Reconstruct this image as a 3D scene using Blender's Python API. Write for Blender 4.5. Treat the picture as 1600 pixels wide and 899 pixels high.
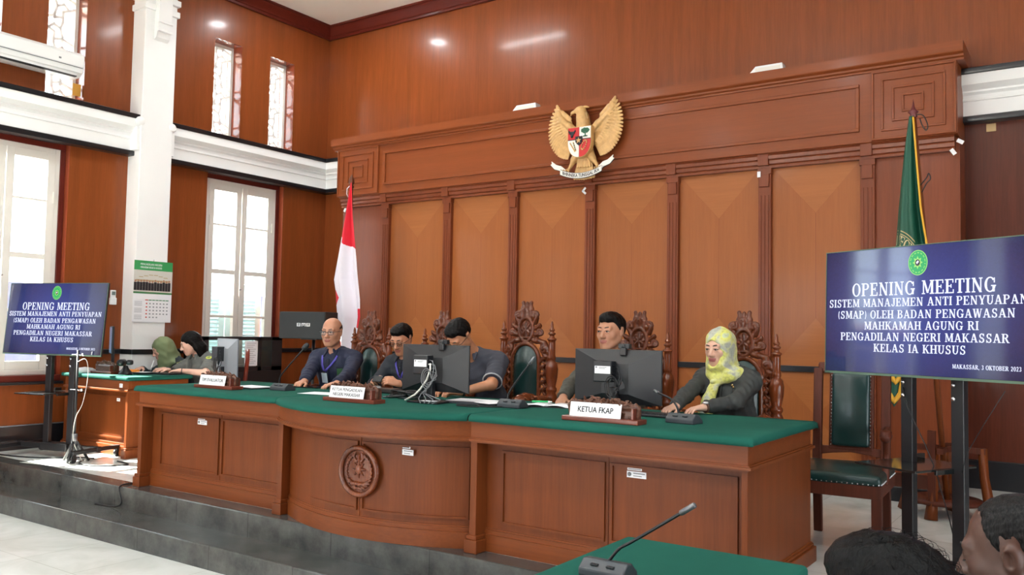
import bpy, bmesh, math, random
import numpy as np
from mathutils import Vector, Matrix
PI = math.pi
for o in list(bpy.data.objects):
    bpy.data.objects.remove(o)
SC = bpy.context.scene
COL = SC.collection

# ------------------------------------------------------------------ camera
cam_data = bpy.data.cameras.new('camera')
cam_data.sensor_width = 36.0
cam_data.lens = 36.0 * 1341.77 / 1600.0
cam_data.clip_start = 0.05
cam = bpy.data.objects.new('camera', cam_data)
COL.objects.link(cam)
_yaw, _pit, _rol = math.radians(-34.46), math.radians(3.06), math.radians(1.0476)
_f = Vector((math.sin(_yaw)*math.cos(_pit), math.cos(_yaw)*math.cos(_pit), math.sin(_pit)))
_rt = Vector((math.cos(_yaw), -math.sin(_yaw), 0))
_up = _rt.cross(_f)
_r = math.cos(_rol)*_rt + math.sin(_rol)*_up
_u = -math.sin(_rol)*_rt + math.cos(_rol)*_up
cam.matrix_world = Matrix(((_r.x, _u.x, -_f.x, 0), (_r.y, _u.y, -_f.y, 0), (_r.z, _u.z, -_f.z, 1.25), (0, 0, 0, 1)))
SC.camera = cam

# ------------------------------------------------------------------ light
SC.view_settings.view_transform = 'Standard'
SC.view_settings.look = 'None'
SC.view_settings.gamma = 1
SC.view_settings.use_curve_mapping = False
SC.view_settings.exposure = 0.62
SKY = 5.0
SUN = 60.0
world = bpy.data.worlds.new('sky'); SC.world = world
world.use_nodes = True
bg = world.node_tree.nodes['Background']
bg.inputs[0].default_value = (0.82, 0.92, 1.0, 1)
bg.inputs[1].default_value = SKY
sun_d = bpy.data.lights.new('sun', 'SUN'); sun_d.energy = SUN; sun_d.angle = 0.012
sun_d.color = (1.0, 0.95, 0.87)
sun = bpy.data.objects.new('sun', sun_d); COL.objects.link(sun)
sun.rotation_euler = Vector((1.05, 0.24, -1.0)).to_track_quat('-Z', 'Y').to_euler()
sun.location = (-14, 2, 9)

def area_light(name, loc, direction, sx, sy, power, color=(1, 1, 1), portal=False, shape='RECTANGLE'):
    d = bpy.data.lights.new(name, 'AREA'); d.shape = shape; d.size = sx; d.size_y = sy
    d.energy = power; d.color = color
    if portal:
        d.cycles.is_portal = True
    o = bpy.data.objects.new(name, d); COL.objects.link(o)
    o.location = loc
    o.rotation_euler = Vector(direction).to_track_quat('-Z', 'Y').to_euler()
    return o

# the room
XL, YB, XR, YR = -8.95, 8.38, 5.2, -7.4
ZLOW, ZCEIL = -0.32, 5.5
BAYS = [7.035, 4.16, 1.26, -1.64, -4.54]           # centres of the tall windows in the left wall
WIN = (0.74, 3.155, 0.59)                            # bottom, top, half width
SLIT = (3.60, 4.83, 0.203)                          # bottom, top, half width
SLIT_OFF = (0.505, -0.352)                          # two to a bay
REAR_FILL = [(-7.0, 2.4), (-3.4, 2.4)]       # openings added in the unseen rear wall as soft fill (centre, width)
for yc in BAYS:
    area_light('daylight_portal', (XL-0.34, yc, (WIN[0]+WIN[1])/2), (1, 0, 0), WIN[2]*2, WIN[1]-WIN[0], 1, portal=True)
for xc, w in REAR_FILL:
    area_light('daylight_portal', (xc, YR-0.3, 1.3), (0, 1, 0), w, 3.2, 1, portal=True)
RIGHT_FILL = [(-0.2, 2.4), (3.0, 2.4)]                                # unseen openings added to light the bench's right end (centre, width)
for yc, w in RIGHT_FILL:
    area_light('daylight_portal', (XR+0.3, yc, 1.15), (-1, 0, 0), w, 2.9, 1, portal=True)
CEILING_LAMPS = [(-7.87, 7.29), (-6.6, 1.9), (-3.2, 1.9), (0.2, 1.9), (3.4, 1.9), (-6.6, -1.5), (-3.2, -1.5), (0.2, -1.5), (3.4, -1.5), (-6.6, -5.0), (-3.2, -5.0), (0.2, -5.0), (3.4, -5.0)]
LAMP_W = 42.0

# ------------------------------------------------------------------ helpers
def tag(o, label=None, cat=None, group=None, kind=None):
    if label: o['label'] = label
    if cat: o['category'] = cat
    if group: o['group'] = group
    if kind: o['kind'] = kind
    return o

def empty(name, loc=(0, 0, 0), rz=0.0, parent=None):
    o = bpy.data.objects.new(name, None); COL.objects.link(o)
    o.empty_display_size = 0.1
    o.location = loc; o.rotation_euler = (0, 0, rz)
    if parent: o.parent = parent
    return o

def thing(name, label, cat, loc=(0, 0, 0), rz=0.0, group=None):
    return tag(empty(name, loc, rz), label, cat, group)

def kids(o):
    return [c for c in bpy.data.objects if c.parent == o]

def copy_tree(o, parent=None):
    c = o.copy(); COL.objects.link(c)
    if parent is not None: c.parent = parent
    for ch in kids(o): copy_tree(ch, c)
    return c

class MB:
    """collects polygons for one mesh"""
    def __init__(s):
        s.v = []; s.f = []; s.m = []; s.sm = []
    def add(s, vs, fs, mat=0, smooth=False):
        b = len(s.v); s.v += [tuple(p) for p in vs]
        for q in fs:
            s.f.append([i+b for i in q]); s.m.append(mat); s.sm.append(smooth)
        return s
    def box(s, x0, x1, y0, y1, z0, z1, mat=0):
        vs = [(x, y, z) for x in (x0, x1) for y in (y0, y1) for z in (z0, z1)]
        return s.add(vs, [(0, 1, 3, 2), (4, 6, 7, 5), (0, 4, 5, 1), (2, 3, 7, 6), (0, 2, 6, 4), (1, 5, 7, 3)], mat)
    def cbox(s, c, size, mat=0, rot=None):
        hx, hy, hz = [k/2 for k in size]
        vs = [Vector((x, y, z)) for x in (-hx, hx) for y in (-hy, hy) for z in (-hz, hz)]
        if rot is not None: vs = [rot @ p for p in vs]
        vs = [p + Vector(c) for p in vs]
        return s.add(vs, [(0, 1, 3, 2), (4, 6, 7, 5), (0, 4, 5, 1), (2, 3, 7, 6), (0, 2, 6, 4), (1, 5, 7, 3)], mat)
    def tube(s, path, r, n=10, mat=0, closed=False, flat=None):
        P = [Vector(p) for p in path]; k = len(P)
        R = r if hasattr(r, '__len__') else [r]*k
        vs = []; ref = None
        for i, p in enumerate(P):
            if closed: t = P[(i+1) % k]-P[i-1]
            else: t = P[min(i+1, k-1)]-P[max(i-1, 0)]
            t = t.normalized() if t.length > 1e-9 else Vector((0, 0, 1))
            if ref is None: ref = Vector((0, 0, 1)) if abs(t.z) < 0.9 else Vector((1, 0, 0))
            a = (ref - t*ref.dot(t)); a = a.normalized() if a.length > 1e-6 else t.orthogonal().normalized()
            b = t.cross(a); ref = a
            for j in range(n):
                an = 2*PI*j/n
                vs.append(p + a*(R[i]*math.cos(an)) + b*(R[i]*math.sin(an)*(flat if flat else 1)))
        fs = []
        for i in range(k if closed else k-1):
            i2 = (i+1) % k
            for j in range(n):
                fs.append((i*n+j, i*n+(j+1) % n, i2*n+(j+1) % n, i2*n+j))
        if not closed:
            fs.append(tuple(reversed(range(n)))); fs.append(tuple(range((k-1)*n, k*n)))
        return s.add(vs, fs, mat, True)
    def lathe(s, prof, c=(0, 0, 0), n=20, mat=0, axis='z'):
        vs = []
        for r, h in prof:
            for j in range(n):
                an = 2*PI*j/n
                x, y = r*math.cos(an), r*math.sin(an)
                if axis == 'z': q = (c[0]+x, c[1]+y, c[2]+h)
                elif axis == 'y': q = (c[0]+x, c[1]+h, c[2]+y)
                else: q = (c[0]+h, c[1]+x, c[2]+y)
                vs.append(q)
        k = len(prof)
        fs = [(i*n+j, i*n+(j+1) % n, (i+1)*n+(j+1) % n, (i+1)*n+j) for i in range(k-1) for j in range(n)]
        fs.append(tuple(reversed(range(n)))); fs.append(tuple(range((k-1)*n, k*n)))
        return s.add(vs, fs, mat, True)
    def prism(s, poly, axis, a0, a1, mat=0, smooth=False):
        """poly: 2d points; axis: extrusion axis. x: (y,z); y: (x,z); z: (x,y)"""
        def P(p, a):
            return (a, p[0], p[1]) if axis == 'x' else (p[0], a, p[1]) if axis == 'y' else (p[0], p[1], a)
        n = len(poly)
        vs = [P(p, a0) for p in poly]+[P(p, a1) for p in poly]
        fs = [tuple(range(n)), tuple(reversed(range(n, 2*n)))]
        b = len(s.f)
        s.add(vs, fs, mat, False)
        base = len(s.v)-2*n
        for i in range(n):
            s.f.append([base+i, base+n+i, base+n+(i+1) % n, base+(i+1) % n]); s.m.append(mat); s.sm.append(smooth)
        return s
    def ball(s, c, r, n=12, m=8, mat=0, rot=None):
        R = r if hasattr(r, '__len__') else (r, r, r)
        vs = []
        for i in range(m+1):
            th = PI*i/m
            for j in range(n):
                ph = 2*PI*j/n
                p = Vector((R[0]*math.sin(th)*math.cos(ph), R[1]*math.sin(th)*math.sin(ph), R[2]*math.cos(th)))
                if rot is not None: p = rot @ p
                vs.append(p+Vector(c))
        fs = [(i*n+j, (i+1)*n+j, (i+1)*n+(j+1) % n, i*n+(j+1) % n) for i in range(m) for j in range(n)]
        return s.add(vs, fs, mat, True)
    def grid(s, pts, mat=0, smooth=True, matf=None):
        """pts[i][j] -> surface"""
        a, b = len(pts), len(pts[0]); base = len(s.v)
        for row in pts: s.v += [tuple(p) for p in row]
        for i in range(a-1):
            for j in range(b-1):
                s.f.append([base+i*b+j, base+i*b+j+1, base+(i+1)*b+j+1, base+(i+1)*b+j])
                s.m.append(matf(i, j) if matf else mat); s.sm.append(smooth)
        return s
    def build(s, name, mats, parent=None, bevel=0.0, seg=2, recalc=True, weld=False, loc=None):
        me = bpy.data.meshes.new(name)
        me.from_pydata(s.v, [], s.f)
        me.polygons.foreach_set('material_index', s.m)
        me.polygons.foreach_set('use_smooth', s.sm)
        for m in (mats if isinstance(mats, (list, tuple)) else [mats]): me.materials.append(m)
        if recalc or weld:
            bm = bmesh.new(); bm.from_mesh(me)
            if weld: bmesh.ops.remove_doubles(bm, verts=bm.verts, dist=1e-5)
            bmesh.ops.recalc_face_normals(bm, faces=bm.faces)
            bm.to_mesh(me); bm.free()
        me.update()
        if weld: me.set_sharp_from_angle(angle=math.radians(35))
        o = bpy.data.objects.new(name, me); COL.objects.link(o)
        if parent: o.parent = parent
        if loc: o.location = loc
        if bevel > 0:
            b = o.modifiers.new('bevel', 'BEVEL'); b.width = bevel; b.segments = seg; b.limit_method = 'ANGLE'
            b.angle_limit = math.radians(40)
        return o

def recentre(o):
    """put a one-mesh thing's origin at the middle of its underside"""
    vs = [v.co for v in o.data.vertices]
    c = Vector(((min(v.x for v in vs)+max(v.x for v in vs))/2, (min(v.y for v in vs)+max(v.y for v in vs))/2, min(v.z for v in vs)))
    o.data.transform(Matrix.Translation(-c)); o.location = o.matrix_world @ c if False else Vector(o.location)+c
    return o

# ------------------------------------------------------------------ materials
def _new(name):
    m = bpy.data.materials.new(name); m.use_nodes = True
    nt = m.node_tree; p = nt.nodes['Principled BSDF']
    return m, nt, p

def lin(c):
    """sRGB 0..255 -> linear"""
    return tuple(((k/255)/12.92 if k/255 <= 0.04045 else ((k/255+0.055)/1.055)**2.4) for k in c)

def plain(name, rgb, rough=0.5, metal=0.0, coat=0.0, noise=0.0, nscale=20, bump=0.0, bscale=200, emit=None, estr=1.0, spec=0.5, sss=0.0):
    m, nt, p = _new(name); c = lin(rgb)
    p.inputs['Base Color'].default_value = (*c, 1)
    p.inputs['Roughness'].default_value = rough
    p.inputs['Metallic'].default_value = metal
    p.inputs['Coat Weight'].default_value = coat
    p.inputs['Coat Roughness'].default_value = 0.08
    p.inputs['Specular IOR Level'].default_value = spec
    if sss:
        p.inputs['Subsurface Weight'].default_value = sss
        p.inputs['Subsurface Radius'].default_value = (0.012, 0.005, 0.003)
    if emit:
        p.inputs['Emission Color'].default_value = (*lin(emit), 1); p.inputs['Emission Strength'].default_value = estr
    tc = nt.nodes.new('ShaderNodeTexCoord')
    if noise:
        n = nt.nodes.new('ShaderNodeTexNoise'); n.inputs['Scale'].default_value = nscale; n.inputs['Detail'].default_value = 4
        nt.links.new(tc.outputs['Object'], n.inputs['Vector'])
        r = nt.nodes.new('ShaderNodeValToRGB')
        r.color_ramp.elements[0].position = 0.3; r.color_ramp.elements[1].position = 0.7
        r.color_ramp.elements[0].color = (*[k*(1-noise) for k in c], 1); r.color_ramp.elements[1].color = (*[min(1, k*(1+noise)) for k in c], 1)
        nt.links.new(n.outputs['Fac'], r.inputs['Fac']); nt.links.new(r.outputs['Color'], p.inputs['Base Color'])
    if bump:
        n = nt.nodes.new('ShaderNodeTexNoise'); n.inputs['Scale'].default_value = bscale; n.inputs['Detail'].default_value = 3
        nt.links.new(tc.outputs['Object'], n.inputs['Vector'])
        b = nt.nodes.new('ShaderNodeBump'); b.inputs['Strength'].default_value = bump; b.inputs['Distance'].default_value = 0.002
        nt.links.new(n.outputs['Fac'], b.inputs['Height']); nt.links.new(b.outputs['Normal'], p.inputs['Normal'])
    return m

def wood(name, rgb, dark=0.78, rough=0.35, coat=0.3, axis='z', scale=1.0, coat_rough=0.12, seams=None):
    m, nt, p = _new(name); c = [k*0.8 for k in lin(rgb)]
    tc = nt.nodes.new('ShaderNodeTexCoord'); mp = nt.nodes.new('ShaderNodeMapping')
    sc = {'x': (0.7, 16, 16), 'y': (16, 0.7, 16), 'z': (16, 16, 0.7)}[axis]
    mp.inputs['Scale'].default_value = [k*scale for k in sc]
    nt.links.new(tc.outputs['Object'], mp.inputs['Vector'])
    n = nt.nodes.new('ShaderNodeTexNoise'); n.inputs['Scale'].default_value = 5; n.inputs['Detail'].default_value = 6; n.inputs['Roughness'].default_value = 0.65
    nt.links.new(mp.outputs['Vector'], n.inputs['Vector'])
    n2 = nt.nodes.new('ShaderNodeTexNoise'); n2.inputs['Scale'].default_value = 0.7; n2.inputs['Detail'].default_value = 3
    nt.links.new(mp.outputs['Vector'], n2.inputs['Vector'])
    ad = nt.nodes.new('ShaderNodeMath'); ad.operation = 'MULTIPLY_ADD'; ad.inputs[1].default_value = 0.55; 
    mu = nt.nodes.new('ShaderNodeMath'); mu.operation = 'MULTIPLY'; mu.inputs[1].default_value = 0.45
    nt.links.new(n2.outputs['Fac'], mu.inputs[0]); nt.links.new(n.outputs['Fac'], ad.inputs[0]); nt.links.new(mu.outputs[0], ad.inputs[2])
    r = nt.nodes.new('ShaderNodeValToRGB')
    r.color_ramp.elements[0].position = 0.37; r.color_ramp.elements[1].position = 0.63
    r.color_ramp.elements[0].color = (*[k*dark for k in c], 1)
    r.color_ramp.elements[1].color = (*[min(1, k*(2-dark)*0.95) for k in c], 1)
    nt.links.new(ad.outputs[0], r.inputs['Fac']); nt.links.new(r.outputs['Color'], p.inputs['Base Color'])
    p.inputs['Roughness'].default_value = rough; p.inputs['Specular IOR Level'].default_value = 0.22
    p.inputs['Coat Weight'].default_value = coat; p.inputs['Coat Roughness'].default_value = coat_rough
    return m

def mix_mat(name, build):
    m = bpy.data.materials.new(name); m.use_nodes = True; build(m, m.node_tree, m.node_tree.nodes['Principled BSDF']); return m

M = {}
M['wall_wood'] = wood('varnished_wall_veneer', (146, 75, 36), 0.84, 0.3, 0.18, 'z', 1.0, 0.12)
M['panel_wood'] = wood('panel_veneer_vertical', (174, 102, 54), 0.9, 0.38, 0.12, 'z', 1.0, 0.12)
M['panel_wood_x'] = wood('panel_veneer_horizontal', (182, 110, 60), 0.9, 0.38, 0.12, 'x', 1.0, 0.12)
M['frieze_wood'] = wood('frieze_wood', (148, 76, 38), 0.9, 0.36, 0.08, 'x', 1.0, 0.14)
M['pilaster_wood'] = wood('pilaster_wood', (138, 70, 40), 0.85, 0.36, 0.1, 'z', 1.0, 0.14)
M['crown_wood'] = wood('dark_red_crown_wood', (104, 36, 26), 0.85, 0.4, 0.2, 'x', 1.0)
M['reveal_wood'] = wood('window_reveal_wood', (150, 70, 44), 0.85, 0.25, 0.9, 'z', 1.0, 0.06)
M['desk_wood'] = wood('desk_wood_vertical', (124, 62, 26), 0.82, 0.42, 0.03, 'z', 1.0, 0.25)
M['desk_wood_x'] = wood('desk_wood_horizontal', (130, 66, 28), 0.82, 0.4, 0.05, 'x', 1.0, 0.25)
M['carved_wood'] = wood('carved_dark_wood', (106, 52, 27), 0.5, 0.28, 0.4, 'z', 1.2, 0.12)
M['carved_gloss'] = wood('glossy_carved_wood', (116, 56, 27), 0.55, 0.22, 0.6, 'z', 1.2, 0.08)
M['plate_wood'] = wood('nameplate_wood', (104, 66, 50), 0.5, 0.4, 0.25, 'x', 1.5, 0.15)
M['chair_wood'] = wood('plain_chair_wood', (92, 42, 24), 0.75, 0.5, 0.0, 'z', 1.0)
M['chair_wood'].node_tree.nodes['Principled BSDF'].inputs['Specular IOR Level'].default_value = 0.3
M['white_paint'] = plain('white_paint', (242, 243, 242), 0.55, noise=0.012, nscale=3)
M['ceiling_paint'] = plain('ceiling_paint', (244, 242, 234), 0.4, coat=0.1)
M['shade_veneer'] = wood('shaded_wall_veneer', (98, 46, 30), 0.8, 0.35, 0.2, 'z', 1.0, 0.12)  # brown darkened to stand in for shade below the cornice
def _lattice(m, nt, p):
    out = nt.nodes['Material Output']; p.inputs['Base Color'].default_value = (0.82, 0.81, 0.78, 1); p.inputs['Roughness'].default_value = 0.5
    tr = nt.nodes.new('ShaderNodeBsdfTranslucent'); tr.inputs[0].default_value = (0.95, 0.92, 0.9, 1)  # lens haze put into the material as translucency, brightening the backlit bars
    mx = nt.nodes.new('ShaderNodeMixShader'); mx.inputs[0].default_value = 0.4
    nt.links.new(p.outputs[0], mx.inputs[1]); nt.links.new(tr.outputs[0], mx.inputs[2]); nt.links.new(mx.outputs[0], out.inputs[0])
M['lattice'] = mix_mat('white_lattice_haze', _lattice)
M['window_white'] = plain('window_white_paint', (226, 222, 214), 0.4)
M['black_trim'] = plain('black_granite_trim', (22, 24, 28), 0.3, coat=0.12)
M['leather'] = plain('dark_green_leather', (16, 47, 45), 0.34, noise=0.12, nscale=8, bump=0.15, bscale=160, coat=0.1)
M['brass'] = plain('brass_nails', (206, 176, 120), 0.25, metal=0.9)
M['black_plastic'] = plain('black_plastic', (26, 27, 30), 0.42, bump=0.05, bscale=300)
M['black_metal'] = plain('black_painted_metal', (22, 23, 26), 0.38)
M['grey_metal'] = plain('grey_metal', (110, 112, 116), 0.35, metal=0.6)
M['chrome'] = plain('chrome', (210, 212, 215), 0.2, metal=0.95)
M['white_plastic'] = plain('white_plastic', (236, 238, 238), 0.35)
M['paper'] = plain('white_paper', (240, 241, 244), 0.7)
M['ink'] = plain('black_ink', (24, 24, 28), 0.6)
M['grey_ink'] = plain('grey_ink', (120, 122, 126), 0.6)
M['cable_black'] = plain('black_cable', (18, 18, 20), 0.5)
M['cable_white'] = plain('white_cable', (222, 220, 210), 0.45)
M['gold'] = plain('gold_paint', (204, 162, 104), 0.38, metal=0.15, noise=0.12, nscale=25, coat=0.2)
M['gold_cloth'] = plain('gold_fringe', (214, 158, 40), 0.6)
M['flag_red'] = plain('red_flag_cloth', (214, 22, 46), 0.65, bump=0.1, bscale=400)
M['flag_white'] = plain('white_flag_cloth', (232, 226, 236), 0.65, bump=0.1, bscale=400)
M['flag_green'] = plain('green_flag_cloth', (16, 78, 58), 0.55, bump=0.1, bscale=400)
M['lamp_glow'] = plain('lamp_diffuser', (255, 255, 255), 0.4, emit=(255, 253, 248), estr=9)

def _cloth(m, nt, p):
    c = lin((28, 84, 72))
    tc = nt.nodes.new('ShaderNodeTexCoord')
    n = nt.nodes.new('ShaderNodeTexNoise'); n.inputs['Scale'].default_value = 260; n.inputs['Detail'].default_value = 2
    nt.links.new(tc.outputs['Object'], n.inputs['Vector'])
    n2 = nt.nodes.new('ShaderNodeTexNoise'); n2.inputs['Scale'].default_value = 2.2; n2.inputs['Detail'].default_value = 5
    nt.links.new(tc.outputs['Object'], n2.inputs['Vector'])
    r = nt.nodes.new('ShaderNodeValToRGB'); r.color_ramp.elements[0].position = 0.3; r.color_ramp.elements[1].position = 0.75
    r.color_ramp.elements[0].color = (*[k*0.85 for k in c], 1); r.color_ramp.elements[1].color = (*[k*1.12 for k in c], 1)
    nt.links.new(n2.outputs['Fac'], r.inputs['Fac']); nt.links.new(r.outputs['Color'], p.inputs['Base Color'])
    b = nt.nodes.new('ShaderNodeBump'); b.inputs['Strength'].default_value = 0.3; b.inputs['Distance'].default_value = 0.001
    nt.links.new(n.outputs['Fac'], b.inputs['Height']); nt.links.new(b.outputs['Normal'], p.inputs['Normal'])
    p.inputs['Roughness'].default_value = 0.95; p.inputs['Specular IOR Level'].default_value = 0.12
M['green_cloth'] = mix_mat('green_baize', _cloth)

def _marble(m, nt, p):
    tc = nt.nodes.new('ShaderNodeTexCoord')
    n = nt.nodes.new('ShaderNodeTexNoise'); n.inputs['Scale'].default_value = 1.7; n.inputs['Detail'].default_value = 8; n.inputs['Distortion'].default_value = 1.6
    nt.links.new(tc.outputs['Object'], n.inputs['Vector'])
    r = nt.nodes.new('ShaderNodeValToRGB'); r.color_ramp.elements[0].position = 0.25; r.color_ramp.elements[1].position = 0.62
    r.color_ramp.elements[0].color = (*lin((196, 198, 192)), 1); r.color_ramp.elements[1].color = (*lin((222, 225, 221)), 1)
    nt.links.new(n.outputs['Fac'], r.inputs['Fac'])
    br = nt.nodes.new('ShaderNodeTexBrick'); br.offset = 0.0
    br.inputs['Scale'].default_value = 1.0; br.inputs['Brick Width'].default_value = 0.6; br.inputs['Row Height'].default_value = 0.6
    br.inputs['Mortar Size'].default_value = 0.003; br.inputs['Color1'].default_value = (1, 1, 1, 1); br.inputs['Color2'].default_value = (0.93, 0.93, 0.93, 1)
    br.inputs['Mortar'].default_value = (0.72, 0.71, 0.68, 1)
    nt.links.new(tc.outputs['Object'], br.inputs['Vector'])
    mx = nt.nodes.new('ShaderNodeMix'); mx.data_type = 'RGBA'; mx.blend_type = 'MULTIPLY'; mx.inputs[0].default_value = 1
    nt.links.new(r.outputs['Color'], mx.inputs[6]); nt.links.new(br.outputs['Color'], mx.inputs[7])
    nt.links.new(mx.outputs[2], p.inputs['Base Color'])
    p.inputs['Roughness'].default_value = 0.18
M['marble'] = mix_mat('white_marble_floor', _marble)

def _granite(m, nt, p):
    tc = nt.nodes.new('ShaderNodeTexCoord')
    n = nt.nodes.new('ShaderNodeTexNoise'); n.inputs['Scale'].default_value = 3.5; n.inputs['Detail'].default_value = 9; n.inputs['Roughness'].default_value = 0.7
    nt.links.new(tc.outputs['Object'], n.inputs['Vector'])
    r = nt.nodes.new('ShaderNodeValToRGB'); r.color_ramp.elements[0].position = 0.35; r.color_ramp.elements[1].position = 0.75
    r.color_ramp.elements[0].color = (*lin((50, 52, 51)), 1); r.color_ramp.elements[1].color = (*lin((96, 97, 93)), 1)
    nt.links.new(n.outputs['Fac'], r.inputs['Fac'])
    br = nt.nodes.new('ShaderNodeTexBrick'); br.offset = 0.0
    br.inputs['Scale'].default_value = 1.0; br.inputs['Brick Width'].default_value = 0.8; br.inputs['Row Height'].default_value = 9.0
    br.inputs['Mortar Size'].default_value = 0.004; br.inputs['Color1'].default_value = (1, 1, 1, 1); br.inputs['Color2'].default_value = (0.88, 0.88, 0.88, 1)
    br.inputs['Mortar'].default_value = (0.55, 0.55, 0.55, 1)
    nt.links.new(tc.outputs['Object'], br.inputs['Vector'])
    mx = nt.nodes.new('ShaderNodeMix'); mx.data_type = 'RGBA'; mx.blend_type = 'MULTIPLY'; mx.inputs[0].default_value = 1
    nt.links.new(r.outputs['Color'], mx.inputs[6]); nt.links.new(br.outputs['Color'], mx.inputs[7])
    nt.links.new(mx.outputs[2], p.inputs['Base Color'])
    p.inputs['Roughness'].default_value = 0.17
    b = nt.nodes.new('ShaderNodeBump'); b.inputs['Strength'].default_value = 0.06; b.inputs['Distance'].default_value = 0.002
    nt.links.new(n.outputs['Fac'], b.inputs['Height']); nt.links.new(b.outputs['Normal'], p.inputs['Normal'])
M['granite'] = mix_mat('grey_granite', _granite)

def _glass(m, nt, p):
    out = nt.nodes['Material Output']; nt.nodes.remove(p)
    t = nt.nodes.new('ShaderNodeBsdfTransparent'); t.inputs[0].default_value = (0.96, 0.98, 0.97, 1)
    g = nt.nodes.new('ShaderNodeBsdfGlossy'); g.inputs['Roughness'].default_value = 0.02
    lw = nt.nodes.new('ShaderNodeLayerWeight'); lw.inputs[0].default_value = 0.5
    pw_ = nt.nodes.new('ShaderNodeMath'); pw_.operation = 'POWER'; pw_.inputs[1].default_value = 4.0
    fr = nt.nodes.new('ShaderNodeMath'); fr.operation = 'MULTIPLY_ADD'; fr.inputs[1].default_value = 0.5; fr.inputs[2].default_value = 0.03
    nt.links.new(lw.outputs['Facing'], pw_.inputs[0]); nt.links.new(pw_.outputs[0], fr.inputs[0])
    mx = nt.nodes.new('ShaderNodeMixShader')
    nt.links.new(fr.outputs[0], mx.inputs[0]); nt.links.new(t.outputs[0], mx.inputs[1]); nt.links.new(g.outputs[0], mx.inputs[2])
    nt.links.new(mx.outputs[0], out.inputs[0])
M['glass'] = mix_mat('clear_glass', _glass)

# ------------------------------------------------------------------ writing
def sans(txt, size, name, mat, parent, loc, rot, bold=0.0, depth=0.0006, align='CENTER', width=None, xscale=1.0):
    cu = bpy.data.curves.new(name, 'FONT'); cu.body = txt; cu.size = size; cu.align_x = align; cu.align_y = 'CENTER'
    cu.extrude = depth; cu.offset = bold; cu.resolution_u = 3
    t = bpy.data.objects.new(name, cu); COL.objects.link(t)
    dg = bpy.context.evaluated_depsgraph_get()
    me = bpy.data.meshes.new_from_object(t.evaluated_get(dg))
    bpy.data.objects.remove(t)
    me.name = name
    xs = [v.co.x for v in me.vertices]
    if width and xs:
        xscale = width/(max(xs)-min(xs))
    me.transform(Matrix.Diagonal((xscale, 1, 1, 1)))
    me.materials.clear(); me.materials.append(mat)
    o = bpy.data.objects.new(name, me); COL.objects.link(o)
    o.parent = parent; o.location = loc; o.rotation_euler = rot
    return o

# slab-serif capitals drawn from strokes; cap height 1, baseline 0
def _ring(cx, cy, rx, ry, a0, a1, w0, w1, n=14):
    """elliptic arc; stroke width varies: w1 at the sides, w0 at top/bottom"""
    out = []
    A = [math.radians(a0+(a1-a0)*i/n) for i in range(n+1)]
    for i in range(n):
        q = []
        for a, sgn in ((A[i], 1), (A[i+1], 1), (A[i+1], -1), (A[i], -1)):
            ww = w0+(w1-w0)*abs(math.cos(a))
            k = 0 if sgn > 0 else ww
            q.append((cx+(rx-k)*math.cos(a), cy+(ry-(0 if sgn > 0 else w0+(ww-w0)*0.25))*math.sin(a)))
        out.append(q)
    return out
def _rc(x0, y0, x1, y1): return [(x0, y0), (x1, y0), (x1, y1), (x0, y1)]
def _dg(xa, ya, xb, yb, w): return [(xa-w/2, ya), (xa+w/2, ya), (xb+w/2, yb), (xb-w/2, yb)]
TK, TN, SF, SH = 0.19, 0.09, 0.1, 0.075   # thick, thin, serif overhang, serif height
def _stem(x, y0=0, y1=1, b=True, t=True, w=TK):
    o = [_rc(x-w/2, y0, x+w/2, y1)]
    if b: o.append(_rc(x-w/2-SF, y0, x+w/2+SF, y0+SH))
    if t: o.append(_rc(x-w/2-SF, y1-SH, x+w/2+SF, y1))
    return o
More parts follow.
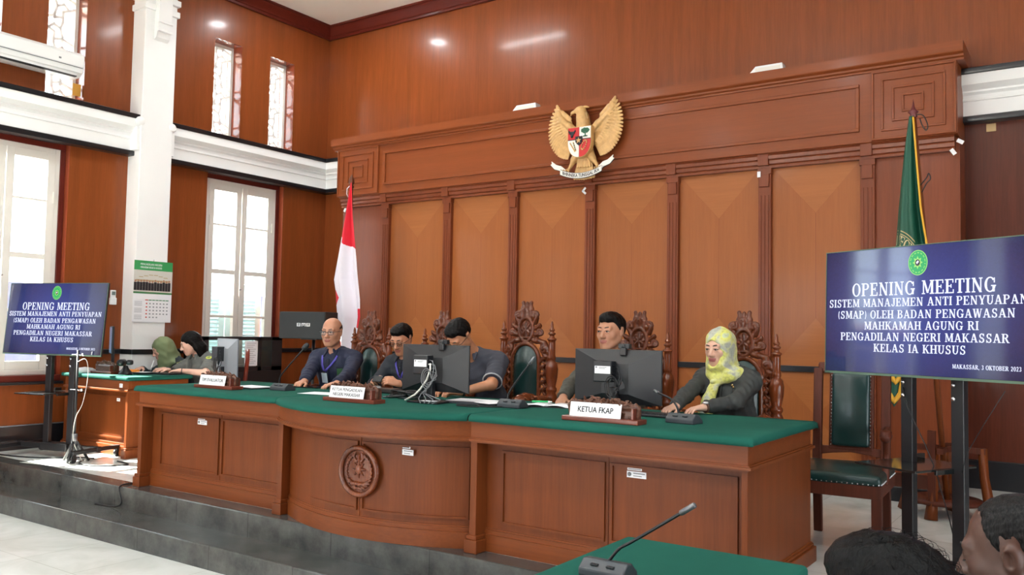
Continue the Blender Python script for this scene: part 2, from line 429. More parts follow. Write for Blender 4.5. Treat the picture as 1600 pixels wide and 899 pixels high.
def glyph(ch):
    L = 0.2
    if ch == 'I': return _stem(0.2), 0.4
    if ch == 'E': return _stem(L)+[_rc(L, 1-SH, .72, 1), _rc(.64, .74, .72, 1), _rc(L, 0, .76, SH), _rc(.68, 0, .76, .27), _rc(L, .47, .55, .55), _rc(.49, .38, .56, .64)], 0.8
    if ch == 'L': return _stem(L)+[_rc(L, 0, .72, SH), _rc(.64, 0, .72, .3)], 0.76
    if ch == 'T': return _stem(.4, t=False)+[_rc(.02, 1-SH, .78, 1), _rc(.02, .72, .1, 1), _rc(.7, .72, .78, 1)], 0.8
    if ch == 'H': return _stem(L)+_stem(.75)+[_rc(L, .46, .75, .54)], 0.95
    if ch == 'N': return _stem(L, w=TN, b=True)+_stem(.78, w=TN, b=False)+[_dg(.78, 0, .2, 1, .2)], 0.98
    if ch == 'M': return _stem(L, w=TN)+_stem(.96, w=TK)+[_dg(.58, .08, .24, 1, .17), _dg(.58, .08, .93, 1, .09)], 1.16
    if ch == 'A': return [_dg(.16, 0, .44, 1, .1), _dg(.78, 0, .46, 1, .19), _rc(.26, .28, .68, .36), _rc(.02, 0, .32, SH), _rc(.6, 0, .96, SH)], 0.96
    if ch == 'K': return _stem(L)+[_dg(.32, .42, .72, 1, .1), _dg(.76, 0, .42, .58, .2), _rc(.58, 1-SH, .88, 1), _rc(.6, 0, .94, SH)], 0.94
    if ch == 'Y': return [_rc(.36, 0, .55, .46), _rc(.26, 0, .65, SH), _dg(.44, .42, .16, 1, .19), _dg(.47, .42, .75, 1, .1), _rc(0, 1-SH, .33, 1), _rc(.6, 1-SH, .9, 1)], 0.9
    if ch == 'W': return [_dg(.36, 0, .16, 1, .18), _dg(.38, 0, .6, 1, .09), _dg(.82, 0, .6, 1, .18), _dg(.85, 0, 1.06, 1, .09), _rc(0, 1-SH, .34, 1), _rc(.45, 1-SH, .75, 1), _rc(.94, 1-SH, 1.2, 1)], 1.2
    if ch == 'U': return [_rc(.12, .35, .31, 1), _rc(.68, .35, .77, 1), _rc(.02, 1-SH, .42, 1), _rc(.58, 1-SH, .88, 1)]+_ring(.445, .36, .325, .37, 180, 360, .09, .15), 0.9
    if ch == 'J': return [_rc(.36, .3, .55, 1), _rc(.25, 1-SH, .66, 1)]+_ring(.31, .28, .24, .29, 180, 360, .09, .16), 0.66
    if ch == 'P': return _stem(L)+_ring(.45, .74, .31, .26, -90, 90, .08, .18)+[_rc(L, 1-.08, .46, 1), _rc(L, .48, .46, .56)], 0.82
    if ch == 'R': return _stem(L)+_ring(.45, .75, .3, .25, -90, 90, .08, .18)+[_rc(L, 1-.08, .46, 1), _rc(L, .5, .46, .58), _dg(.76, 0, .46, .54, .2), _rc(.66, 0, .92, SH)], 0.92
    if ch == 'B': return _stem(L)+_ring(.45, .76, .28, .24, -90, 90, .08, .17)+_ring(.47, .27, .31, .27, -90, 90, .08, .18)+[_rc(L, 1-.08, .46, 1), _rc(L, .46, .48, .54), _rc(L, 0, .48, .08)], 0.86
    if ch == 'D': return _stem(L)+_ring(.45, .5, .41, .5, -90, 90, .08, .19)+[_rc(L, 1-.08, .46, 1), _rc(L, 0, .46, .08)], 0.92
    if ch == 'O': return _ring(.47, .5, .43, .52, 0, 360, .08, .19, 28), 0.94
    if ch == '0': return _ring(.35, .5, .31, .52, 0, 360, .08, .17, 24), 0.7
    if ch == 'G': return _ring(.47, .5, .43, .52, 40, 345, .08, .19, 24)+[_rc(.66, 0.02, .83, .44), _rc(.55, .38, .93, .46), _rc(.76, .62, .84, .95)], 0.98
    if ch == 'S': return _ring(.4, .75, .28, .27, 20, 250, .09, .16)+_ring(.4, .26, .31, .28, -160, 88, .09, .17)+[_dg(.46, .44, .36, .57, .3), _rc(.6, .7, .68, 1), _rc(.09, 0, .17, .32)], 0.8
    if ch == '2': return _ring(.34, .72, .27, .29, -20, 170, .09, .16)+[_dg(.2, .06, .5, .6, .17), _rc(.06, 0, .62, .12)], 0.7
    if ch == '3': return _ring(.33, .76, .26, .25, -85, 160, .08, .16)+_ring(.33, .27, .29, .28, -160, 85, .08, .17), 0.7
    if ch == '(': return _ring(.42, .45, .34, .66, 125, 235, .06, .11), 0.36
    if ch == ')': return _ring(-.06, .45, .34, .66, -55, 55, .06, .11), 0.36
    if ch == ',': return [_rc(.06, -.02, .22, .14), [(.14, -.2), (.2, -.16), (.22, .02), (.12, .02)]], 0.34
    return [], 0.42

def serif_line(mb, txt, x0, x1, zc, cap, y, place=None, mat=0):
    """writes txt so that it fills x0..x1, centred on zc; front at y"""
    adv = []; x = 0
    for ch in txt:
        g, w = glyph(ch); adv.append((x, g)); x += w+0.06
    total = x-0.06; s = (x1-x0)/total
    for ax, g in adv:
        for poly in g:
            pts = [(x0+(ax+px)*s, zc+(pz-0.5)*cap) for px, pz in poly]
            if place:
                vs = [place(*q) for q in pts]
                mb.add(vs, [tuple(range(len(vs)))], mat)
            else:
                mb.prism(pts, 'y', y, y+0.0008, mat)
# ------------------------------------------------------------------ organic shapes: smooth unions of rounded parts, meshed as one closed surface
def surface_nets(d, org, h):
    s = d < 0
    nx, ny, nz = d.shape
    c = np.zeros((nx-1, ny-1, nz-1), np.int8)
    for i in (0, 1):
        for j in (0, 1):
            for k in (0, 1):
                c += s[i:nx-1+i, j:ny-1+j, k:nz-1+k]
    mask = (c > 0) & (c < 8)
    idx = np.argwhere(mask)
    num = np.full(mask.shape, -1, np.int32); num[mask] = np.arange(len(idx))
    acc = np.zeros((len(idx), 3)); cnt = np.zeros(len(idx))
    corners = [(i, j, k) for i in (0, 1) for j in (0, 1) for k in (0, 1)]
    vals = {q: d[idx[:, 0]+q[0], idx[:, 1]+q[1], idx[:, 2]+q[2]] for q in corners}
    for a in corners:
        for ax in range(3):
            if a[ax] == 0:
                b = list(a); b[ax] = 1; b = tuple(b)
                va, vb = vals[a], vals[b]
                m = (va < 0) != (vb < 0)
                t = np.where(m, va/np.where(m, va-vb, 1), 0)
                p = np.array(a, float)[None, :].repeat(len(idx), 0); p[:, ax] += t
                acc[m] += p[m]; cnt[m] += 1
    V = (idx+acc/np.maximum(cnt, 1)[:, None])*h+org
    F = []
    for ax in range(3):
        u, w = (ax+1) % 3, (ax+2) % 3
        a = [slice(None)]*3; b = [slice(None)]*3
        a[ax] = slice(0, -1); b[ax] = slice(1, None)
        cross = s[tuple(a)] != s[tuple(b)]
        e = np.argwhere(cross)
        e = e[(e[:, u] > 0) & (e[:, w] > 0) & (e[:, u] < d.shape[u]-1) & (e[:, w] < d.shape[w]-1)]
        if not len(e): continue
        def n(du, dw):
            q = e.copy(); q[:, u] -= du; q[:, w] -= dw
            return num[q[:, 0], q[:, 1], q[:, 2]]
        quad = np.stack([n(1, 1), n(0, 1), n(0, 0), n(1, 0)], 1)
        neg = s[e[:, 0], e[:, 1], e[:, 2]]
        quad[~neg] = quad[~neg][:, ::-1]
        F.append(quad)
    return V, np.concatenate(F)

class Blob:
    """parts: ellipsoids, tapered capsules, boxes; each carries a material index"""
    def __init__(s): s.p = []
    def ell(s, c, r, R=None, mat=0, k=0.01, sub=False, prio=0.0):
        s.p.append(dict(t='e', c=np.array(c, float), r=np.array(r, float), R=None if R is None else np.array(R, float), m=mat, k=k, sub=sub, prio=prio, ext=float(max(r)))); return s
    def cap(s, a, b, ra, rb=None, mat=0, k=0.01, sub=False, flat=None, prio=0.0):
        s.p.append(dict(t='c', a=np.array(a, float), b=np.array(b, float), ra=ra, rb=ra if rb is None else rb, m=mat, k=k, sub=sub, flat=None if flat is None else (np.array(flat[0], float), flat[1]), prio=prio)); return s
    def box(s, c, hs, R=None, rd=0.005, mat=0, k=0.005, sub=False):
        s.p.append(dict(t='b', c=np.array(c, float), r=np.array(hs, float), R=None if R is None else np.array(R, float), rd=rd, m=mat, k=k, sub=sub, prio=0.0)); return s
    def chain(s, pts, rs, **kw):
        for i in range(len(pts)-1): s.cap(pts[i], pts[i+1], rs[i], rs[i+1], **kw)
        return s
    def xf(s, R, t):
        """move every part: p -> R p + t"""
        R = np.array(R, float); t = np.array(t, float)
        for q in s.p:
            if q['t'] == 'c':
                q['a'] = R@q['a']+t; q['b'] = R@q['b']+t
                if q['flat']: q['flat'] = (R@q['flat'][0], q['flat'][1])
            else:
                q['c'] = R@q['c']+t; q['R'] = R if q['R'] is None else R@q['R']
        return s
    def join(s, o): s.p += o.p; return s
    @staticmethod
    def dist(q, P):
        if q['t'] == 'c':
            ab = q['b']-q['a']; L = ab@ab+1e-12
            ap = P-q['a']
            t = np.clip((ap@ab)/L, 0, 1)
            v = ap-t[..., None]*ab
            if q['flat']:
                n, f = q['flat']; vn = v@n
                v = v+(f-1)*vn[..., None]*n
            return np.sqrt((v*v).sum(-1))-(q['ra']+t*(q['rb']-q['ra']))
        v = P-q['c']
        if q['R'] is not None: v = v@q['R']
        if q['t'] == 'e':
            k0 = np.sqrt(((v/q['r'])**2).sum(-1)); k1 = np.sqrt(((v/q['r']**2)**2).sum(-1))+1e-9
            return k0*(k0-1)/k1
        w = np.abs(v)-(q['r']-q['rd'])
        return np.sqrt((np.maximum(w, 0)**2).sum(-1))+np.minimum(w.max(-1), 0)-q['rd']
    @staticmethod
    def bounds(q):
        if q['t'] == 'c':
            r = max(q['ra'], q['rb'])
            return np.minimum(q['a'], q['b'])-r, np.maximum(q['a'], q['b'])+r
        if q['R'] is None: e = q['r']
        else: e = np.abs(q['R'])@q['r']
        return q['c']-e, q['c']+e
    def eval(s, P, grow=0.0):
        d = np.full(P.shape[:-1], 1e3)
        for q in s.p:
            e = s.dist(q, P)-(0 if q['sub'] else grow); k = q['k']
            if q['sub']:
                h = np.maximum(k-np.abs(-e-d), 0)/k; d = np.maximum(-e, d)+h*h*k*0.25
            else:
                h = np.maximum(k-np.abs(e-d), 0)/k; d = np.minimum(e, d)-h*h*k*0.25
        return d
    def field(s, h, grow=0.0, pad=0.02, lo=None, hi=None):
        B = [s.bounds(q) for q in s.p if not q['sub']]
        L = np.min([b[0] for b in B], 0)-pad-grow; H = np.max([b[1] for b in B], 0)+pad+grow
        if lo is not None: L = np.maximum(L, lo)
        if hi is not None: H = np.minimum(H, hi)
        n = np.ceil((H-L)/h).astype(int)+1
        d = np.full(n, 0.5, np.float32)
        ax = [L[i]+h*np.arange(n[i]) for i in range(3)]
        for q in s.p:
            b0, b1 = s.bounds(q); m = q['k']+grow+2*h+0.012
            i0 = np.clip(np.floor((b0-m-L)/h).astype(int), 0, n); i1 = np.clip(np.ceil((b1+m-L)/h).astype(int)+1, 0, n)
            if (i1 <= i0).any(): continue
            sl = tuple(slice(i0[i], i1[i]) for i in range(3))
            P = np.stack(np.meshgrid(*[ax[i][sl[i]] for i in range(3)], indexing='ij'), -1)
            e = s.dist(q, P)-(0 if q['sub'] else grow); k = q['k']; D = d[sl]
            if q['sub']:
                hh = np.maximum(k-np.abs(-e-D), 0)/k; d[sl] = np.maximum(-e, D)+hh*hh*k*0.25
            else:
                hh = np.maximum(k-np.abs(e-D), 0)/k; d[sl] = np.minimum(e, D)-hh*hh*k*0.25
        return d, L, ax
    def mats(s, P):
        best = np.full(len(P), 1e3); m = np.zeros(len(P), int)
        for q in s.p:
            if q['sub']: continue
            e = s.dist(q, P)-q['prio']
            w = e < best; best[w] = e[w]; m[w] = q['m']
        return m

def mesh_np(name, V, F, mats, mi=None, parent=None, smooth=True):
    me = bpy.data.meshes.new(name)
    me.vertices.add(len(V)); me.vertices.foreach_set('co', np.asarray(V, np.float32).ravel())
    me.loops.add(len(F)*4); me.loops.foreach_set('vertex_index', np.asarray(F, np.int32).ravel())
    me.polygons.add(len(F)); me.polygons.foreach_set('loop_start', np.arange(0, len(F)*4, 4, dtype=np.int32))
    me.polygons.foreach_set('loop_total', np.full(len(F), 4, np.int32))
    if mi is not None: me.polygons.foreach_set('material_index', np.asarray(mi, np.int32))
    me.polygons.foreach_set('use_smooth', np.full(len(F), smooth, bool))
    for m in (mats if isinstance(mats, (list, tuple)) else [mats]): me.materials.append(m)
    me.update(calc_edges=True); me.validate()
    o = bpy.data.objects.new(name, me); COL.objects.link(o)
    if parent: o.parent = parent
    return o

def relax(V, F, n=1, lam=0.5):
    for _ in range(n):
        S = np.zeros_like(V); C = np.zeros(len(V))
        for a in range(4):
            b = (a+1) % 4
            np.add.at(S, F[:, a], V[F[:, b]]); np.add.at(S, F[:, b], V[F[:, a]])
            np.add.at(C, F[:, a], 1); np.add.at(C, F[:, b], 1)
        V = V+(S/np.maximum(C, 1)[:, None]-V)*lam
    return V

def keep_big(V, F, minv=60):
    """drops tiny loose crumbs"""
    n = len(V); lab = np.arange(n)
    for _ in range(400):
        m = lab[F].min(1); new = lab.copy()
        for a in range(4): np.minimum.at(new, F[:, a], m)
        new = new[new]
        if (new == lab).all(): break
        lab = new
    cnt = np.bincount(lab, minlength=n)
    ok = cnt[lab] >= minv
    F = F[ok[F].all(1)]
    used = np.unique(F); re = np.full(n, -1); re[used] = np.arange(len(used))
    return V[used], re[F]

def blob_mesh(name, B, h, mats, parent=None, grow=0.0, carve=None, smooth_it=1, crumbs=True):
    d, L, ax = B.field(h, grow)
    if carve is not None:
        P = np.stack(np.meshgrid(*ax, indexing='ij'), -1)
        d = carve(P, d)
    d[0] = d[-1] = 0.5; d[:, 0] = d[:, -1] = 0.5; d[:, :, 0] = d[:, :, -1] = 0.5
    V, F = surface_nets(d, L, h)
    if crumbs: V, F = keep_big(V, F)
    if smooth_it: V = relax(V, F, smooth_it, 0.5)
    mi = None
    if isinstance(mats, (list, tuple)) and len(mats) > 1:
        mi = B.mats(V[F].mean(1))
    return mesh_np(name, V, F, mats, mi, parent)
# ------------------------------------------------------------------ the room
def struct(o): o['kind'] = 'structure'; return o

def wall_holes(name, fixed, a0, a1, z0, z1, holes, thick, out, mats, axis):
    """wall in the plane axis=fixed, thickness away from the room; holes: (lo, hi, zlo, zhi); material 1 lines the holes"""
    A = sorted(set([a0, a1]+[h[0] for h in holes]+[h[1] for h in holes]))
    Z = sorted(set([z0, z1]+[h[2] for h in holes]+[h[3] for h in holes]))
    mb = MB(); o2 = fixed+out*thick
    def P(t, a, z): return (t, a, z) if axis == 'x' else (a, t, z)
    for i in range(len(A)-1):
        for j in range(len(Z)-1):
            am, zm = (A[i]+A[i+1])/2, (Z[j]+Z[j+1])/2
            if any(h[0] < am < h[1] and h[2] < zm < h[3] for h in holes): continue
            for t in (fixed, o2):
                mb.add([P(t, A[i], Z[j]), P(t, A[i+1], Z[j]), P(t, A[i+1], Z[j+1]), P(t, A[i], Z[j+1])], [(0, 1, 2, 3)], 0)
    for h in holes:
        q = [(h[0], h[2]), (h[1], h[2]), (h[1], h[3]), (h[0], h[3])]
        for k in range(4):
            (a, z), (b, w) = q[k], q[(k+1) % 4]
            mb.add([P(fixed, a, z), P(fixed, b, w), P(o2, b, w), P(o2, a, z)], [(0, 1, 2, 3)], 1)
    q = [(a0, z0), (a1, z0), (a1, z1), (a0, z1)]
    for k in range(4):
        (a, z), (b, w) = q[k], q[(k+1) % 4]
        mb.add([P(fixed, a, z), P(fixed, b, w), P(o2, b, w), P(o2, a, z)], [(0, 1, 2, 3)], 0)
    return struct(mb.build(name, mats, recalc=False, weld=True))

holes = []
for yc in BAYS:
    holes.append((yc-WIN[2], yc+WIN[2], WIN[0], WIN[1]))
    for s in SLIT_OFF:
        holes.append((yc+s-SLIT[2], yc+s+SLIT[2], SLIT[0], SLIT[1]))
wall_holes('wall_left', XL, YR, YB+0.3, ZLOW-0.2, ZCEIL+0.2, holes, 0.3, -1, [M['wall_wood'], M['reveal_wood']], 'x')
wall_holes('wall_back', YB, XL, XR, ZLOW-0.2, ZCEIL+0.2, [], 0.3, 1, [M['wall_wood'], M['wall_wood']], 'y')
wall_holes('wall_right', XR, YR, YB, ZLOW-0.2, ZCEIL+0.2, [(y-w/2, y+w/2, ZLOW, 2.6) for y, w in RIGHT_FILL], 0.3, 1, [M['wall_wood'], M['white_paint']], 'x')
wall_holes('wall_rear', YR, XL, XR, ZLOW-0.2, ZCEIL+0.2, [(x-w/2, x+w/2, ZLOW, 2.9) for x, w in REAR_FILL], 0.3, -1, [M['wall_wood'], M['white_paint']], 'y')
struct(MB().box(XL-0.3, XR+0.3, YR-0.3, YB+0.3, ZCEIL, ZCEIL+0.2).build('ceiling', M['ceiling_paint']))
struct(MB().box(XL, XR, YR, 3.6, ZLOW-0.2, ZLOW).build('floor', M['marble']))
struct(MB().box(-34, XL-0.3, -24, 22, ZLOW-0.4, ZLOW-0.1).box(XL-0.3, 16, -24, YR-0.3, ZLOW-0.4, ZLOW-0.1).box(XR+0.3, 16, YR-0.3, 22, ZLOW-0.4, ZLOW-0.1).build('ground_outside', plain('outside_paving', (214, 210, 200), 0.9)))
struct(MB().box(XL-1.72, XL-0.3, YR, YB+0.3, 5.1, 5.25).build('sun_block_slab', M['white_paint']))  # unseen slab added to keep sun out of the lattice windows
# dais: two granite steps, then marble behind a granite border
struct(MB().box(XL, XR, 3.57, 3.9, ZLOW-0.1, -0.165).build('dais_step', M['granite'], bevel=0.008))
struct(MB().box(XL, XR, 3.875, 4.05, ZLOW-0.1, -0.0).build('dais_edge', M['granite'], bevel=0.008))
struct(MB().box(XL, XR, 4.05, YB, ZLOW-0.1, -0.0).build('dais_floor', M['marble']))

# the house across the way, seen through the near window's lower panes
nb = thing('neighbour_house', 'blue grey house wall outside beyond the left window', 'building', (-14.5, 6.0, ZLOW-0.1))
MB().box(-1.5, 0, -14, 9, 0, 2.35).build('wall', plain('blue_grey_render', (96, 104, 150), 0.9, noise=0.25, nscale=1.5), nb)
MB().box(-1.7, 0.12, -14.1, 9.1, 2.35, 2.45).build('coping', M['white_paint'], nb)

# ---- tall windows
M['shutter'] = plain('pale_blue_shutter_paint', (184, 208, 214), 0.5)
def tall_window(n, yc, shutters):
    w = struct(empty('window_%d' % n, (XL-0.12, yc, WIN[0])))
    H = WIN[1]-WIN[0]-0.058; W = WIN[2]-0.05
    m = MB()
    for s in (-1, 1): m.box(-0.04, 0.045, s*(WIN[2]-0.002)-(0.05 if s > 0 else 0), s*(WIN[2]-0.002)+(0.05 if s < 0 else 0), 0, H)
    m.box(-0.04, 0.045, -WIN[2]+0.002, WIN[2]-0.002, H, H+0.056)
    m.build('outer_frame', M['crown_wood'], w, bevel=0.004)
    f = MB()
    for s in (-1, 1):
        f.box(-0.05, 0.03, s*W-(0.05 if s > 0 else 0), s*W+(0.05 if s < 0 else 0), 0, H)
    f.box(-0.05, 0.03, -W+0.05, W-0.05, H-0.05, H); f.box(-0.05, 0.05, -W+0.05, W-0.05, 0, 0.05)
    f.build('window_frame', M['window_white'], w, bevel=0.004)
    for s in (-1, 1):
        y0, y1 = (0.005, W-0.05) if s > 0 else (-W+0.05, -0.005)
        m = MB(); st = 0.075
        m.box(-0.02, 0.035, y0, y0+st, 0.05, H-0.05); m.box(-0.02, 0.035, y1-st, y1, 0.05, H-0.05)
        a_, b_ = y0+st, y1-st
        m.box(-0.02, 0.035, a_, b_, H-0.13, H-0.05); m.box(-0.02, 0.035, a_, b_, 0.05, 0.14)
        for zz, t in ((1.80, 0.022), (1.215, 0.055), (0.655, 0.03)):
            m.box(-0.018, 0.033, a_, b_, zz-t/2, zz+t/2)
        m.build('casement', M['window_white'], w, bevel=0.003)
        MB().box(0.002, 0.007, y0+0.05, y1-0.05, 0.1, H-0.1).build('pane', M['glass'], w)
        h = MB()
        h.box(0.036, 0.05, y1-0.014 if s > 0 else y0+0.002, y1-0.002 if s > 0 else y0+0.014, 1.78, 1.9)
        h.build('hinge', M['window_white'], w)
        if shutters:
            q = MB(); zt = 1.17; e0, e1 = y0-(0.08 if s < 0 else 0.0), y1+(0.08 if s > 0 else 0.0)
            q.box(-0.27, -0.235, e0, e0+0.09, 0, zt); q.box(-0.27, -0.235, e1-0.09, e1, 0, zt)
            q.box(-0.27, -0.235, e0+0.09, e1-0.09, zt-0.07, zt); q.box(-0.27, -0.235, e0+0.09, e1-0.09, 0, 0.08)
            k = 0.1
            while k < zt-0.08:
                R = Matrix.Rotation(math.radians(-56), 3, 'Y')
                q.cbox((-0.252, (e0+e1)/2, k), (0.072, e1-e0-0.17, 0.008), 0, R); k += 0.05
            q.build('shutter', M['shutter'], w)
    MB().lathe([(0.004, 0), (0.012, 0.004), (0.012, 0.02), (0.004, 0.024)], (0.04, 0.0, 1.0), 10, axis='x').build('handle', M['chrome'], w)
    return w
for i, yc in enumerate(BAYS):
    tall_window(i+1, yc, i == 0)

# ---- narrow lattice windows above
def lattice_window(n, y):
    w = struct(empty('window_%d' % n, (XL-0.2, y, SLIT[0])))
    H = SLIT[1]-SLIT[0]; W = SLIT[2]
    f = MB()
    f.box(-0.03, 0.03, -W, -W+0.035, 0, H); f.box(-0.03, 0.03, W-0.035, W, 0, H); f.box(-0.03, 0.03, -W+0.035, W-0.035, H-0.04, H); f.box(-0.03, 0.03, -W+0.035, W-0.035, 0, 0.03)
    f.build('window_frame', M['window_white'], w)
    b = MB(); rnd = random.Random(5)
    def bar(p, q, wd=0.026):
        p, q = Vector((0, *p)), Vector((0, *q)); d = q-p; L = d.length
        if L < 1e-4: return
        an = math.atan2(d.z, d.y)
        b.cbox((p+q)/2, (0.03+rnd.uniform(0, 0.006), L+wd*0.7, wd), 0, Matrix.Rotation(an, 3, 'X'))
    hh = 0.235; z = -0.02; k = 0
    while z < H:
        a = z; m = z+hh*0.5; t = z+hh
        cl = lambda v: max(0.0, min(H, v))
        c = 0.045
        L0 = (-W+0.03)
        # a round cell on one side, two tall cells beside it
        s = 1 if k % 2 == 0 else -1
        pts = [(s*c, a+0.02), (s*c, a+0.09), (s*0.105, m), (s*c, t-0.06)]
        for i in range(3): bar((pts[i][0], cl(pts[i][1])), (pts[i+1][0], cl(pts[i+1][1])))
        pts = [(-s*c, a), (-s*c, a+0.05), (-s*0.02, m+0.02), (-s*c, t-0.03), (-s*c, t)]
        for i in range(4): bar((pts[i][0], cl(pts[i][1])), (pts[i+1][0], cl(pts[i+1][1])))
        bar((s*0.105, cl(m)), (s*(W-0.03), cl(m+0.03))); bar((-s*c, cl(a+0.03)), (-s*(W-0.03), cl(a-0.02)))
        bar((-s*0.02, cl(m+0.02)), (s*c, cl(m+0.05))); bar((-c, cl(a+0.01)), (c, cl(a+0.03)))
        z += hh; k += 1
    b.build('lattice', M['lattice'], w)
    MB().box(-0.05, -0.046, -W+0.01, W-0.01, 0.01, H-0.01).build('pane', M['glass'], w)
n = len(BAYS)
for yc in BAYS:
    for s in SLIT_OFF:
        n += 1; lattice_window(n, yc+s)

# ---- white cornice with black strips, crown, dado, baseboards
def sweep(name, prof, path_axis, a0, a1, mats, base, sgn, matf=None):
    """prof: (out, z) outline closed; swept along y ('y', wall at x=base) or x"""
    mb = MB()
    def P(o, z, a): return (base+sgn*o, a, z) if path_axis == 'y' else (a, base+sgn*o, z)
    n = len(prof)
    vs = [P(o, z, a) for a in (a0, a1) for o, z in prof]
    for i in range(n):
        j = (i+1) % n
        mb.add([vs[i], vs[j], vs[n+j], vs[n+i]], [(0, 1, 2, 3)], 0)
    mb.add(vs[:n], [tuple(range(n))], 0); mb.add(vs[n:], [tuple(reversed(range(n)))], 0)
    return mb.build(name, mats, weld=True)
cornice = [(-0.01, 3.2), (0.10, 3.2), (0.10, 3.325), (0.115, 3.33), (0.115, 3.35), (0.10, 3.355), (0.105, 3.38), (0.13, 3.4), (0.13, 3.415), (0.15, 3.43), (0.19, 3.455), (0.19, 3.546), (-0.01, 3.546)]
strip_lo = [(-0.01, 3.145), (0.115, 3.145), (0.12, 3.155), (0.12, 3.195), (0.11, 3.201), (-0.01, 3.201)]
strip_hi = [(-0.01, 3.546), (0.2, 3.546), (0.205, 3.556), (0.205, 3.594), (0.195, 3.6), (-0.01, 3.6)]
crown = [(-0.01, 5.335), (0.04, 5.335), (0.045, 5.36), (0.065, 5.37), (0.075, 5.4), (0.12, 5.44), (0.13, 5.47), (0.15, 5.475), (0.15, 5.51), (-0.01, 5.51)]
dado = [(-0.01, 0.945), (0.02, 0.945), (0.028, 0.955), (0.028, 0.99), (0.02, 1.0), (-0.01, 1.0)]
base_b = [(-0.01, -0.005), (0.02, -0.005), (0.02, 0.235), (0.012, 0.245), (-0.01, 0.245)]
COLS = [5.6, 2.72, -0.18, -3.08, -5.98]             # column centres, 0.39 wide
CW = 0.195
spans = []; hi = YB
for c in COLS:
    spans.append((c+CW, hi)); hi = c-CW
spans.append((YR, hi))
tn = 0
for a0, a1 in spans:
    for pr, mat, nm in ((cornice, 'white_paint', 'trim'), (strip_lo, 'black_trim', 'trim'), (strip_hi, 'black_trim', 'trim'), (crown, 'crown_wood', 'trim')):
        tn += 1; struct(sweep('trim_%d' % tn, pr, 'y', a0, a1, M[mat], XL, 1))
for x0, x1 in ((XL, -8.24), (-0.97, XR)):
    for pr, mat in ((cornice, 'white_paint'), (strip_lo, 'black_trim'), (strip_hi, 'black_trim')):
        tn += 1; struct(sweep('trim_%d' % tn, pr, 'x', x0, x1, M[mat], YB, -1))
tn += 1; struct(sweep('trim_%d' % tn, crown, 'x', XL, XR, M['crown_wood'], YB, -1))
for i, (a0, a1) in enumerate(spans):
    # dado beside the windows, a lower ledge under each window
    yc = BAYS[i] if i < len(BAYS) else None
    if yc is None: continue
    for b0, b1 in ((a0, yc-WIN[2]), (yc+WIN[2], a1)):
        tn += 1; struct(sweep('trim_%d' % tn, dado, 'y', b0, b1, M['black_trim'], XL, 1))
    tn += 1; struct(MB().box(XL-0.1, XL+0.05, yc-WIN[2]-0.02, yc+WIN[2]+0.02, 0.645, 0.672).build('trim_%d' % tn, M['black_trim'], bevel=0.006))
    tn += 1; struct(MB().box(XL-0.1, XL+0.02, yc-WIN[2], yc+WIN[2], 0.672, 0.738).build('trim_%d' % tn, M['crown_wood'], bevel=0.006))
struct(sweep('baseboard_left', base_b, 'y', 3.9, YB, M['black_trim'], XL, 1))
struct(sweep('baseboard_right', base_b, 'x', -0.97, XR, M['black_trim'], YB, -1))

# ---- white columns on the left wall
def column(c):
    o = struct(empty('column_left', (XL, c, ZLOW if c < 3.6 else 0)))
    zb = 0 if c > 3.6 else 0
    top = ZCEIL-(0 if c > 3.6 else ZLOW)
    MB().box(-0.01, 0.23, -CW, CW, -0.005, top+0.005).build('shaft', M['white_paint'], o, bevel=0.006)
    off = 0 if c > 3.6 else -ZLOW
    t = MB()
    for z0, z1, e in ((4.93, 5.0, 0.03), (4.8, 4.87, 0.025), (5.2, 5.3, 0.05), (5.3, 5.42, 0.075), (5.42, 5.5, 0.1)):
        t.box(-0.01, 0.23+e, -CW-e, CW+e, z0+off, z1+off)
    t.build('capital', M['white_paint'], o, bevel=0.008)
    g = MB()
    g.prism([(0.23, 4.47), (0.27, 4.5), (0.3, 4.6), (0.31, 4.8), (0.315, 5.2), (0.23, 5.2)], 'y', -0.085, 0.085)
    for zz in (4.56, 4.66): g.box(0.28, 0.325, -0.09, 0.09, zz+off, zz+0.03+off)
    g.build('console', M['white_paint'], o, bevel=0.006)
    v = MB()
    for s in (-1, 1):
        v.lathe([(0.0, 0), (0.035, 0.004), (0.052, 0.02), (0.052, 0.05), (0.04, 0.07), (0.0, 0.075)], (0.17, s*CW, 3.525+off), 18, axis='x')
        v.box(-0.01, 0.215, s*(CW+.01)-0.03, s*(CW+.01)+0.03, 3.2+off, 3.46+off)
    v.build('volute', M['white_paint'], o, bevel=0.006)
    d = MB()
    d.box(-0.01, 0.243, -CW-.01, CW+.01, 0.945+off, 1.0+off)
    d.build('dado_band', M['black_trim'], o, bevel=0.005)
for c in COLS: column(c)

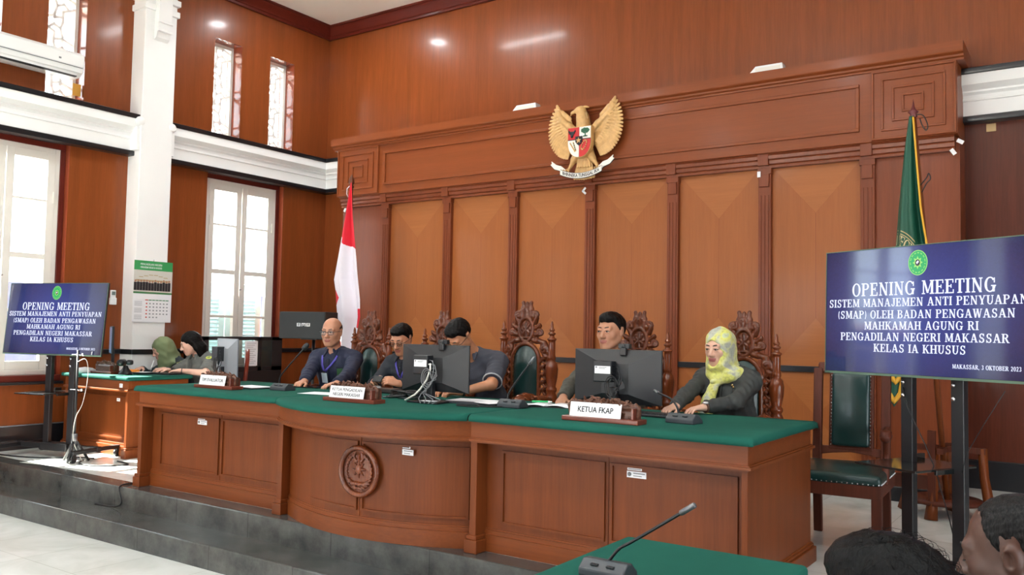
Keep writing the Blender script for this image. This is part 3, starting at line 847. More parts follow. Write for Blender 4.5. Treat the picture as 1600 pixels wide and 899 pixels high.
# ---- the tall wood panelling behind the bench
pw = struct(empty('wall_panelling', (-4.6, 7.91, 0)))
def PM(): return MB()
def lp(o, m):      # world-built mesh -> local to the panelling
    o.data.transform(Matrix.Translation(-Vector((-4.6, 7.91, 0)))); return o
PX0, PX1 = -8.25, -0.96
lp(MB().box(PX0+0.004, PX1-0.004, 8.06, YB+0.01, 0, 2.98).build('backing', M['pilaster_wood'], pw), 0)
plinth = struct(MB().box(PX0-0.02, PX1+0.02, 7.27, 8.07, -0.003, 0.115).build('trim_plinth', M['black_trim'], bevel=0.006))
PIL = [-7.46, -6.46, -5.50, -4.50, -3.546, -2.61, -1.69]
edges = [PX0]+PIL+[PX1]
for i in range(len(edges)-1):
    a = edges[i]+(0.06 if i else 0.0); b = edges[i+1]-(0.06 if i < len(edges)-2 else 0.0)
    m = MB(); y = 8.052; z0, z1 = 0.115, 2.87
    c = (a+b)/2; hw = (b-a)/2
    zt, zb = 2.87, 0.98
    if 0 < i < len(edges)-2:
        ap, bp = zt-0.46, zb+0.46
        def q(*pts, mat=0): m.add([(p[0], y, p[1]) for p in pts], [tuple(range(len(pts)))], mat)
        q((a, zt), (b, zt), (c, ap), mat=1)
        q((a, zb), (c-0.0015, bp), (c-0.0015, ap), (a, zt)); q((b, zb), (b, zt), (c+0.0015, ap), (c+0.0015, bp))
        q((c-0.0015, bp), (c+0.0015, bp), (c+0.0015, ap), (c-0.0015, ap), mat=2)
        q((a, zb), (b, zb), (c, bp), mat=1)
        # lower field mirrors the same joinery
        q((a, z0), (a, zb), (c, z0+0.43)); q((b, z0), (c, z0+0.43), (b, zb)); q((a, zb), (b, zb), (c, z0+0.43), mat=1); q((a, z0), (c, z0+0.43), (b, z0), mat=1)
        o = m.build('panel', [M['panel_wood'], M['panel_wood_x'], M['pilaster_wood']], pw, recalc=False)
    else:
        m.box(a, b, 8.045, 8.061, z0, z1)
        o = m.build('panel', [M['pilaster_wood']], pw)
    lp(o, 0)
    r = MB().box(a, b, 8.02, 8.06, 0.945, 1.0).build('rail', M['black_trim'], pw, bevel=0.004); lp(r, 0)
for x in PIL:
    m = MB()
    m.box(x-0.06, x+0.06, 8.005, 8.065, 0.115, 2.87)
    for s in (-0.035, 0.0, 0.035): m.box(x+s-0.006, x+s+0.006, 7.998, 8.006, 0.2, 2.6)
    m.box(x-0.045, x+0.045, 7.985, 8.006, 2.68, 2.8); m.box(x-0.066, x+0.066, 7.99, 8.06, 2.8, 2.875)
    m.box(x-0.05, x+0.05, 7.945, 8.0, 2.875, 2.985)
    lp(m.build('pilaster', M['pilaster_wood'], pw, bevel=0.003), 0)
led = MB()
led.prism([(8.07, 2.855), (7.985, 2.855), (7.98, 2.875), (7.985, 2.885), (7.97, 2.89), (7.965, 2.92), (7.97, 2.93), (7.955, 2.935), (7.95, 2.965), (7.955, 2.975), (7.94, 2.99), (8.07, 2.99)], 'x', PX0+0.03, PX1-0.03)
lp(led.build('ledge', M['pilaster_wood'], pw), 0)
fr = MB(); fr.box(PX0+0.02, PX1-0.0, 7.915, YB, 2.985, 3.61)
lp(fr.build('frieze', M['frieze_wood'], pw, bevel=0.004), 0)
def frame_bars(m, x0, x1, z0, z1, y, w=0.022, d=0.02):
    m.box(x0, x1, y-d, y+0.001, z0, z0+w); m.box(x0, x1, y-d, y+0.001, z1-w, z1)
    m.box(x0, x0+w, y-d, y+0.001, z0+w, z1-w); m.box(x1-w, x1, y-d, y+0.001, z0+w, z1-w)
fm = MB(); frame_bars(fm, -7.42, -1.735, 3.085, 3.51, 7.915, 0.03)
lp(fm.build('moulding', M['frieze_wood'], pw, bevel=0.004), 0)
for x0, x1 in ((PX0+0.03, -7.5), (-1.63, PX1-0.005)):
    m = MB(); m.box(x0, x1, 7.9, 7.916, 2.99, 3.6)
    cx, cz = (x0+x1)/2, 3.295; hw, hz = (x1-x0)/2, 0.305
    for k in (1.0, 0.76, 0.5, 0.26): frame_bars(m, cx-hw*k, cx+hw*k, cz-hz*k, cz+hz*k, 7.9, 0.018, 0.016)
    lp(m.build('corner_block', M['frieze_wood'], pw, bevel=0.003), 0)
cp = MB()
cp.prism([(YB, 3.6), (7.9, 3.6), (7.895, 3.615), (7.875, 3.625), (7.87, 3.64), (7.84, 3.655), (7.835, 3.665), (7.835, 3.745), (YB, 3.745)], 'x', PX0-0.05, PX1+0.055)
lp(cp.build('cornice_cap', M['frieze_wood'], pw), 0)

struct(MB().box(PX1+0.002, XR, YB-0.012, YB+0.01, 0.2, 3.2).build('trim_%d' % (tn+1), M['shade_veneer']))  # thin board added over the lower wall, carrying its shade as colour
# ---- ceiling downlights (out of view, seen as reflections in the varnish)
for i, (x, y) in enumerate(CEILING_LAMPS):
    t = thing('ceiling_light', 'round white recessed ceiling downlight with glowing disc', 'light', (x, y, ZCEIL-0.03), 0, 'ceiling downlights')
    MB().lathe([(0.10, 0.0), (0.135, 0.004), (0.14, 0.03), (0.10, 0.031), (0.095, 0.02)], (0, 0, 0), 24).build('rim', M['white_plastic'], t)
    MB().lathe([(0.001, 0.012), (0.1, 0.012), (0.1, 0.02), (0.001, 0.02)], (0, 0, 0), 24).build('diffuser', M['lamp_glow'], t)
    l = area_light('downlight', (x, y, ZCEIL-0.05), (0, 0, -1), 0.22, 0.22, LAMP_W if i else 14.0, (0.9, 0.96, 1.0), shape='DISK')

t = thing('ceiling_light', 'long white ceiling batten light above the far left corner', 'light', (-6.65, 6.67, ZCEIL-0.05))
m = MB(); m.box(-0.55, 0.55, -0.06, 0.06, 0.02, 0.05); m.build('housing', M['white_plastic'], t, bevel=0.006)
m = MB(); m.box(-0.53, 0.53, -0.045, 0.045, 0.0, 0.022); m.build('tube', M['lamp_glow'], t, bevel=0.01)
area_light('batten', (-6.65, 6.67, ZCEIL-0.06), (0, 0, -1), 1.06, 0.09, 26, (0.92, 0.97, 1.0))
# ------------------------------------------------------------------ the judges' bench: three units, each with its own green cloth
def to_local(o, parent):
    o.data.transform(Matrix.Translation(-Vector(parent.location))); return o
def wb(mb, name, mat, parent, bevel=0.0, **kw):
    return to_local(mb.build(name, mat, parent, bevel=bevel, **kw), parent)

def stickers(parent, spots, n):
    for i, (x, z, y) in enumerate(spots):
        t = MB(); t.box(x-0.055, x+0.055, y-0.0015, y, z-0.02, z+0.013)
        t.box(x-0.052, x+0.03, y-0.0012, y, z+0.018, z+0.03)
        s = wb(t, 'asset_sticker', M['paper'], parent); s['label'] = 'white asset sticker'
        k = MB(); k.lathe([(0.001, -0.0008), (0.011, -0.0008), (0.011, 0), (0.001, 0)], (x-0.04, y-0.0014, z-0.003), 12, axis='y')
        k.box(x-0.018, x+0.048, y-0.0022, y-0.0014, z+0.001, z+0.006); k.box(x-0.018, x+0.03, y-0.0022, y-0.0014, z-0.012, z-0.008)
        k.box(x-0.048, x+0.025, y-0.0019, y-0.0011, z+0.022, z+0.026)
        wb(k, 'sticker_print', M['grey_ink'], s) if False else to_local(k.build('sticker_print', M['grey_ink'], s), parent)

YF, YBK = 3.97, 5.02
def bench_unit(x0, x1, label, bow=0.0, end_left=False, end_right=False, seam=None):
    t = thing('judges_bench', label, 'desk', ((x0+x1)/2, 4.5, 0), 0)
    xc, hw = (x0+x1)/2, (x1-x0)/2
    N = 28 if bow else 1
    X = [x0+(x1-x0)*i/N for i in range(N+1)]
    def fy(x, b): return -b*(1-((x-xc)/hw)**2)
    def strip(m, ya, yb, z0, z1, b, a=x0, c=x1):
        XX = [a+(c-a)*i/N for i in range(N+1)]
        for i in range(N):
            p, q = XX[i], XX[i+1]; f, g = ya+fy(p, b), ya+fy(q, b)
            m.add([(p, f, z0), (q, g, z0), (q, g, z1), (p, f, z1), (p, yb, z0), (q, yb, z0), (q, yb, z1), (p, yb, z1)],
                  [(0, 1, 2, 3), (3, 2, 6, 7), (0, 4, 5, 1)], 0, bool(bow))
        m.add([(a, ya, z0), (a, yb, z0), (a, yb, z1), (a, ya, z1)], [(0, 1, 2, 3)]); m.add([(c, ya, z0), (c, yb, z0), (c, yb, z1), (c, ya, z1)], [(0, 1, 2, 3)])
        m.add([(a, yb, z0), (c, yb, z0), (c, yb, z1), (a, yb, z1)], [(0, 1, 2, 3)])
    m = MB(); strip(m, YF, YF+0.12, 0.65, 0.748, bow)
    if end_right: m.box(x1-0.03, x1, YF+0.12, YBK, 0.65, 0.748)
    if end_left: m.box(x0, x0+0.03, YF+0.12, YBK, 0.65, 0.748)
    wb(m, 'apron', M['desk_wood_x'], t, weld=True)
    m = MB()
    for dz0, dz1, e in ((0.624, 0.632, 0.008), (0.632, 0.645, 0.02), (0.645, 0.652, 0.01)): 
        strip(m, YF-e, YF+0.05, dz0, dz1, bow, x0-(e if end_left else 0), x1+(e if end_right else 0))
        if end_right: m.box(x1-0.01, x1+e, YF+0.05, YBK+e, dz0, dz1)
        if end_left: m.box(x0-e, x0+0.01, YF+0.05, YBK+e, dz0, dz1)
    wb(m, 'moulding', M['desk_wood_x'], t, weld=True)
    # recessed front
    yp = 4.07; b2 = bow*0.86
    ia, ic = x0+0.045, x1-(0.03 if end_right else 0.0)
    m = MB(); strip(m, yp, yp+0.03, 0.0, 0.65, b2, ia, ic)
    wb(m, 'front_panel', M['desk_wood'], t, weld=True)
    m = MB()
    strip(m, yp-0.022, yp+0.01, 0.0, 0.095, b2, ia, ic); strip(m, yp-0.012, yp+0.01, 0.095, 0.12, b2, ia, ic); strip(m, yp-0.006, yp+0.01, 0.12, 0.13, b2, ia, ic)
    wb(m, 'base_board', M['desk_wood_x'], t, weld=True)
    # raised beads around two fields
    mid = seam if seam is not None else xc+0.02
    m = MB(); w = 0.014
    def curve_bar(xa, xb, za, zb, d=0.012):
        K = max(1, int((xb-xa)/0.05)) if bow else 1
        for i in range(K):
            p, q = xa+(xb-xa)*i/K, xa+(xb-xa)*(i+1)/K
            f, g = yp+fy2(p), yp+fy2(q)
            m.add([(p, f-d, za), (q, g-d, za), (q, g-d, zb), (p, f-d, zb), (p, f+.002, za), (q, g+.002, za), (q, g+.002, zb), (p, f+.002, zb)],
                  [(0, 1, 2, 3), (3, 2, 6, 7), (0, 4, 5, 1), (0, 3, 7, 4), (1, 5, 6, 2)])
    def fy2(x):
        xm, h2 = (ia+ic)/2, (ic-ia)/2
        return -b2*(1-((x-xm)/h2)**2) if bow else 0.0
    for fa, fb in ((ia+0.11, mid-0.016), (mid+0.016, ic-0.05)):
        curve_bar(fa, fb, 0.165, 0.165+w); curve_bar(fa, fb, 0.58-w, 0.58)
        curve_bar(fa, fa+w, 0.165+w, 0.58-w); curve_bar(fb-w, fb, 0.165+w, 0.58-w)
    curve_bar(mid-0.004, mid+0.004, 0.13, 0.63, 0.004)
    wb(m, 'panel_bead', M['desk_wood'], t)
    # pilaster at the left joint, side panels at the free ends
    m = MB(); m.box(x0, x0+0.045, YF, yp+0.02 if not end_left else YBK, 0.0, 0.65)
    wb(m, 'pilaster', M['desk_wood'], t, bevel=0.002)
    m = MB(); m.box(x0-0.022, x0+0.065, YF-0.02, yp+0.02, 0, 0.075); m.box(x0-0.014, x0+0.057, YF-0.012, yp+0.02, 0.075, 0.1)
    wb(m, 'plinth', M['desk_wood'], t, bevel=0.004)
    if end_right:
        m = MB(); m.box(x1-0.03, x1, YF, YBK, 0, 0.65)
        wb(m, 'side_panel', M['desk_wood'], t, bevel=0.002)
        m = MB(); m.box(x1-0.035, x1+0.028, YF-0.02, YBK+0.02, 0, 0.085); m.box(x1-0.03, x1+0.016, YF-0.012, YBK+0.012, 0.085, 0.1); m.box(x1-0.03, x1+0.01, YF-0.006, YBK+0.006, 0.1, 0.108)
        wb(m, 'plinth', M['desk_wood_x'], t, bevel=0.004)
    m = MB(); strip(m, YF+0.03, YBK, 0.742, 0.752, bow); wb(m, 'top_board', M['desk_wood_x'], t, weld=True)
    # cloth
    m = MB(); a, c = x0-(0.03 if end_left else -0.003), x1+(0.035 if end_right else -0.003)
    K = 30; o = 0.035
    prof = [(0.0, 0.744), (0.002, 0.765), (0.012, 0.778), (0.03, 0.784)]
    rows = []
    for i in range(K+1):
        x = a+(c-a)*i/K; f = YF-o+(fy(min(max(x, x0), x1), bow))
        row = [(x, f+d, z) for d, z in prof]+[(x, f+(YBK+0.04-f)*k/8, 0.784+0.0012*math.sin(x*9+k*1.7)) for k in range(1, 8)]
        row += [(x, YBK+o-0.012, 0.782), (x, YBK+o, 0.765), (x, YBK+o, 0.742)]
        rows.append(row)
    def squash(row, xe): return [(xe, y, z) for _, y, z in row]
    if end_right:
        rows[-1] = [(x-0.02, y, z) for x, y, z in rows[-1]]
        n = len(rows[-1]); r = []
        for x, y, z in rows[-1]: r.append((c-0.004, min(max(y, YF-o+0.006), YBK+o-0.004), z-0.008 if z > 0.76 else z))
        rows.append(r)
        rows.append([(c, y, min(z, 0.748)) for x, y, z in r])
    if end_left:
        r = [(a-0.0, y, min(z, 0.75)) for x, y, z in rows[0]]; rows.insert(0, r)
    m.grid(rows, 0, True)
    o_ = wb(m, 'tablecloth', M['green_cloth'], t)
    so = o_.modifiers.new('thick', 'SOLIDIFY'); so.thickness = 0.004; so.offset = -1
    return t
bl = bench_unit(-6.27, -4.63, 'left straight section of the long wooden judges bench under green cloth', end_left=True, seam=-5.375)
bm_ = bench_unit(-4.63, -2.99, 'bowed middle section of the judges bench bearing a round carved emblem', bow=0.28, seam=-3.72)
br_ = bench_unit(-2.99, -1.37, 'right end section of the judges bench beside the empty chair', end_right=True, seam=-2.155)
stickers(bl, [(-5.6, 0.54, 4.068)], 1)
stickers(br_, [(-1.99, 0.535, 4.068)], 1)
_yb = 4.07-0.24*(1-((-3.40-(-3.7875))/0.8)**2)
stickers(bm_, [(-3.40, 0.54, _yb-0.004)], 1)

# carved round emblem on the bowed front
def emblem():
    B = Blob()
    for i in range(40):
        a, b = 2*PI*i/40, 2*PI*(i+1)/40
        B.cap((0.142*math.cos(a), -0.012, 0.142*math.sin(a)), (0.142*math.cos(b), -0.012, 0.142*math.sin(b)), 0.016, k=0.004)
    B.ell((0, 0.004, 0), (0.146, 0.012, 0.146), k=0.004)
    for i in range(13):                                   # leafy wreath
        for s in (-1, 1):
            a = math.radians(-80+i*12.5); r = 0.1
            c = np.array((s*r*math.cos(a), -0.014, r*math.sin(a)*1.05))
            d = np.array((-s*math.sin(a)*0.8+s*0.5*math.cos(a), -0.12, math.cos(a)*0.8+0.5*math.sin(a))); d /= np.linalg.norm(d)
            B.cap(c-d*0.012, c+d*0.016, 0.008, 0.004, k=0.003)
    for i in range(8):                                    # eight-point star of the court seal
        a = PI/4*i
        B.cap((0, -0.016, 0.012), (0.052*math.cos(a), -0.012, 0.012+0.052*math.sin(a)), 0.012, 0.003, k=0.004)
    B.ell((0, -0.018, 0.012), (0.024, 0.012, 0.03), k=0.003)
    B.cap((-0.05, -0.014, -0.075), (0.05, -0.014, -0.075), 0.012, 0.012, k=0.004); B.cap((-0.05, -0.014, -0.075), (-0.07, -0.012, -0.055), 0.01, 0.006); B.cap((0.05, -0.014, -0.075), (0.07, -0.012, -0.055), 0.01, 0.006)
    for i in range(5): B.cap((-0.04+0.02*i, -0.024, -0.08), (-0.036+0.02*i, -0.024, -0.07), 0.004, k=0.002)
    for s in (-1, 1): B.cap((s*0.02, -0.014, 0.06), (s*0.045, -0.012, 0.092), 0.008, 0.004)
    B.cap((0, -0.014, 0.07), (0, -0.012, 0.1), 0.01, 0.005)
    o = blob_mesh('carved_emblem', B, 0.0035, M['carved_gloss'], bm_, smooth_it=1)
    y = 4.07-0.24*(1-((-3.715+3.7875)/0.8)**2)
    o.data.transform(Matrix.Rotation(math.radians(3), 4, 'Z')); o.location = Vector((-3.715, y-0.008, 0.4))-Vector(bm_.location)
emblem()

# ---- side desk by the left wall
def side_desk():
    x0, x1, y0, y1 = -8.72, -7.6, 4.69, 5.34
    t = thing('side_desk', 'smaller wooden side desk under green cloth near the left window', 'desk', ((x0+x1)/2, (y0+y1)/2, 0))
    m = MB()
    m.box(x0, x1, y0, y0+0.03, 0.65, 0.735); m.box(x1-0.03, x1, y0+0.03, y1, 0.65, 0.735); m.box(x0, x0+0.03, y0+0.03, y1, 0.65, 0.735)
    wb(m, 'apron', M['desk_wood_x'], t, bevel=0.002)
    m = MB()
    m.box(x0-0.015, x1+0.015, y0-0.015, y0+0.02, 0.625, 0.648); m.box(x1-0.02, x1+0.015, y0, y1, 0.625, 0.648)
    wb(m, 'moulding', M['desk_wood_x'], t, bevel=0.005)
    m = MB(); m.box(x0+0.05, x1-0.03, y0+0.09, y0+0.12, 0, 0.65); wb(m, 'front_panel', M['desk_wood'], t)
    m = MB(); frame_bars(m, x0+0.14, x1-0.08, 0.16, 0.57, y0+0.09, 0.016, 0.01); wb(m, 'panel_bead', M['desk_wood'], t)
    m = MB(); m.box(x0+0.05, x1-0.03, y0+0.065, y0+0.09, 0, 0.1); m.box(x0+0.05, x1-0.03, y0+0.078, y0+0.09, 0.1, 0.125); wb(m, 'base_board', M['desk_wood_x'], t, bevel=0.003)
    m = MB(); m.box(x1-0.035, x1, y0, y1, 0, 0.65); wb(m, 'side_panel', M['desk_wood'], t, bevel=0.002)
    m = MB(); m.box(x0, x0+0.05, y0, y1, 0, 0.65); wb(m, 'side_panel', M['desk_wood'], t, bevel=0.002)
    for xa, xb in ((x1-0.05, x1+0.025), (x0-0.01, x0+0.065)):
        m = MB(); m.box(xa, xb, y0-0.02, y1+0.01, 0, 0.085); m.box(xa+0.008, xb-0.008, y0-0.012, y1, 0.085, 0.1); wb(m, 'plinth', M['desk_wood'], t, bevel=0.004)
    m = MB(); m.box(x0, x1, y0, y1, 0.73, 0.74); wb(m, 'top_board', M['desk_wood_x'], t)
    m = MB(); m.box(x0-0.03, x1+0.035, y0-0.035, y1+0.03, 0.735, 0.772); wb(m, 'tablecloth', M['green_cloth'], t, bevel=0.014, seg=4)
    m = MB(); m.box(-7.745, -7.695, y0-0.0015, y0, 0.665, 0.703); s = wb(m, 'asset_sticker', M['paper'], t)
    m = MB(); m.box(-7.735, -7.705, y0-0.0025, y0-0.0012, 0.69, 0.694); m.box(-7.735, -7.715, y0-0.0025, y0-0.0012, 0.677, 0.681); to_local(m.build('sticker_print', M['grey_ink'], s), t)
    m = MB(); m.box(-7.93, -7.875, y0+0.0885, y0+0.09, 0.52, 0.55); s = wb(m, 'asset_sticker', M['paper'], t)
    m = MB(); m.box(-7.92, -7.89, y0+0.0875, y0+0.089, 0.533, 0.538); to_local(m.build('sticker_print', M['grey_ink'], s), t)
side_desk()

# ---- table in the foreground
def front_table():
    x0, x1, y0, y1, zt = -1.6, -0.875, 1.85, 3.19, 0.44
    t = thing('clerk_table', 'green cloth covered table in the foreground holding a gooseneck microphone', 'table', ((x0+x1)/2, (y0+y1)/2, ZLOW))
    z0 = ZLOW
    m = MB(); m.box(x0+0.03, x1-0.03, y0+0.03, y1-0.03, zt-0.05, zt-0.02); wb(m, 'table_top', M['desk_wood_x'], t)
    for sx in (0, 1):
        for sy in (0, 1):
            lx = x0+0.05 if sx == 0 else x1-0.11; ly = y0+0.05 if sy == 0 else y1-0.11
            m = MB(); m.box(lx, lx+0.06, ly, ly+0.06, z0, zt-0.05); wb(m, 'leg', M['desk_wood'], t, bevel=0.004)
    m = MB(); m.box(x0+0.07, x1-0.07, y1-0.1, y1-0.08, z0+0.12, zt-0.05); wb(m, 'modesty_panel', M['desk_wood'], t)
    m = MB(); m.box(x0, x1, y0, y1, zt-0.075, zt); o = wb(m, 'tablecloth', M['green_cloth'], t, bevel=0.02, seg=4)
front_table()

# ------------------------------------------------------------------ carved high-back chairs
def carved_chair():
    t = thing('carved_armchair', '', 'chair')
    # back: crest, medallion, pierced border
    B = Blob()
    W = 0.205
    def arc(cx, cz, rx, rz, a0, a1, r, y=0.0, n=14, k=0.004, flat=None):
        P = [(cx+rx*math.cos(math.radians(a0+(a1-a0)*i/n)), y, cz+rz*math.sin(math.radians(a0+(a1-a0)*i/n))) for i in range(n+1)]
        for i in range(n): B.cap(P[i], P[i+1], r, k=k)
    def spiral(cx, cz, r0, turns, a0, s, r=0.012, y=-0.012):
        n = int(10*turns); P = []
        for i in range(n+1):
            f = i/n; a = math.radians(a0)+s*2*PI*turns*f; rr = r0*(1-0.85*f)
            P.append((cx+rr*math.cos(a), y-0.012*f, cz+rr*math.sin(a)))
        for i in range(n): B.cap(P[i], P[i+1], r*(1-0.3*i/n), k=0.003)
    # arched frame round the pad
    arc(0, 0.98, 0.118, 0.13, 0, 180, 0.016, -0.02, 20)
    B.cap((-0.118, -0.02, 0.52), (-0.118, -0.02, 0.98), 0.016); B.cap((0.118, -0.02, 0.52), (0.118, -0.02, 0.98), 0.016)
    # shoulders rising to the medallion
    for s in (-1, 1):
        B.chain([(s*0.195, 0, 0.98), (s*0.19, 0, 1.05), (s*0.15, 0, 1.115), (s*0.085, -0.005, 1.14)], [0.018, 0.02, 0.022, 0.02], k=0.01)
        B.chain([(s*0.19, 0, 0.98), (s*0.16, -0.01, 1.02), (s*0.13, -0.012, 1.09)], [0.014, 0.014, 0.012])
        # pierced leafwork down the sides
        for i in range(9):
            z = 0.54+i*0.056
            B.cap((s*0.128, -0.006, z), (s*0.175, -0.016, z+0.03), 0.012, 0.008); B.cap((s*0.175, -0.014, z+0.03), (s*0.148, -0.02, z+0.048), 0.009, 0.006)
            B.ell((s*0.15, -0.02, z+0.012), (0.012, 0.01, 0.014))
        B.cap((s*0.158, 0.006, 0.52), (s*0.158, 0.006, 1.06), 0.01)
        spiral(s*0.155, 1.07, 0.032, 1.3, 90 if s > 0 else 90, s)
        # leaves round the medallion
        for i in range(6):
            a = math.radians(-48+i*27); c = np.array((s*0.088*math.cos(a), -0.006, 1.215+0.105*math.sin(a)))
            e = np.array((s*(0.088*math.cos(a)+0.034*math.cos(a+0.5)), -0.012, 1.215+0.105*math.sin(a)+0.034*math.sin(a+0.5)))
            B.cap(c, e, 0.021, 0.016, k=0.01); B.cap(e, e+np.array((s*0.006, -0.014, 0.014)), 0.015, 0.008)
            B.cap(c+np.array((0, -0.016, 0)), e+np.array((0, -0.018, 0)), 0.006, 0.004, k=0.003)
        spiral(s*0.125, 1.19, 0.03, 1.2, 200 if s > 0 else -20, -s)
        spiral(s*0.07, 1.325, 0.03, 1.2, 0 if s > 0 else 180, s)
        B.chain([(s*0.03, -0.005, 1.33), (s*0.04, -0.006, 1.37), (s*0.034, -0.008, 1.4)], [0.018, 0.015, 0.012])
        B.ell((s*0.036, -0.008, 1.418), (0.015, 0.014, 0.016))
        B.cap((s*0.02, -0.016, 1.345), (s*0.028, -0.018, 1.385), 0.008, 0.006)
    arc(0, 1.215, 0.062, 0.088, 0, 360, 0.012, -0.022, 28)
    B.ell((0, -0.004, 1.215), (0.064, 0.018, 0.09))
    # seal inside the oval: scales, star, ribbon
    B.cap((-0.03, -0.024, 1.185), (0.03, -0.024, 1.25), 0.007, 0.005, k=0.003); B.cap((0.03, -0.024, 1.19), (-0.026, -0.024, 1.235), 0.006, 0.005, k=0.003)
    B.cap((0, -0.024, 1.17), (0, -0.024, 1.265), 0.006, k=0.003)
    for i in range(8):
        a = PI/4*i; B.ell((0.036*math.cos(a), -0.022, 1.215+0.052*math.sin(a)), (0.009, 0.006, 0.01), k=0.003)
    B.cap((-0.03, -0.022, 1.155), (0.03, -0.022, 1.155), 0.008, k=0.003)
    # crown
    B.ell((0, -0.004, 1.33), (0.055, 0.018, 0.034)); B.ell((0, -0.006, 1.37), (0.036, 0.016, 0.03)); B.ell((0, -0.01, 1.405), (0.016, 0.014, 0.022))
    arc(0, 1.355, 0.03, 0.022, 0, 180, 0.008, -0.022, 8)
    B.cap((-0.05, -0.016, 1.315), (0.05, -0.016, 1.315), 0.01)
    blob_mesh('carved_back', B, 0.0052, M['carved_wood'], t)
    # leather back pad with nails
    m = MB(); n = 16; rows = []
    for j in range(9):
        v = j/8*2-1
        row = []
        zt = 0.98+0.118*math.sqrt(max(0, 1-(v*0.98)**2))
        for i in range(n+1):
            z = 0.52+(zt-0.52)*i/n
            e = (1-v**4)*min(1, (n-i)/3.0 if i > n-3 else 1)
            row.append((v*0.105, -0.022-0.05*e*(0.75+0.25*math.sin(PI*i/n)), z))
        rows.append(row)
    m.grid(rows); m.box(-0.105, 0.105, -0.022, 0.02, 0.52, 0.98)
    m.build('back_pad', M['leather'], t)
    m = MB()
    for s in (-1, 1):
        for i in range(19): m.ball((s*0.107, -0.028, 0.53+i*0.0245), 0.0048, 6, 4)
    for i in range(15):
        a = PI*(i+0.5)/15; m.ball((0.107*math.cos(a), -0.028, 0.98+0.12*math.sin(a)), 0.0048, 6, 4)
    m.build('nail_trim', M['brass'], t)
    # turned posts with finials
    for s in (-1, 1):
        prof = [(0.02, 0.0), (0.022, 0.12), (0.03, 0.16), (0.026, 0.2), (0.034, 0.3), (0.036, 0.44), (0.03, 0.5), (0.04, 0.53), (0.04, 0.545), (0.03, 0.56), (0.046, 0.62), (0.05, 0.68), (0.044, 0.73), (0.032, 0.755), (0.042, 0.77), (0.042, 0.785), (0.032, 0.80), (0.046, 0.87), (0.05, 0.93), (0.042, 0.97), (0.026, 0.99), (0.032, 1.0), (0.03, 1.02),
                (0.027, 1.03), (0.026, 1.12), (0.026, 1.135), (0.034, 1.142), (0.034, 1.152), (0.02, 1.158), (0.017, 1.175), (0.028, 1.184), (0.028, 1.192), (0.016, 1.198), (0.015, 1.205), (0.022, 1.212), (0.02, 1.22), (0.012, 1.228), (0.011, 1.255), (0.006, 1.275), (0.001, 1.28)]
        MB().lathe(prof, (s*0.215, 0.0, 0), 18).build('post', M['carved_gloss'], t)
    # seat, rails, legs, arms
    m = MB(); m.box(-0.27, 0.27, -0.52, 0.03, 0.36, 0.43); m.build('seat_rail', M['carved_wood'], t, bevel=0.012)
    m = MB(); m.box(-0.25, 0.25, -0.51, -0.03, 0.42, 0.50); m.build('seat', M['leather'], t, bevel=0.035, seg=4)
    for s in (-1, 1):
        m = MB(); m.tube([(s*0.235, -0.49, 0.37), (s*0.245, -0.515, 0.25), (s*0.23, -0.5, 0.1), (s*0.245, -0.525, 0.0)], [0.04, 0.036, 0.024, 0.034], 10); m.build('leg', M['carved_wood'], t)
    for s in (-1, 1):
        A = Blob()
        A.chain([(s*0.22, -0.02, 0.7), (s*0.245, -0.15, 0.715), (s*0.26, -0.3, 0.72), (s*0.265, -0.42, 0.735), (s*0.265, -0.48, 0.72)], [0.026, 0.03, 0.034, 0.044, 0.05], k=0.01)
        A.ell((s*0.265, -0.49, 0.715), (0.046, 0.05, 0.052)); A.ell((s*0.265, -0.36, 0.735), (0.042, 0.05, 0.036))
        for i in range(4): A.cap((s*0.265-0.05, -0.36-i*0.045, 0.745-0.01*i), (s*0.265+0.05, -0.36-i*0.045, 0.745-0.01*i), 0.012, 0.012, k=0.006)
        for q in (-1, 1):
            for i in range(8):
                a = PI/4*i; A.cap((s*0.265+q*0.045, -0.49+0.026*math.cos(a), 0.715+0.026*math.sin(a)), (s*0.265+q*0.045, -0.49+0.026*math.cos(a+0.8), 0.715+0.026*math.sin(a+0.8)), 0.008, k=0.003)
        A.chain([(s*0.262, -0.44, 0.69), (s*0.255, -0.4, 0.56), (s*0.25, -0.44, 0.42)], [0.03, 0.024, 0.03], k=0.01)
        blob_mesh('arm', A, 0.006, M['carved_gloss'], t)
    return t
CH0 = carved_chair()
CHAIRS = [(-5.42, 5.68, 1.0, 'carved high back chair behind the bald man in navy'),
          (-4.58, 5.68, 1.0, 'carved high back chair between the man with the phone and the bowed man'),
          (-3.74, 5.68, 1.055, 'tallest carved chair with its green leather back showing at the bench centre'),
          (-2.76, 5.68, 1.0, 'carved high back chair behind the man at the right monitor'),
          (-1.985, 5.68, 1.0, 'carved high back chair behind the woman in the yellow headscarf')]
for i, (x, y, s, lb) in enumerate(CHAIRS):
    o = CH0 if i == 0 else copy_tree(CH0)
    o.location = (x, y, 0); o.scale = (s, s, s); o['label'] = lb; o['group'] = 'carved chairs behind the bench'

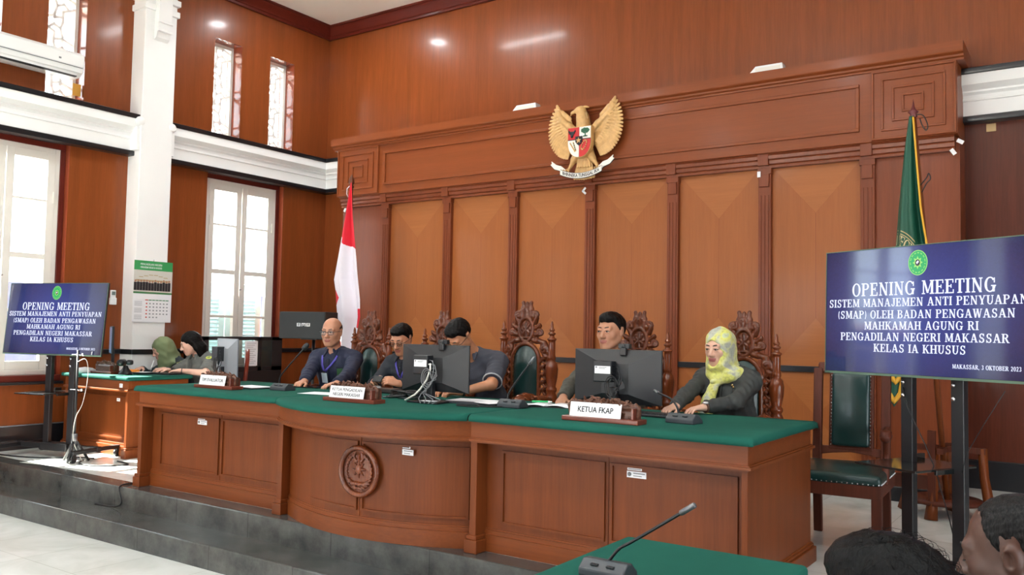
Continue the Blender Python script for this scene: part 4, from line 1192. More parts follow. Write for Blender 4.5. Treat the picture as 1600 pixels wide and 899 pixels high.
# ---- plain empty chair on the right
def empty_chair():
    t = thing('upholstered_armchair', 'empty wooden armchair with dark green leather seat beside the bench', 'chair', (-1.318, 5.5, 0), math.radians(3))
    for s in (-1, 1):
        m = MB(); m.prism([(-0.27, 0.0), (-0.235, 0.0), (-0.225, 0.42), (-0.285, 0.42)], 'x', s*0.24-0.028, s*0.24+0.028); m.build('leg', M['chair_wood'], t, bevel=0.004)
        m = MB(); m.prism([(0.33, 0.0), (0.365, 0.0), (0.335, 0.45), (0.39, 1.06), (0.345, 1.06), (0.29, 0.45)], 'x', s*0.207-0.027, s*0.207+0.027); m.build('post', M['chair_wood'], t, bevel=0.005)
    m = MB(); m.box(-0.262, 0.262, -0.285, -0.255, 0.345, 0.425); m.box(-0.262, -0.235, -0.28, 0.31, 0.345, 0.425); m.box(0.235, 0.262, -0.28, 0.31, 0.345, 0.425); m.box(-0.24, 0.24, 0.29, 0.315, 0.345, 0.425)
    m.build('seat_rail', M['chair_wood'], t, bevel=0.004)
    S = Blob(); S.box((0, 0.0, 0.445), (0.268, 0.295, 0.035), rd=0.03); S.ell((0, -0.0, 0.455), (0.25, 0.27, 0.045), k=0.03)
    blob_mesh('seat', S, 0.008, M['leather'], t, smooth_it=2)
    m = MB()
    for i in range(19): m.ball((-0.255+i*0.0283, -0.288, 0.428), 0.0058, 8, 5)
    for s in (-1, 1):
        for i in range(20): m.ball((s*0.265, -0.27+i*0.029, 0.428), 0.0058, 8, 5)
    m.build('nail_trim', M['chrome'], t)
    tilt = Matrix.Rotation(math.radians(-5), 3, 'X')
    def tp(o): o.data.transform(Matrix.Translation((0, 0.325, 0.5)) @ tilt.to_4x4()); return o
    m = MB(); m.box(-0.135, 0.135, -0.02, 0.02, 0.04, 0.56); tp(m.build('splat', M['chair_wood'], t, bevel=0.006))
    m = MB(); m.box(-0.21, 0.21, -0.018, 0.018, 0.53, 0.6); tp(m.build('top_rail', M['chair_wood'], t, bevel=0.012))
    m = MB(); P = [(-0.2, 0.0), (-0.2, 0.06), (0.2, 0.06), (0.2, 0.0), (0.12, 0.015), (0.0, 0.028), (-0.12, 0.015)]
    m.prism(P, 'y', -0.018, 0.018); tp(m.build('lower_rail', M['chair_wood'], t, bevel=0.004))
    S = Blob(); S.box((0, -0.03, 0.3), (0.115, 0.022, 0.235), rd=0.018); S.ell((0, -0.035, 0.3), (0.105, 0.035, 0.22), k=0.02)
    tp(blob_mesh('back_pad', S, 0.007, M['leather'], t, smooth_it=2))
    m = MB()
    for s in (-1, 1):
        for i in range(22): m.ball((s*0.118, -0.035, 0.07+i*0.0222), 0.0042, 6, 4)
    for i in range(11): m.ball((-0.108+i*0.0216, -0.035, 0.536), 0.0042, 6, 4)
    tp(m.build('nail_trim', M['chrome'], t))
    for s in (-1, 1):
        A = Blob(); x = s*0.255
        A.chain([(s*0.215, 0.32, 0.69), (x-s*0.02, 0.15, 0.68), (x+s*0.01, -0.02, 0.685), (x+s*0.012, -0.1, 0.69)], [0.02, 0.022, 0.026, 0.03], k=0.01)
        A.ell((x+s*0.012, -0.12, 0.685), (0.034, 0.04, 0.034)); A.ell((x+s*0.012, -0.1, 0.715), (0.034, 0.05, 0.012))
        A.chain([(x+s*0.01, -0.07, 0.67), (x+s*0.004, -0.02, 0.57), (x, -0.06, 0.42)], [0.022, 0.018, 0.024], k=0.01)
        blob_mesh('arm', A, 0.007, M['chair_wood'], t)
empty_chair()

# plain chair near the side desk (a red-brown bentwood back shows beside the cabinet)
def side_chair(x, y, rz, label):
    t = thing('bentwood_chair', label, 'chair', (x, y, 0), rz)
    mt = M['red_chair'] if 'red_chair' in M else M.setdefault('red_chair', wood('red_brown_chair_wood', (140, 58, 42), 0.8, 0.3, 0.4))
    m = MB(); P = []
    for i in range(21):
        a = PI*i/20; P.append((0.17*math.cos(a), 0.2+0.02, 0.9+0.1*math.sin(a)))
    m.tube([(0.18, 0.18, 0.42)]+P+[(-0.18, 0.18, 0.42)], 0.022, 10); m.build('back_frame', mt, t)
    m = MB(); m.tube([(-0.165, 0.21, 0.62), (0, 0.235, 0.63), (0.165, 0.21, 0.62)], 0.014, 8); m.build('cross_rail', mt, t)
    m = MB(); m.box(-0.21, 0.21, -0.21, 0.21, 0.42, 0.46); m.build('seat', M['leather'], t, bevel=0.018, seg=3)
    for sx in (-1, 1):
        for sy in (-1, 1):
            m = MB(); m.tube([(sx*0.17, sy*0.17, 0.43), (sx*0.2, sy*0.2, 0)], [0.02, 0.015], 8); m.build('leg', mt, t)
    return t
side_chair(-8.22, 6.27, math.radians(-38), 'red brown bentwood chair in front of the dark glass cabinet')
side_chair(-8.42, 5.80, 0, 'bentwood chair under the woman in the green headscarf')
side_chair(-7.92, 5.80, 0, 'bentwood chair under the woman with long black hair')
# ------------------------------------------------------------------ televisions on stands, both showing the same slide
def _screen(m, nt, p):
    tc = nt.nodes.new('ShaderNodeTexCoord'); mp = nt.nodes.new('ShaderNodeMapping')
    mp.inputs['Location'].default_value = (0.02, 0, -0.06); mp.inputs['Scale'].default_value = (1.05, 0.01, 1.5)
    nt.links.new(tc.outputs['Object'], mp.inputs['Vector'])
    g = nt.nodes.new('ShaderNodeTexGradient'); g.gradient_type = 'SPHERICAL'
    nt.links.new(mp.outputs['Vector'], g.inputs['Vector'])
    n = nt.nodes.new('ShaderNodeTexNoise'); n.inputs['Scale'].default_value = 90; n.inputs['Detail'].default_value = 2
    nt.links.new(tc.outputs['Object'], n.inputs['Vector'])
    r = nt.nodes.new('ShaderNodeValToRGB')
    r.color_ramp.elements[0].color = (*lin((30, 33, 62)), 1); r.color_ramp.elements[1].color = (*lin((66, 84, 168)), 1)
    r.color_ramp.elements[1].position = 0.85; r.color_ramp.elements[0].position = 0.12
    ad = nt.nodes.new('ShaderNodeMath'); ad.operation = 'MULTIPLY_ADD'; ad.inputs[1].default_value = 0.16; 
    sb = nt.nodes.new('ShaderNodeMath'); sb.operation = 'SUBTRACT'; sb.inputs[1].default_value = 0.08
    nt.links.new(n.outputs['Fac'], ad.inputs[0]); nt.links.new(g.outputs['Fac'], ad.inputs[2]); nt.links.new(ad.outputs[0], sb.inputs[0])
    nt.links.new(sb.outputs[0], r.inputs['Fac'])
    nt.links.new(r.outputs['Color'], p.inputs['Emission Color']); p.inputs['Emission Strength'].default_value = 0.5
    p.inputs['Base Color'].default_value = (0.01, 0.01, 0.012, 1); p.inputs['Roughness'].default_value = 0.06; p.inputs['Specular IOR Level'].default_value = 0.7
M['screen'] = mix_mat('lit_screen', _screen)
M['screen_text'] = plain('lit_lettering', (20, 20, 24), 0.2, emit=(216, 222, 245), estr=0.9)
M['screen_green'] = plain('lit_green', (10, 20, 14), 0.2, emit=(40, 168, 96), estr=0.8)
M['screen_lime'] = plain('lit_lime', (10, 20, 14), 0.2, emit=(150, 214, 110), estr=0.8)
M['screen_dark'] = plain('lit_dark', (10, 10, 14), 0.2, emit=(50, 44, 60), estr=0.7)

def television(x, y, z, yaw, tilt, label, bw=0.5):
    t = thing('television', label, 'television', (x, y, 0), yaw)
    W, H = 0.605, 0.345
    T = Matrix.Translation((0, 0, z)) @ Matrix.Rotation(tilt, 4, 'X')
    def put(o):
        o.location = (0, 0, z); o.rotation_euler = (tilt, 0, 0); return o
    b = MB(); b.box(-W, W, -0.012, 0.008, -H, H); b.box(-W*0.8, W*0.8, 0.006, 0.05, -H*0.8, H*0.5)
    put(b.build('casing', M['black_plastic'], t, bevel=0.004))
    b = MB(); b.box(-W+0.002, W-0.002, -0.014, -0.012, -H-0.0, -H+0.012); b.box(-W, W, -0.0145, -0.011, H-0.004, H); b.box(-W, -W+0.004, -0.0145, -0.011, -H, H); b.box(W-0.004, W, -0.0145, -0.011, -H, H)
    put(b.build('bezel', plain('greenish_bezel_edge', (96, 120, 104), 0.3, metal=0.5), t))
    b = MB(); b.box(-W+0.008, W-0.008, -0.0145, -0.012, -H+0.014, H-0.006)
    s = put(b.build('screen', M['screen'], t))
    y0 = -0.0156
    lt = MB()
    for tx, x0, x1, zc, cap in (('OPENING MEETING', -0.42, 0.412, 0.121, 0.071), ('SISTEM MANAJEMEN ANTI PENYUAPAN', -0.577, 0.562, 0.048, 0.044), ('(SMAP) OLEH BADAN PENGAWASAN', -0.515, 0.502, -0.016, 0.043),
                                ('MAHKAMAH AGUNG RI', -0.337, 0.323, -0.076, 0.043), ('PENGADILAN NEGERI MAKASSAR', -0.495, 0.474, -0.136, 0.043), ('KELAS IA KHUSUS', -0.275, 0.258, -0.196, 0.043), ('MAKASSAR, 3 OKTOBER 2023', 0.186, 0.53, -0.277, 0.021)):
        serif_line(lt, tx, x0, x1, zc, cap, y0)
    o = put(lt.build('slide_lettering', M['screen_text'], t)); o['label'] = 'white slide lettering'
    e = MB(); c = (-0.008, 0, 0.25)
    def disc(rx, rz, yy, mat, n=36, cx=c[0], cz=c[2]): e.prism([(cx+rx*math.cos(2*PI*i/n), cz+rz*math.sin(2*PI*i/n)) for i in range(n)], 'y', yy, yy+0.0004, mat)
    disc(0.056, 0.066, y0, 1); disc(0.052, 0.062, y0-0.0006, 0)
    for i in range(44):
        a = 2*PI*i/44; e.prism([(c[0]+0.043*math.cos(a+d)*k, c[2]+0.052*math.sin(a+d)*k) for d, k in ((-.04, .93), (.04, .93), (.04, 1.06), (-.04, 1.06))], 'y', y0-0.0011, y0-0.0008, 1 if i % 3 else 0)
    star = []
    for i in range(16):
        a = PI/8*i; k = 1.0 if i % 2 == 0 else 0.6; star.append((c[0]+0.03*k*math.cos(a), c[2]+0.034*k*math.sin(a)))
    e.prism(star, 'y', y0-0.0016, y0-0.0012, 1); disc(0.014, 0.017, y0-0.0021, 2, 18)
    e.prism([(c[0]-0.009, c[2]+0.002), (c[0]+0.003, c[2]+0.012), (c[0]+0.008, c[2]+0.004), (c[0]-0.003, c[2]-0.008)], 'y', y0-0.0026, y0-0.0022, 3)
    put(e.build('slide_emblem', [M['screen_green'], M['screen_lime'], M['screen_dark'], M['screen_text']], t))
    # stand
    for s_ in (-1, 1):
        b = MB(); b.box(s_*0.145-0.034, s_*0.145+0.034, 0.075, 0.115, 0.08, z+0.2)
        for zz in (z-H-0.03, z-H-0.1): b.lathe([(0.001, 0), (0.012, 0.0), (0.012, -0.008), (0.001, -0.01)], (s_*0.145-0.018, 0.075, zz), 10, axis='y', mat=1)
        b.build('post', [M['black_metal'], M['chrome']], t, bevel=0.003)
    b = MB(); b.box(-0.3, 0.3, 0.06, 0.08, z-0.12, z-0.06); b.box(-0.3, 0.3, 0.06, 0.08, z+0.1, z+0.16); b.build('bracket', M['black_metal'], t)
    b = MB(); b.box(-0.25, 0.11, -0.2, 0.28, 0.6, 0.612); b.box(-0.2, -0.185, 0.2, 0.28, 0.612, 0.64); b.box(0.11, 0.125, -0.06, 0.1, 0.585, 0.61)
    b.build('shelf', plain('glossy_black_shelf', (20, 24, 24), 0.16, coat=0.6), t, bevel=0.002)
    b = MB(); b.box(-bw, bw, 0.07, 0.12, 0.07, 0.12); b.box(-0.16, 0.16, 0.03, 0.16, 0.06, 0.13)
    for s_ in (-1, 1): b.box(s_*(bw-.03)-0.025, s_*(bw-.03)+0.025, -0.2, 0.36, 0.075, 0.11)
    b.build('stand_base', M['black_metal'], t, bevel=0.006)
    for s_ in (-1, 1):
        for yy in (-0.18, 0.34):
            b = MB(); b.lathe([(0.001, -0.016), (0.03, -0.016), (0.034, -0.01), (0.034, 0.01), (0.03, 0.016), (0.001, 0.016)], (s_*(bw-.03), yy, 0.034), 14, axis='x'); b.box(s_*(bw-.03)-0.02, s_*(bw-.03)+0.02, yy-0.02, yy+0.02, 0.045, 0.08)
            b.build('caster', M['black_plastic'], t)
    return t
TVL = television(-8.2, 4.291, 1.307, math.radians(15.14), math.radians(-4.93), 'wide television on a wheeled stand beside the left window')
TVR = television(-0.765, 4.846, 1.404, math.radians(-27.2), math.radians(-1.14), 'large television at the right edge in front of the green flag', 0.27)
b = MB(); b.tube([(-0.16, 0.07, 1.0), (-0.12, 0.05, 0.9), (-0.02, 0.05, 0.72), (0.03, 0.06, 0.6), (0.08, 0.1, 0.35), (0.13, 0.12, 0.1), (0.2, 0.2, 0.01)], 0.003, 8); b.tube([(0.42, 0.03, 1.02), (0.3, 0.05, 0.85), (0.2, 0.07, 0.7), (0.17, 0.07, 0.6)], 0.002, 8)
b.build('power_cord', M['cable_black'], TVR)

# ------------------------------------------------------------------ monitors seen from behind
def monitor(x, y, yaw, label, w=0.57, h=0.31, ztop=1.165, back=None, sticker=True, cam_=True, white_cable=False):
    t = thing('monitor', label, 'monitor', (x, y, 0.784), yaw)
    zt = ztop-0.784; zb = zt-h; back = back or M['black_plastic']
    b = MB(); W = w/2
    o = [(-W, zb), (W, zb), (W, zt), (-W, zt)]; i = [(-0.09, zb+0.06), (0.09, zb+0.06), (0.09, zt-0.085), (-0.09, zt-0.085)]
    vs = [(p, 0.0, q) for p, q in o]+[(p, -0.012, q) for p, q in o]+[(p, -0.042, q) for p, q in i]
    b.add(vs, [(0, 1, 2, 3)]+[(k, (k+1) % 4, 4+(k+1) % 4, 4+k) for k in range(4)]+[(4+k, 4+(k+1) % 4, 8+(k+1) % 4, 8+k) for k in range(4)]+[(8, 9, 10, 11)])
    b.build('housing', back, t, bevel=0.003)
    b = MB(); b.box(-W+0.008, W-0.008, 0.0, 0.003, zb+0.012, zt-0.008); b.build('screen', plain('dim_screen', (30, 40, 60), 0.15, emit=(120, 140, 170), estr=0.4), t)
    bx = -0.055; m = MB(); m.box(bx-0.062, bx+0.062, -0.1, -0.035, zt-0.195, zt-0.07); m.build('mini_computer', M['black_plastic'], t, bevel=0.006)
    if sticker:
        m = MB(); m.box(bx-0.05, bx+0.055, -0.1015, -0.1, zt-0.145, zt-0.1); s = m.build('label_sticker', M['paper'], t)
        m = MB(); m.box(bx-0.044, bx-0.034, -0.1024, -0.1012, zt-0.113, zt-0.103); m.box(bx-0.02, bx+0.03, -0.1024, -0.1012, zt-0.109, zt-0.106); m.box(bx-0.02, bx+0.02, -0.1024, -0.1012, zt-0.116, zt-0.113); m.build('label_print', M['grey_ink'], s)
    m = MB(); m.box(-0.025, 0.025, -0.07, -0.03, 0.008, zb+0.1); m.build('stand_neck', M['black_plastic'], t, bevel=0.004)
    m = MB(); m.prism([(-0.13, -0.14), (0.13, -0.14), (0.11, 0.06), (-0.11, 0.06)], 'z', 0.0, 0.012); m.build('stand_foot', M['black_plastic'], t, bevel=0.003)
    if cam_:
        cx = 0.06 if cam_ is True else cam_
        m = MB(); m.cbox((cx, -0.01, zt+0.02), (0.075, 0.035, 0.03)); m.cbox((cx, -0.03, zt-0.012), (0.04, 0.02, 0.045)); m.lathe([(0.001, 0), (0.013, 0), (0.013, -0.008), (0.001, -0.01)], (cx, -0.027, zt+0.02), 12, axis='y'); m.build('webcam', M['black_plastic'], t, bevel=0.006)
    rnd = random.Random(int(abs(x*100)))
    m = MB()
    for k in range(4):
        a = bx+0.07+0.012*k; zz = zt-0.1-0.025*k; e = rnd.uniform(0.02, 0.06)
        m.tube([(bx+0.055, -0.075, zz), (a+e*0.6, -0.09, zz-0.005), (a+e, -0.1, zz-0.05), (a+e*0.7-0.02*k, -0.1, zt-0.25), (a-0.06, -0.09, zb-0.01), (a-0.05+0.05*k, -0.13, 0.03), (a+0.02*k, -0.17, 0.006)], 0.0032, 6)
    for k in range(3):
        r = 0.035+0.01*k; m.tube([(bx+0.07+r*math.cos(q)*0.8, -0.1-0.008*k, zt-0.22+r*math.sin(q)*1.2) for q in [i*0.45 for i in range(14)]], 0.0028, 6)
    m.build('cables', M['cable_black'] if not white_cable else plain('grey_cable', (120, 122, 124), 0.5), t)
    if white_cable:
        m = MB(); m.tube([(bx+0.06, -0.085, zt-0.13), (bx+0.085, -0.095, zt-0.125), (bx+0.09, -0.1, zt-0.16), (bx+0.06, -0.1, zt-0.23), (bx+0.01, -0.1, zt-0.29), (bx-0.03, -0.11, zt-0.33), (bx-0.09, -0.14, 0.012)], 0.0065, 8); m.build('white_cable', M['cable_white'], t)
    return t
monitor(-3.655, 4.45, 0.0, 'black monitor back with thick white cable in front of the bowed man', white_cable=True, cam_=0.07)
monitor(-2.41, 4.66, 0.0, 'black monitor back behind the rightmost front nameplate', w=0.585, h=0.325, ztop=1.165, cam_=0.05)
monitor(-6.23, 4.76, math.radians(-14), 'grey lit monitor back at the left end of the bench', w=0.42, h=0.34, ztop=1.16, back=plain('grey_monitor_plastic', (128, 132, 138), 0.4), sticker=False, cam_=False)

# ------------------------------------------------------------------ carved nameplates
def leaf_crest(B, x0, x1, z0, seed, hgt=0.045):
    rnd = random.Random(seed); n = 20
    for i in range(n):
        f = (i+0.5)/n; x = x0+(x1-x0)*f
        hh = hgt*(0.5+0.6*math.sin(PI*f)**0.8)
        for k in range(3):
            a = rnd.uniform(-1.2, 1.2); L = rnd.uniform(0.01, 0.022)
            c = np.array((x+rnd.uniform(-.01, .01), rnd.uniform(-0.014, 0.012), z0+hh*rnd.uniform(0.1, 0.85)))
            B.cap(c, c+np.array((L*math.sin(a), -0.01, L*math.cos(a)*0.8)), 0.0085, 0.004, k=0.003)
    B.cap((x0, 0.004, z0), (x1, 0.004, z0), 0.018, k=0.006)
    B.chain([(x0+(x1-x0)*i/8, 0.006, z0+hgt*0.5*math.sin(PI*i/8)) for i in range(9)], [0.015]*9, k=0.006)

M['nameplate_red'] = wood('reddish_plinth_wood', (122, 58, 42), 0.7, 0.3, 0.4, 'x', 1.2)
def nameplate(x, y, z, rz, label, lines=None, seed=1, plate=(0.31, 0.078), off=-0.035, carved_front=False, L=0.46):
    t = thing('nameplate', label, 'nameplate', (x, y, z), rz)
    m = MB(); m.box(-L/2, L/2, -0.055, 0.055, 0, 0.026); m.build('base', M['nameplate_red'], t, bevel=0.004)
    B = Blob(); B.box((0, 0.012, 0.055), (L/2-0.02, 0.02, 0.04), rd=0.006)
    leaf_crest(B, -L/2+0.04, L/2-0.04, 0.085, seed)
    rnd = random.Random(seed+3)
    for i in range(26):
        xx = rnd.uniform(-L/2+0.03, L/2-0.03); zz = rnd.uniform(0.03, 0.09); a = rnd.uniform(0, 6.3)
        B.cap((xx, -0.008, zz), (xx+0.016*math.cos(a), -0.012, zz+0.012*math.sin(a)), 0.006, 0.004, k=0.003)
    if carved_front:
        B.box((0, -0.012, 0.055), (L/2-0.05, 0.008, 0.028), rd=0.004)
    for s in (-1, 1): B.chain([(s*(L/2-0.03), 0.0, 0.04), (s*(L/2-0.022), 0, 0.08), (s*(L/2-0.036), -0.004, 0.105)], [0.014, 0.013, 0.008], k=0.004)
    blob_mesh('carved_board', B, 0.0032, M['plate_wood'], t)
    m = MB(); m.box(L/2-0.045, L/2-0.03, -0.045, 0.05, 0.026, 0.085); m.build('end_block', M['nameplate_red'], t, bevel=0.003)
    if lines:
        w, h = plate; tilt = math.radians(-12)
        m = MB(); m.box(-w/2, w/2, -0.0015, 0.0015, 0, h); p = m.build('name_card', M['paper'], t); p.location = (off, -0.036, 0.024); p.rotation_euler = (tilt, 0, 0); p['label'] = 'white card with black lettering'
        k = len(lines)
        for i, (tx, wd, hh) in enumerate(lines):
            zc = h*(0.5 if k == 1 else (0.7 if i == 0 else 0.29))
            s = sans(tx, hh*1.38, 'lettering', M['ink'], p, (0, -0.0022, zc), (PI/2, 0, 0), bold=hh*(0.02 if 'FKAP' in tx else 0.0), width=wd)
    return t
nameplate(-5.63, 4.22, 0.784, 0, 'carved nameplate whose white card reads TIM EVALUATOR', [('TIM EVALUATOR', 0.26, 0.026)], 2)
nameplate(-4.03, 4.07, 0.784, 0, 'carved nameplate whose white card reads KETUA PENGADILAN NEGERI MAKASSAR', [('KETUA PENGADILAN', 0.27, 0.021), ('NEGERI MAKASSAR', 0.245, 0.021)], 5)
nameplate(-2.21, 4.11, 0.784, 0, 'carved nameplate whose white card reads KETUA FKAP', [('KETUA FKAP', 0.215, 0.031)], 9)
np4 = nameplate(-8.27, 4.85, 0.772, 0, 'carved nameplate with no white card on the left side desk', None, 12, carved_front=True, L=0.37)
sans('PENITERA PENGGANTI', 0.026, 'lettering', M['plate_wood'], np4, (0, -0.0215, 0.055), (PI/2, 0, 0), width=0.26, depth=0.0015) if False else None

# ------------------------------------------------------------------ gooseneck microphones
def gooseneck(x, y, z, rz, label, neck, tip='foam', collar=None):
    t = thing('microphone', label, 'microphone', (x, y, z), rz)
    m = MB(); P = [(-0.055, 0.0), (0.055, 0.0), (0.055, 0.016), (0.015, 0.05), (-0.02, 0.054), (-0.055, 0.026)]
    m.prism([(p, q) for p, q in P], 'x', -0.085, 0.085)
    m.build('base', plain('mic_grey_plastic', (58, 62, 66), 0.5), t, bevel=0.006)
    for bx in (-0.03, 0.03):
        m = MB(); m.cbox((bx, -0.036, 0.04), (0.03, 0.02, 0.006)); m.build('button', M['black_plastic'], t, bevel=0.002)
    m = MB(); m.tube(neck, 0.0055, 10); m.build('gooseneck', M['black_metal'], t)
    a, b = Vector(neck[-2]), Vector(neck[-1]); d = (b-a).normalized()
    m = MB()
    if tip == 'foam': m.tube([b-d*0.015, b-d*0.005, b+d*0.02, b+d*0.045, b+d*0.056], [0.008, 0.019, 0.022, 0.018, 0.004], 14)
    else: m.tube([b-d*0.03, b-d*0.028, b+d*0.028, b+d*0.03], [0.0075, 0.0095, 0.0095, 0.008], 14)
    m.build('capsule', M['black_plastic'] if tip == 'foam' else M['grey_metal'], t)
    return t
def curve_pts(P, n=8):
    """smooth curve through points"""
    P = [Vector(p) for p in P]; out = []
    for i in range(len(P)-1):
        p0, p1, p2, p3 = P[max(i-1, 0)], P[i], P[i+1], P[min(i+2, len(P)-1)]
        for k in range(n):
            u = k/n
            out.append(0.5*((2*p1)+(p2-p0)*u+(2*p0-5*p1+4*p2-p3)*u*u+(3*p1-p0-3*p2+p3)*u**3))
    return out+[P[-1]]
gooseneck(-5.16, 4.45, 0.784, 0, 'gooseneck microphone with black foam head before the bald man', curve_pts([(-0.04, 0.0, 0.04), (-0.03, 0, 0.1), (0.04, 0, 0.17), (0.225, 0.0, 0.325)]))
gooseneck(-3.06, 4.49, 0.784, 0, 'gooseneck microphone in front of the tallest carved chair', curve_pts([(-0.04, 0.0, 0.04), (-0.03, 0, 0.09), (0.03, 0, 0.17), (0.14, 0.0, 0.3)]), 'slim')
gooseneck(-1.86, 4.37, 0.784, math.radians(-8), 'gooseneck microphone bent low before the woman in the yellow scarf', curve_pts([(-0.03, 0.0, 0.04), (-0.045, 0.0, 0.085), (-0.085, 0.01, 0.122), (-0.15, 0.04, 0.137), (-0.24, 0.1, 0.15)]), 'slim')
gooseneck(-1.385, 2.62, 0.44, 0, 'gooseneck microphone standing on the foreground table', curve_pts([(-0.005, 0.0, 0.04), (0.012, 0.0, 0.06), (0.045, 0, 0.098), (0.1, 0, 0.133), (0.285, 0.0, 0.258)]), 'slim')

# ------------------------------------------------------------------ things on the bench
def single(o, label, cat, group=None):
    recentre(o); return tag(o, label, cat, group)
ZC = 0.786
def sheet(x, y, w, d, rz, z=ZC, name='paper_sheet', mat=None, th=0.0012):
    m = MB(); m.cbox((0, 0, th/2), (w, d, th)); o = m.build(name, mat or M['paper']); o.location = (x, y, z); o.rotation_euler = (0, 0, rz); return o
tag(sheet(-4.7, 4.43, 0.297, 0.21, 0.2), 'white sheet beside the nameplate of the chief judge', 'paper')
f = sheet(-5.5, 4.45, 0.3, 0.22, -0.1, name='folder', mat=plain('black_folder', (28, 30, 36), 0.4), th=0.008); tag(f, 'thin black folder behind the leftmost front nameplate', 'folder')
tag(sheet(-5.53, 4.46, 0.27, 0.19, -0.05, ZC+0.0085), 'white sheet lying on the thin black folder', 'paper')
tag(sheet(-5.25, 4.83, 0.25, 0.17, 0.1, name='tablet', mat=plain('tablet_black', (18, 19, 22), 0.2, coat=0.4), th=0.008), 'dark tablet under the hands of the bald man', 'tablet')
d = sheet(-3.4, 4.6, 0.38, 0.27, 0.12, name='document_folder', mat=plain('grey_black_folder', (40, 42, 48), 0.4), th=0.012); tag(d, 'open black document folder beneath the arms of the bowed man', 'folder')
tag(sheet(-3.47, 4.62, 0.3, 0.21, 0.16, ZC+0.0125), 'white page lying in the black document folder', 'paper')
tag(sheet(-3.25, 4.55, 0.16, 0.2, -0.3, ZC+0.014), 'loose white page at the edge of the document folder', 'paper')
w = sheet(-4.42, 4.83, 0.2, 0.11, -0.1, name='wallet', mat=plain('dark_brown_leather', (38, 28, 26), 0.35), th=0.035); tag(w, 'dark leather pouch before the man holding a phone', 'pouch')
bpy.data.objects['wallet'].modifiers.new('b', 'BEVEL').width = 0.008
B = Blob()
for i in range(7):
    a = i*0.9; B.ell((0.022*math.cos(a), 0.016*math.sin(a), 0.016+0.004*(i % 3)), (0.02, 0.014, 0.016), k=0.006)
o = blob_mesh('tissue', B, 0.004, M['paper']); o.location = (-4.70, 5.0, ZC-0.004); tag(o, 'crumpled white tissue near the phone hands', 'tissue')
# notebook
t = thing('notebook', 'open notebook with a green pen left of the right monitor', 'notebook', (-2.93, 4.72, ZC), 0.25)
MB().box(-0.19, 0.19, -0.11, 0.11, 0, 0.004).build('cover', M['black_plastic'], t)
for s in (-1, 1):
    m = MB(); rows = []
    for i in range(9):
        u = i/8; x = s*(0.004+0.178*u); z = 0.005+0.012*math.sin(PI*min(1, u*1.15+0.1))**0.7
        rows.append([(x, -0.104, z), (x, 0.104, z)])
    m.grid(rows); o = m.build('page', M['paper'], t); q = o.modifiers.new('t', 'SOLIDIFY'); q.thickness = 0.003
p = thing('highlighter_pen', 'green highlighter pen lying on the open notebook', 'pen', (-3.0, 4.73, ZC+0.026), 0.5)
MB().tube([(-0.06, 0, 0), (0.045, 0, 0)], 0.006, 10).build('barrel', plain('bright_green_plastic', (40, 190, 110), 0.4), p)
MB().tube([(0.045, 0, 0), (0.07, 0, 0)], [0.006, 0.003], 10).build('cap', M['white_plastic'], p)
# keyboard and its keys
t = thing('keyboard', 'black keyboard under the hands of the woman in the yellow scarf', 'keyboard', (-2.13, 4.6, ZC), -0.1)
MB().box(-0.21, 0.21, -0.065, 0.065, 0, 0.014).build('tray', M['black_plastic'], t, bevel=0.004)
m = MB()
for r in range(5):
    for c in range(17): m.box(-0.2+c*0.0238, -0.2+c*0.0238+0.02, -0.056+r*0.0228, -0.056+r*0.0228+0.019, 0.0135, 0.02)
m.build('keys', plain('key_plastic', (44, 45, 48), 0.45), t)
# cables by the monitor, adapter
rnd = random.Random(4)
for k in range(6):
    P = []; cx, cy = -3.98+rnd.uniform(-.05, .05), 4.57+rnd.uniform(-.05, .04)
    for i in range(16):
        a = i*0.62+k; r = 0.07+0.05*math.sin(i*1.3+k)
        P.append((cx+r*1.4*math.cos(a), cy+r*0.8*math.sin(a), ZC+0.006+0.012*k*0.7+0.006*math.sin(i*2.0+k)))
    m = MB(); m.tube(curve_pts(P, 3), 0.0055, 6)
    tag(m.build('cable', M['cable_black'] if k % 3 else plain('grey_cable_sheath', (90, 94, 98), 0.4)), 'coiled cable in the tangle left of the middle monitor', 'cable', 'tangled cables beside the monitor')
m = MB(); m.box(-4.13, -4.03, 4.66, 4.75, ZC, ZC+0.03); o = m.build('power_adapter', plain('silver_adapter', (150, 152, 156), 0.35), bevel=0.008); single(o, 'small silver grey adapter by the cable tangle', 'adapter')
m = MB(); m.tube(curve_pts([(-3.1, 4.43, ZC+.004), (-3.2, 4.36, ZC+.004), (-3.3, 4.42, ZC+.004), (-3.38, 4.33, ZC+.004), (-3.27, 4.3, ZC+.004), (-3.2, 4.33, ZC+.004)]), 0.0045, 6); tag(m.build('cable', M['cable_black']), 'thin black cable trailing from the middle gooseneck microphone', 'cable')
m = MB(); m.box(-3.68, -3.57, 4.32, 4.39, ZC+0.013, ZC+0.0145); single(m.build('paper_slip', M['paper']), 'white slip on the foot of the middle monitor', 'paper')

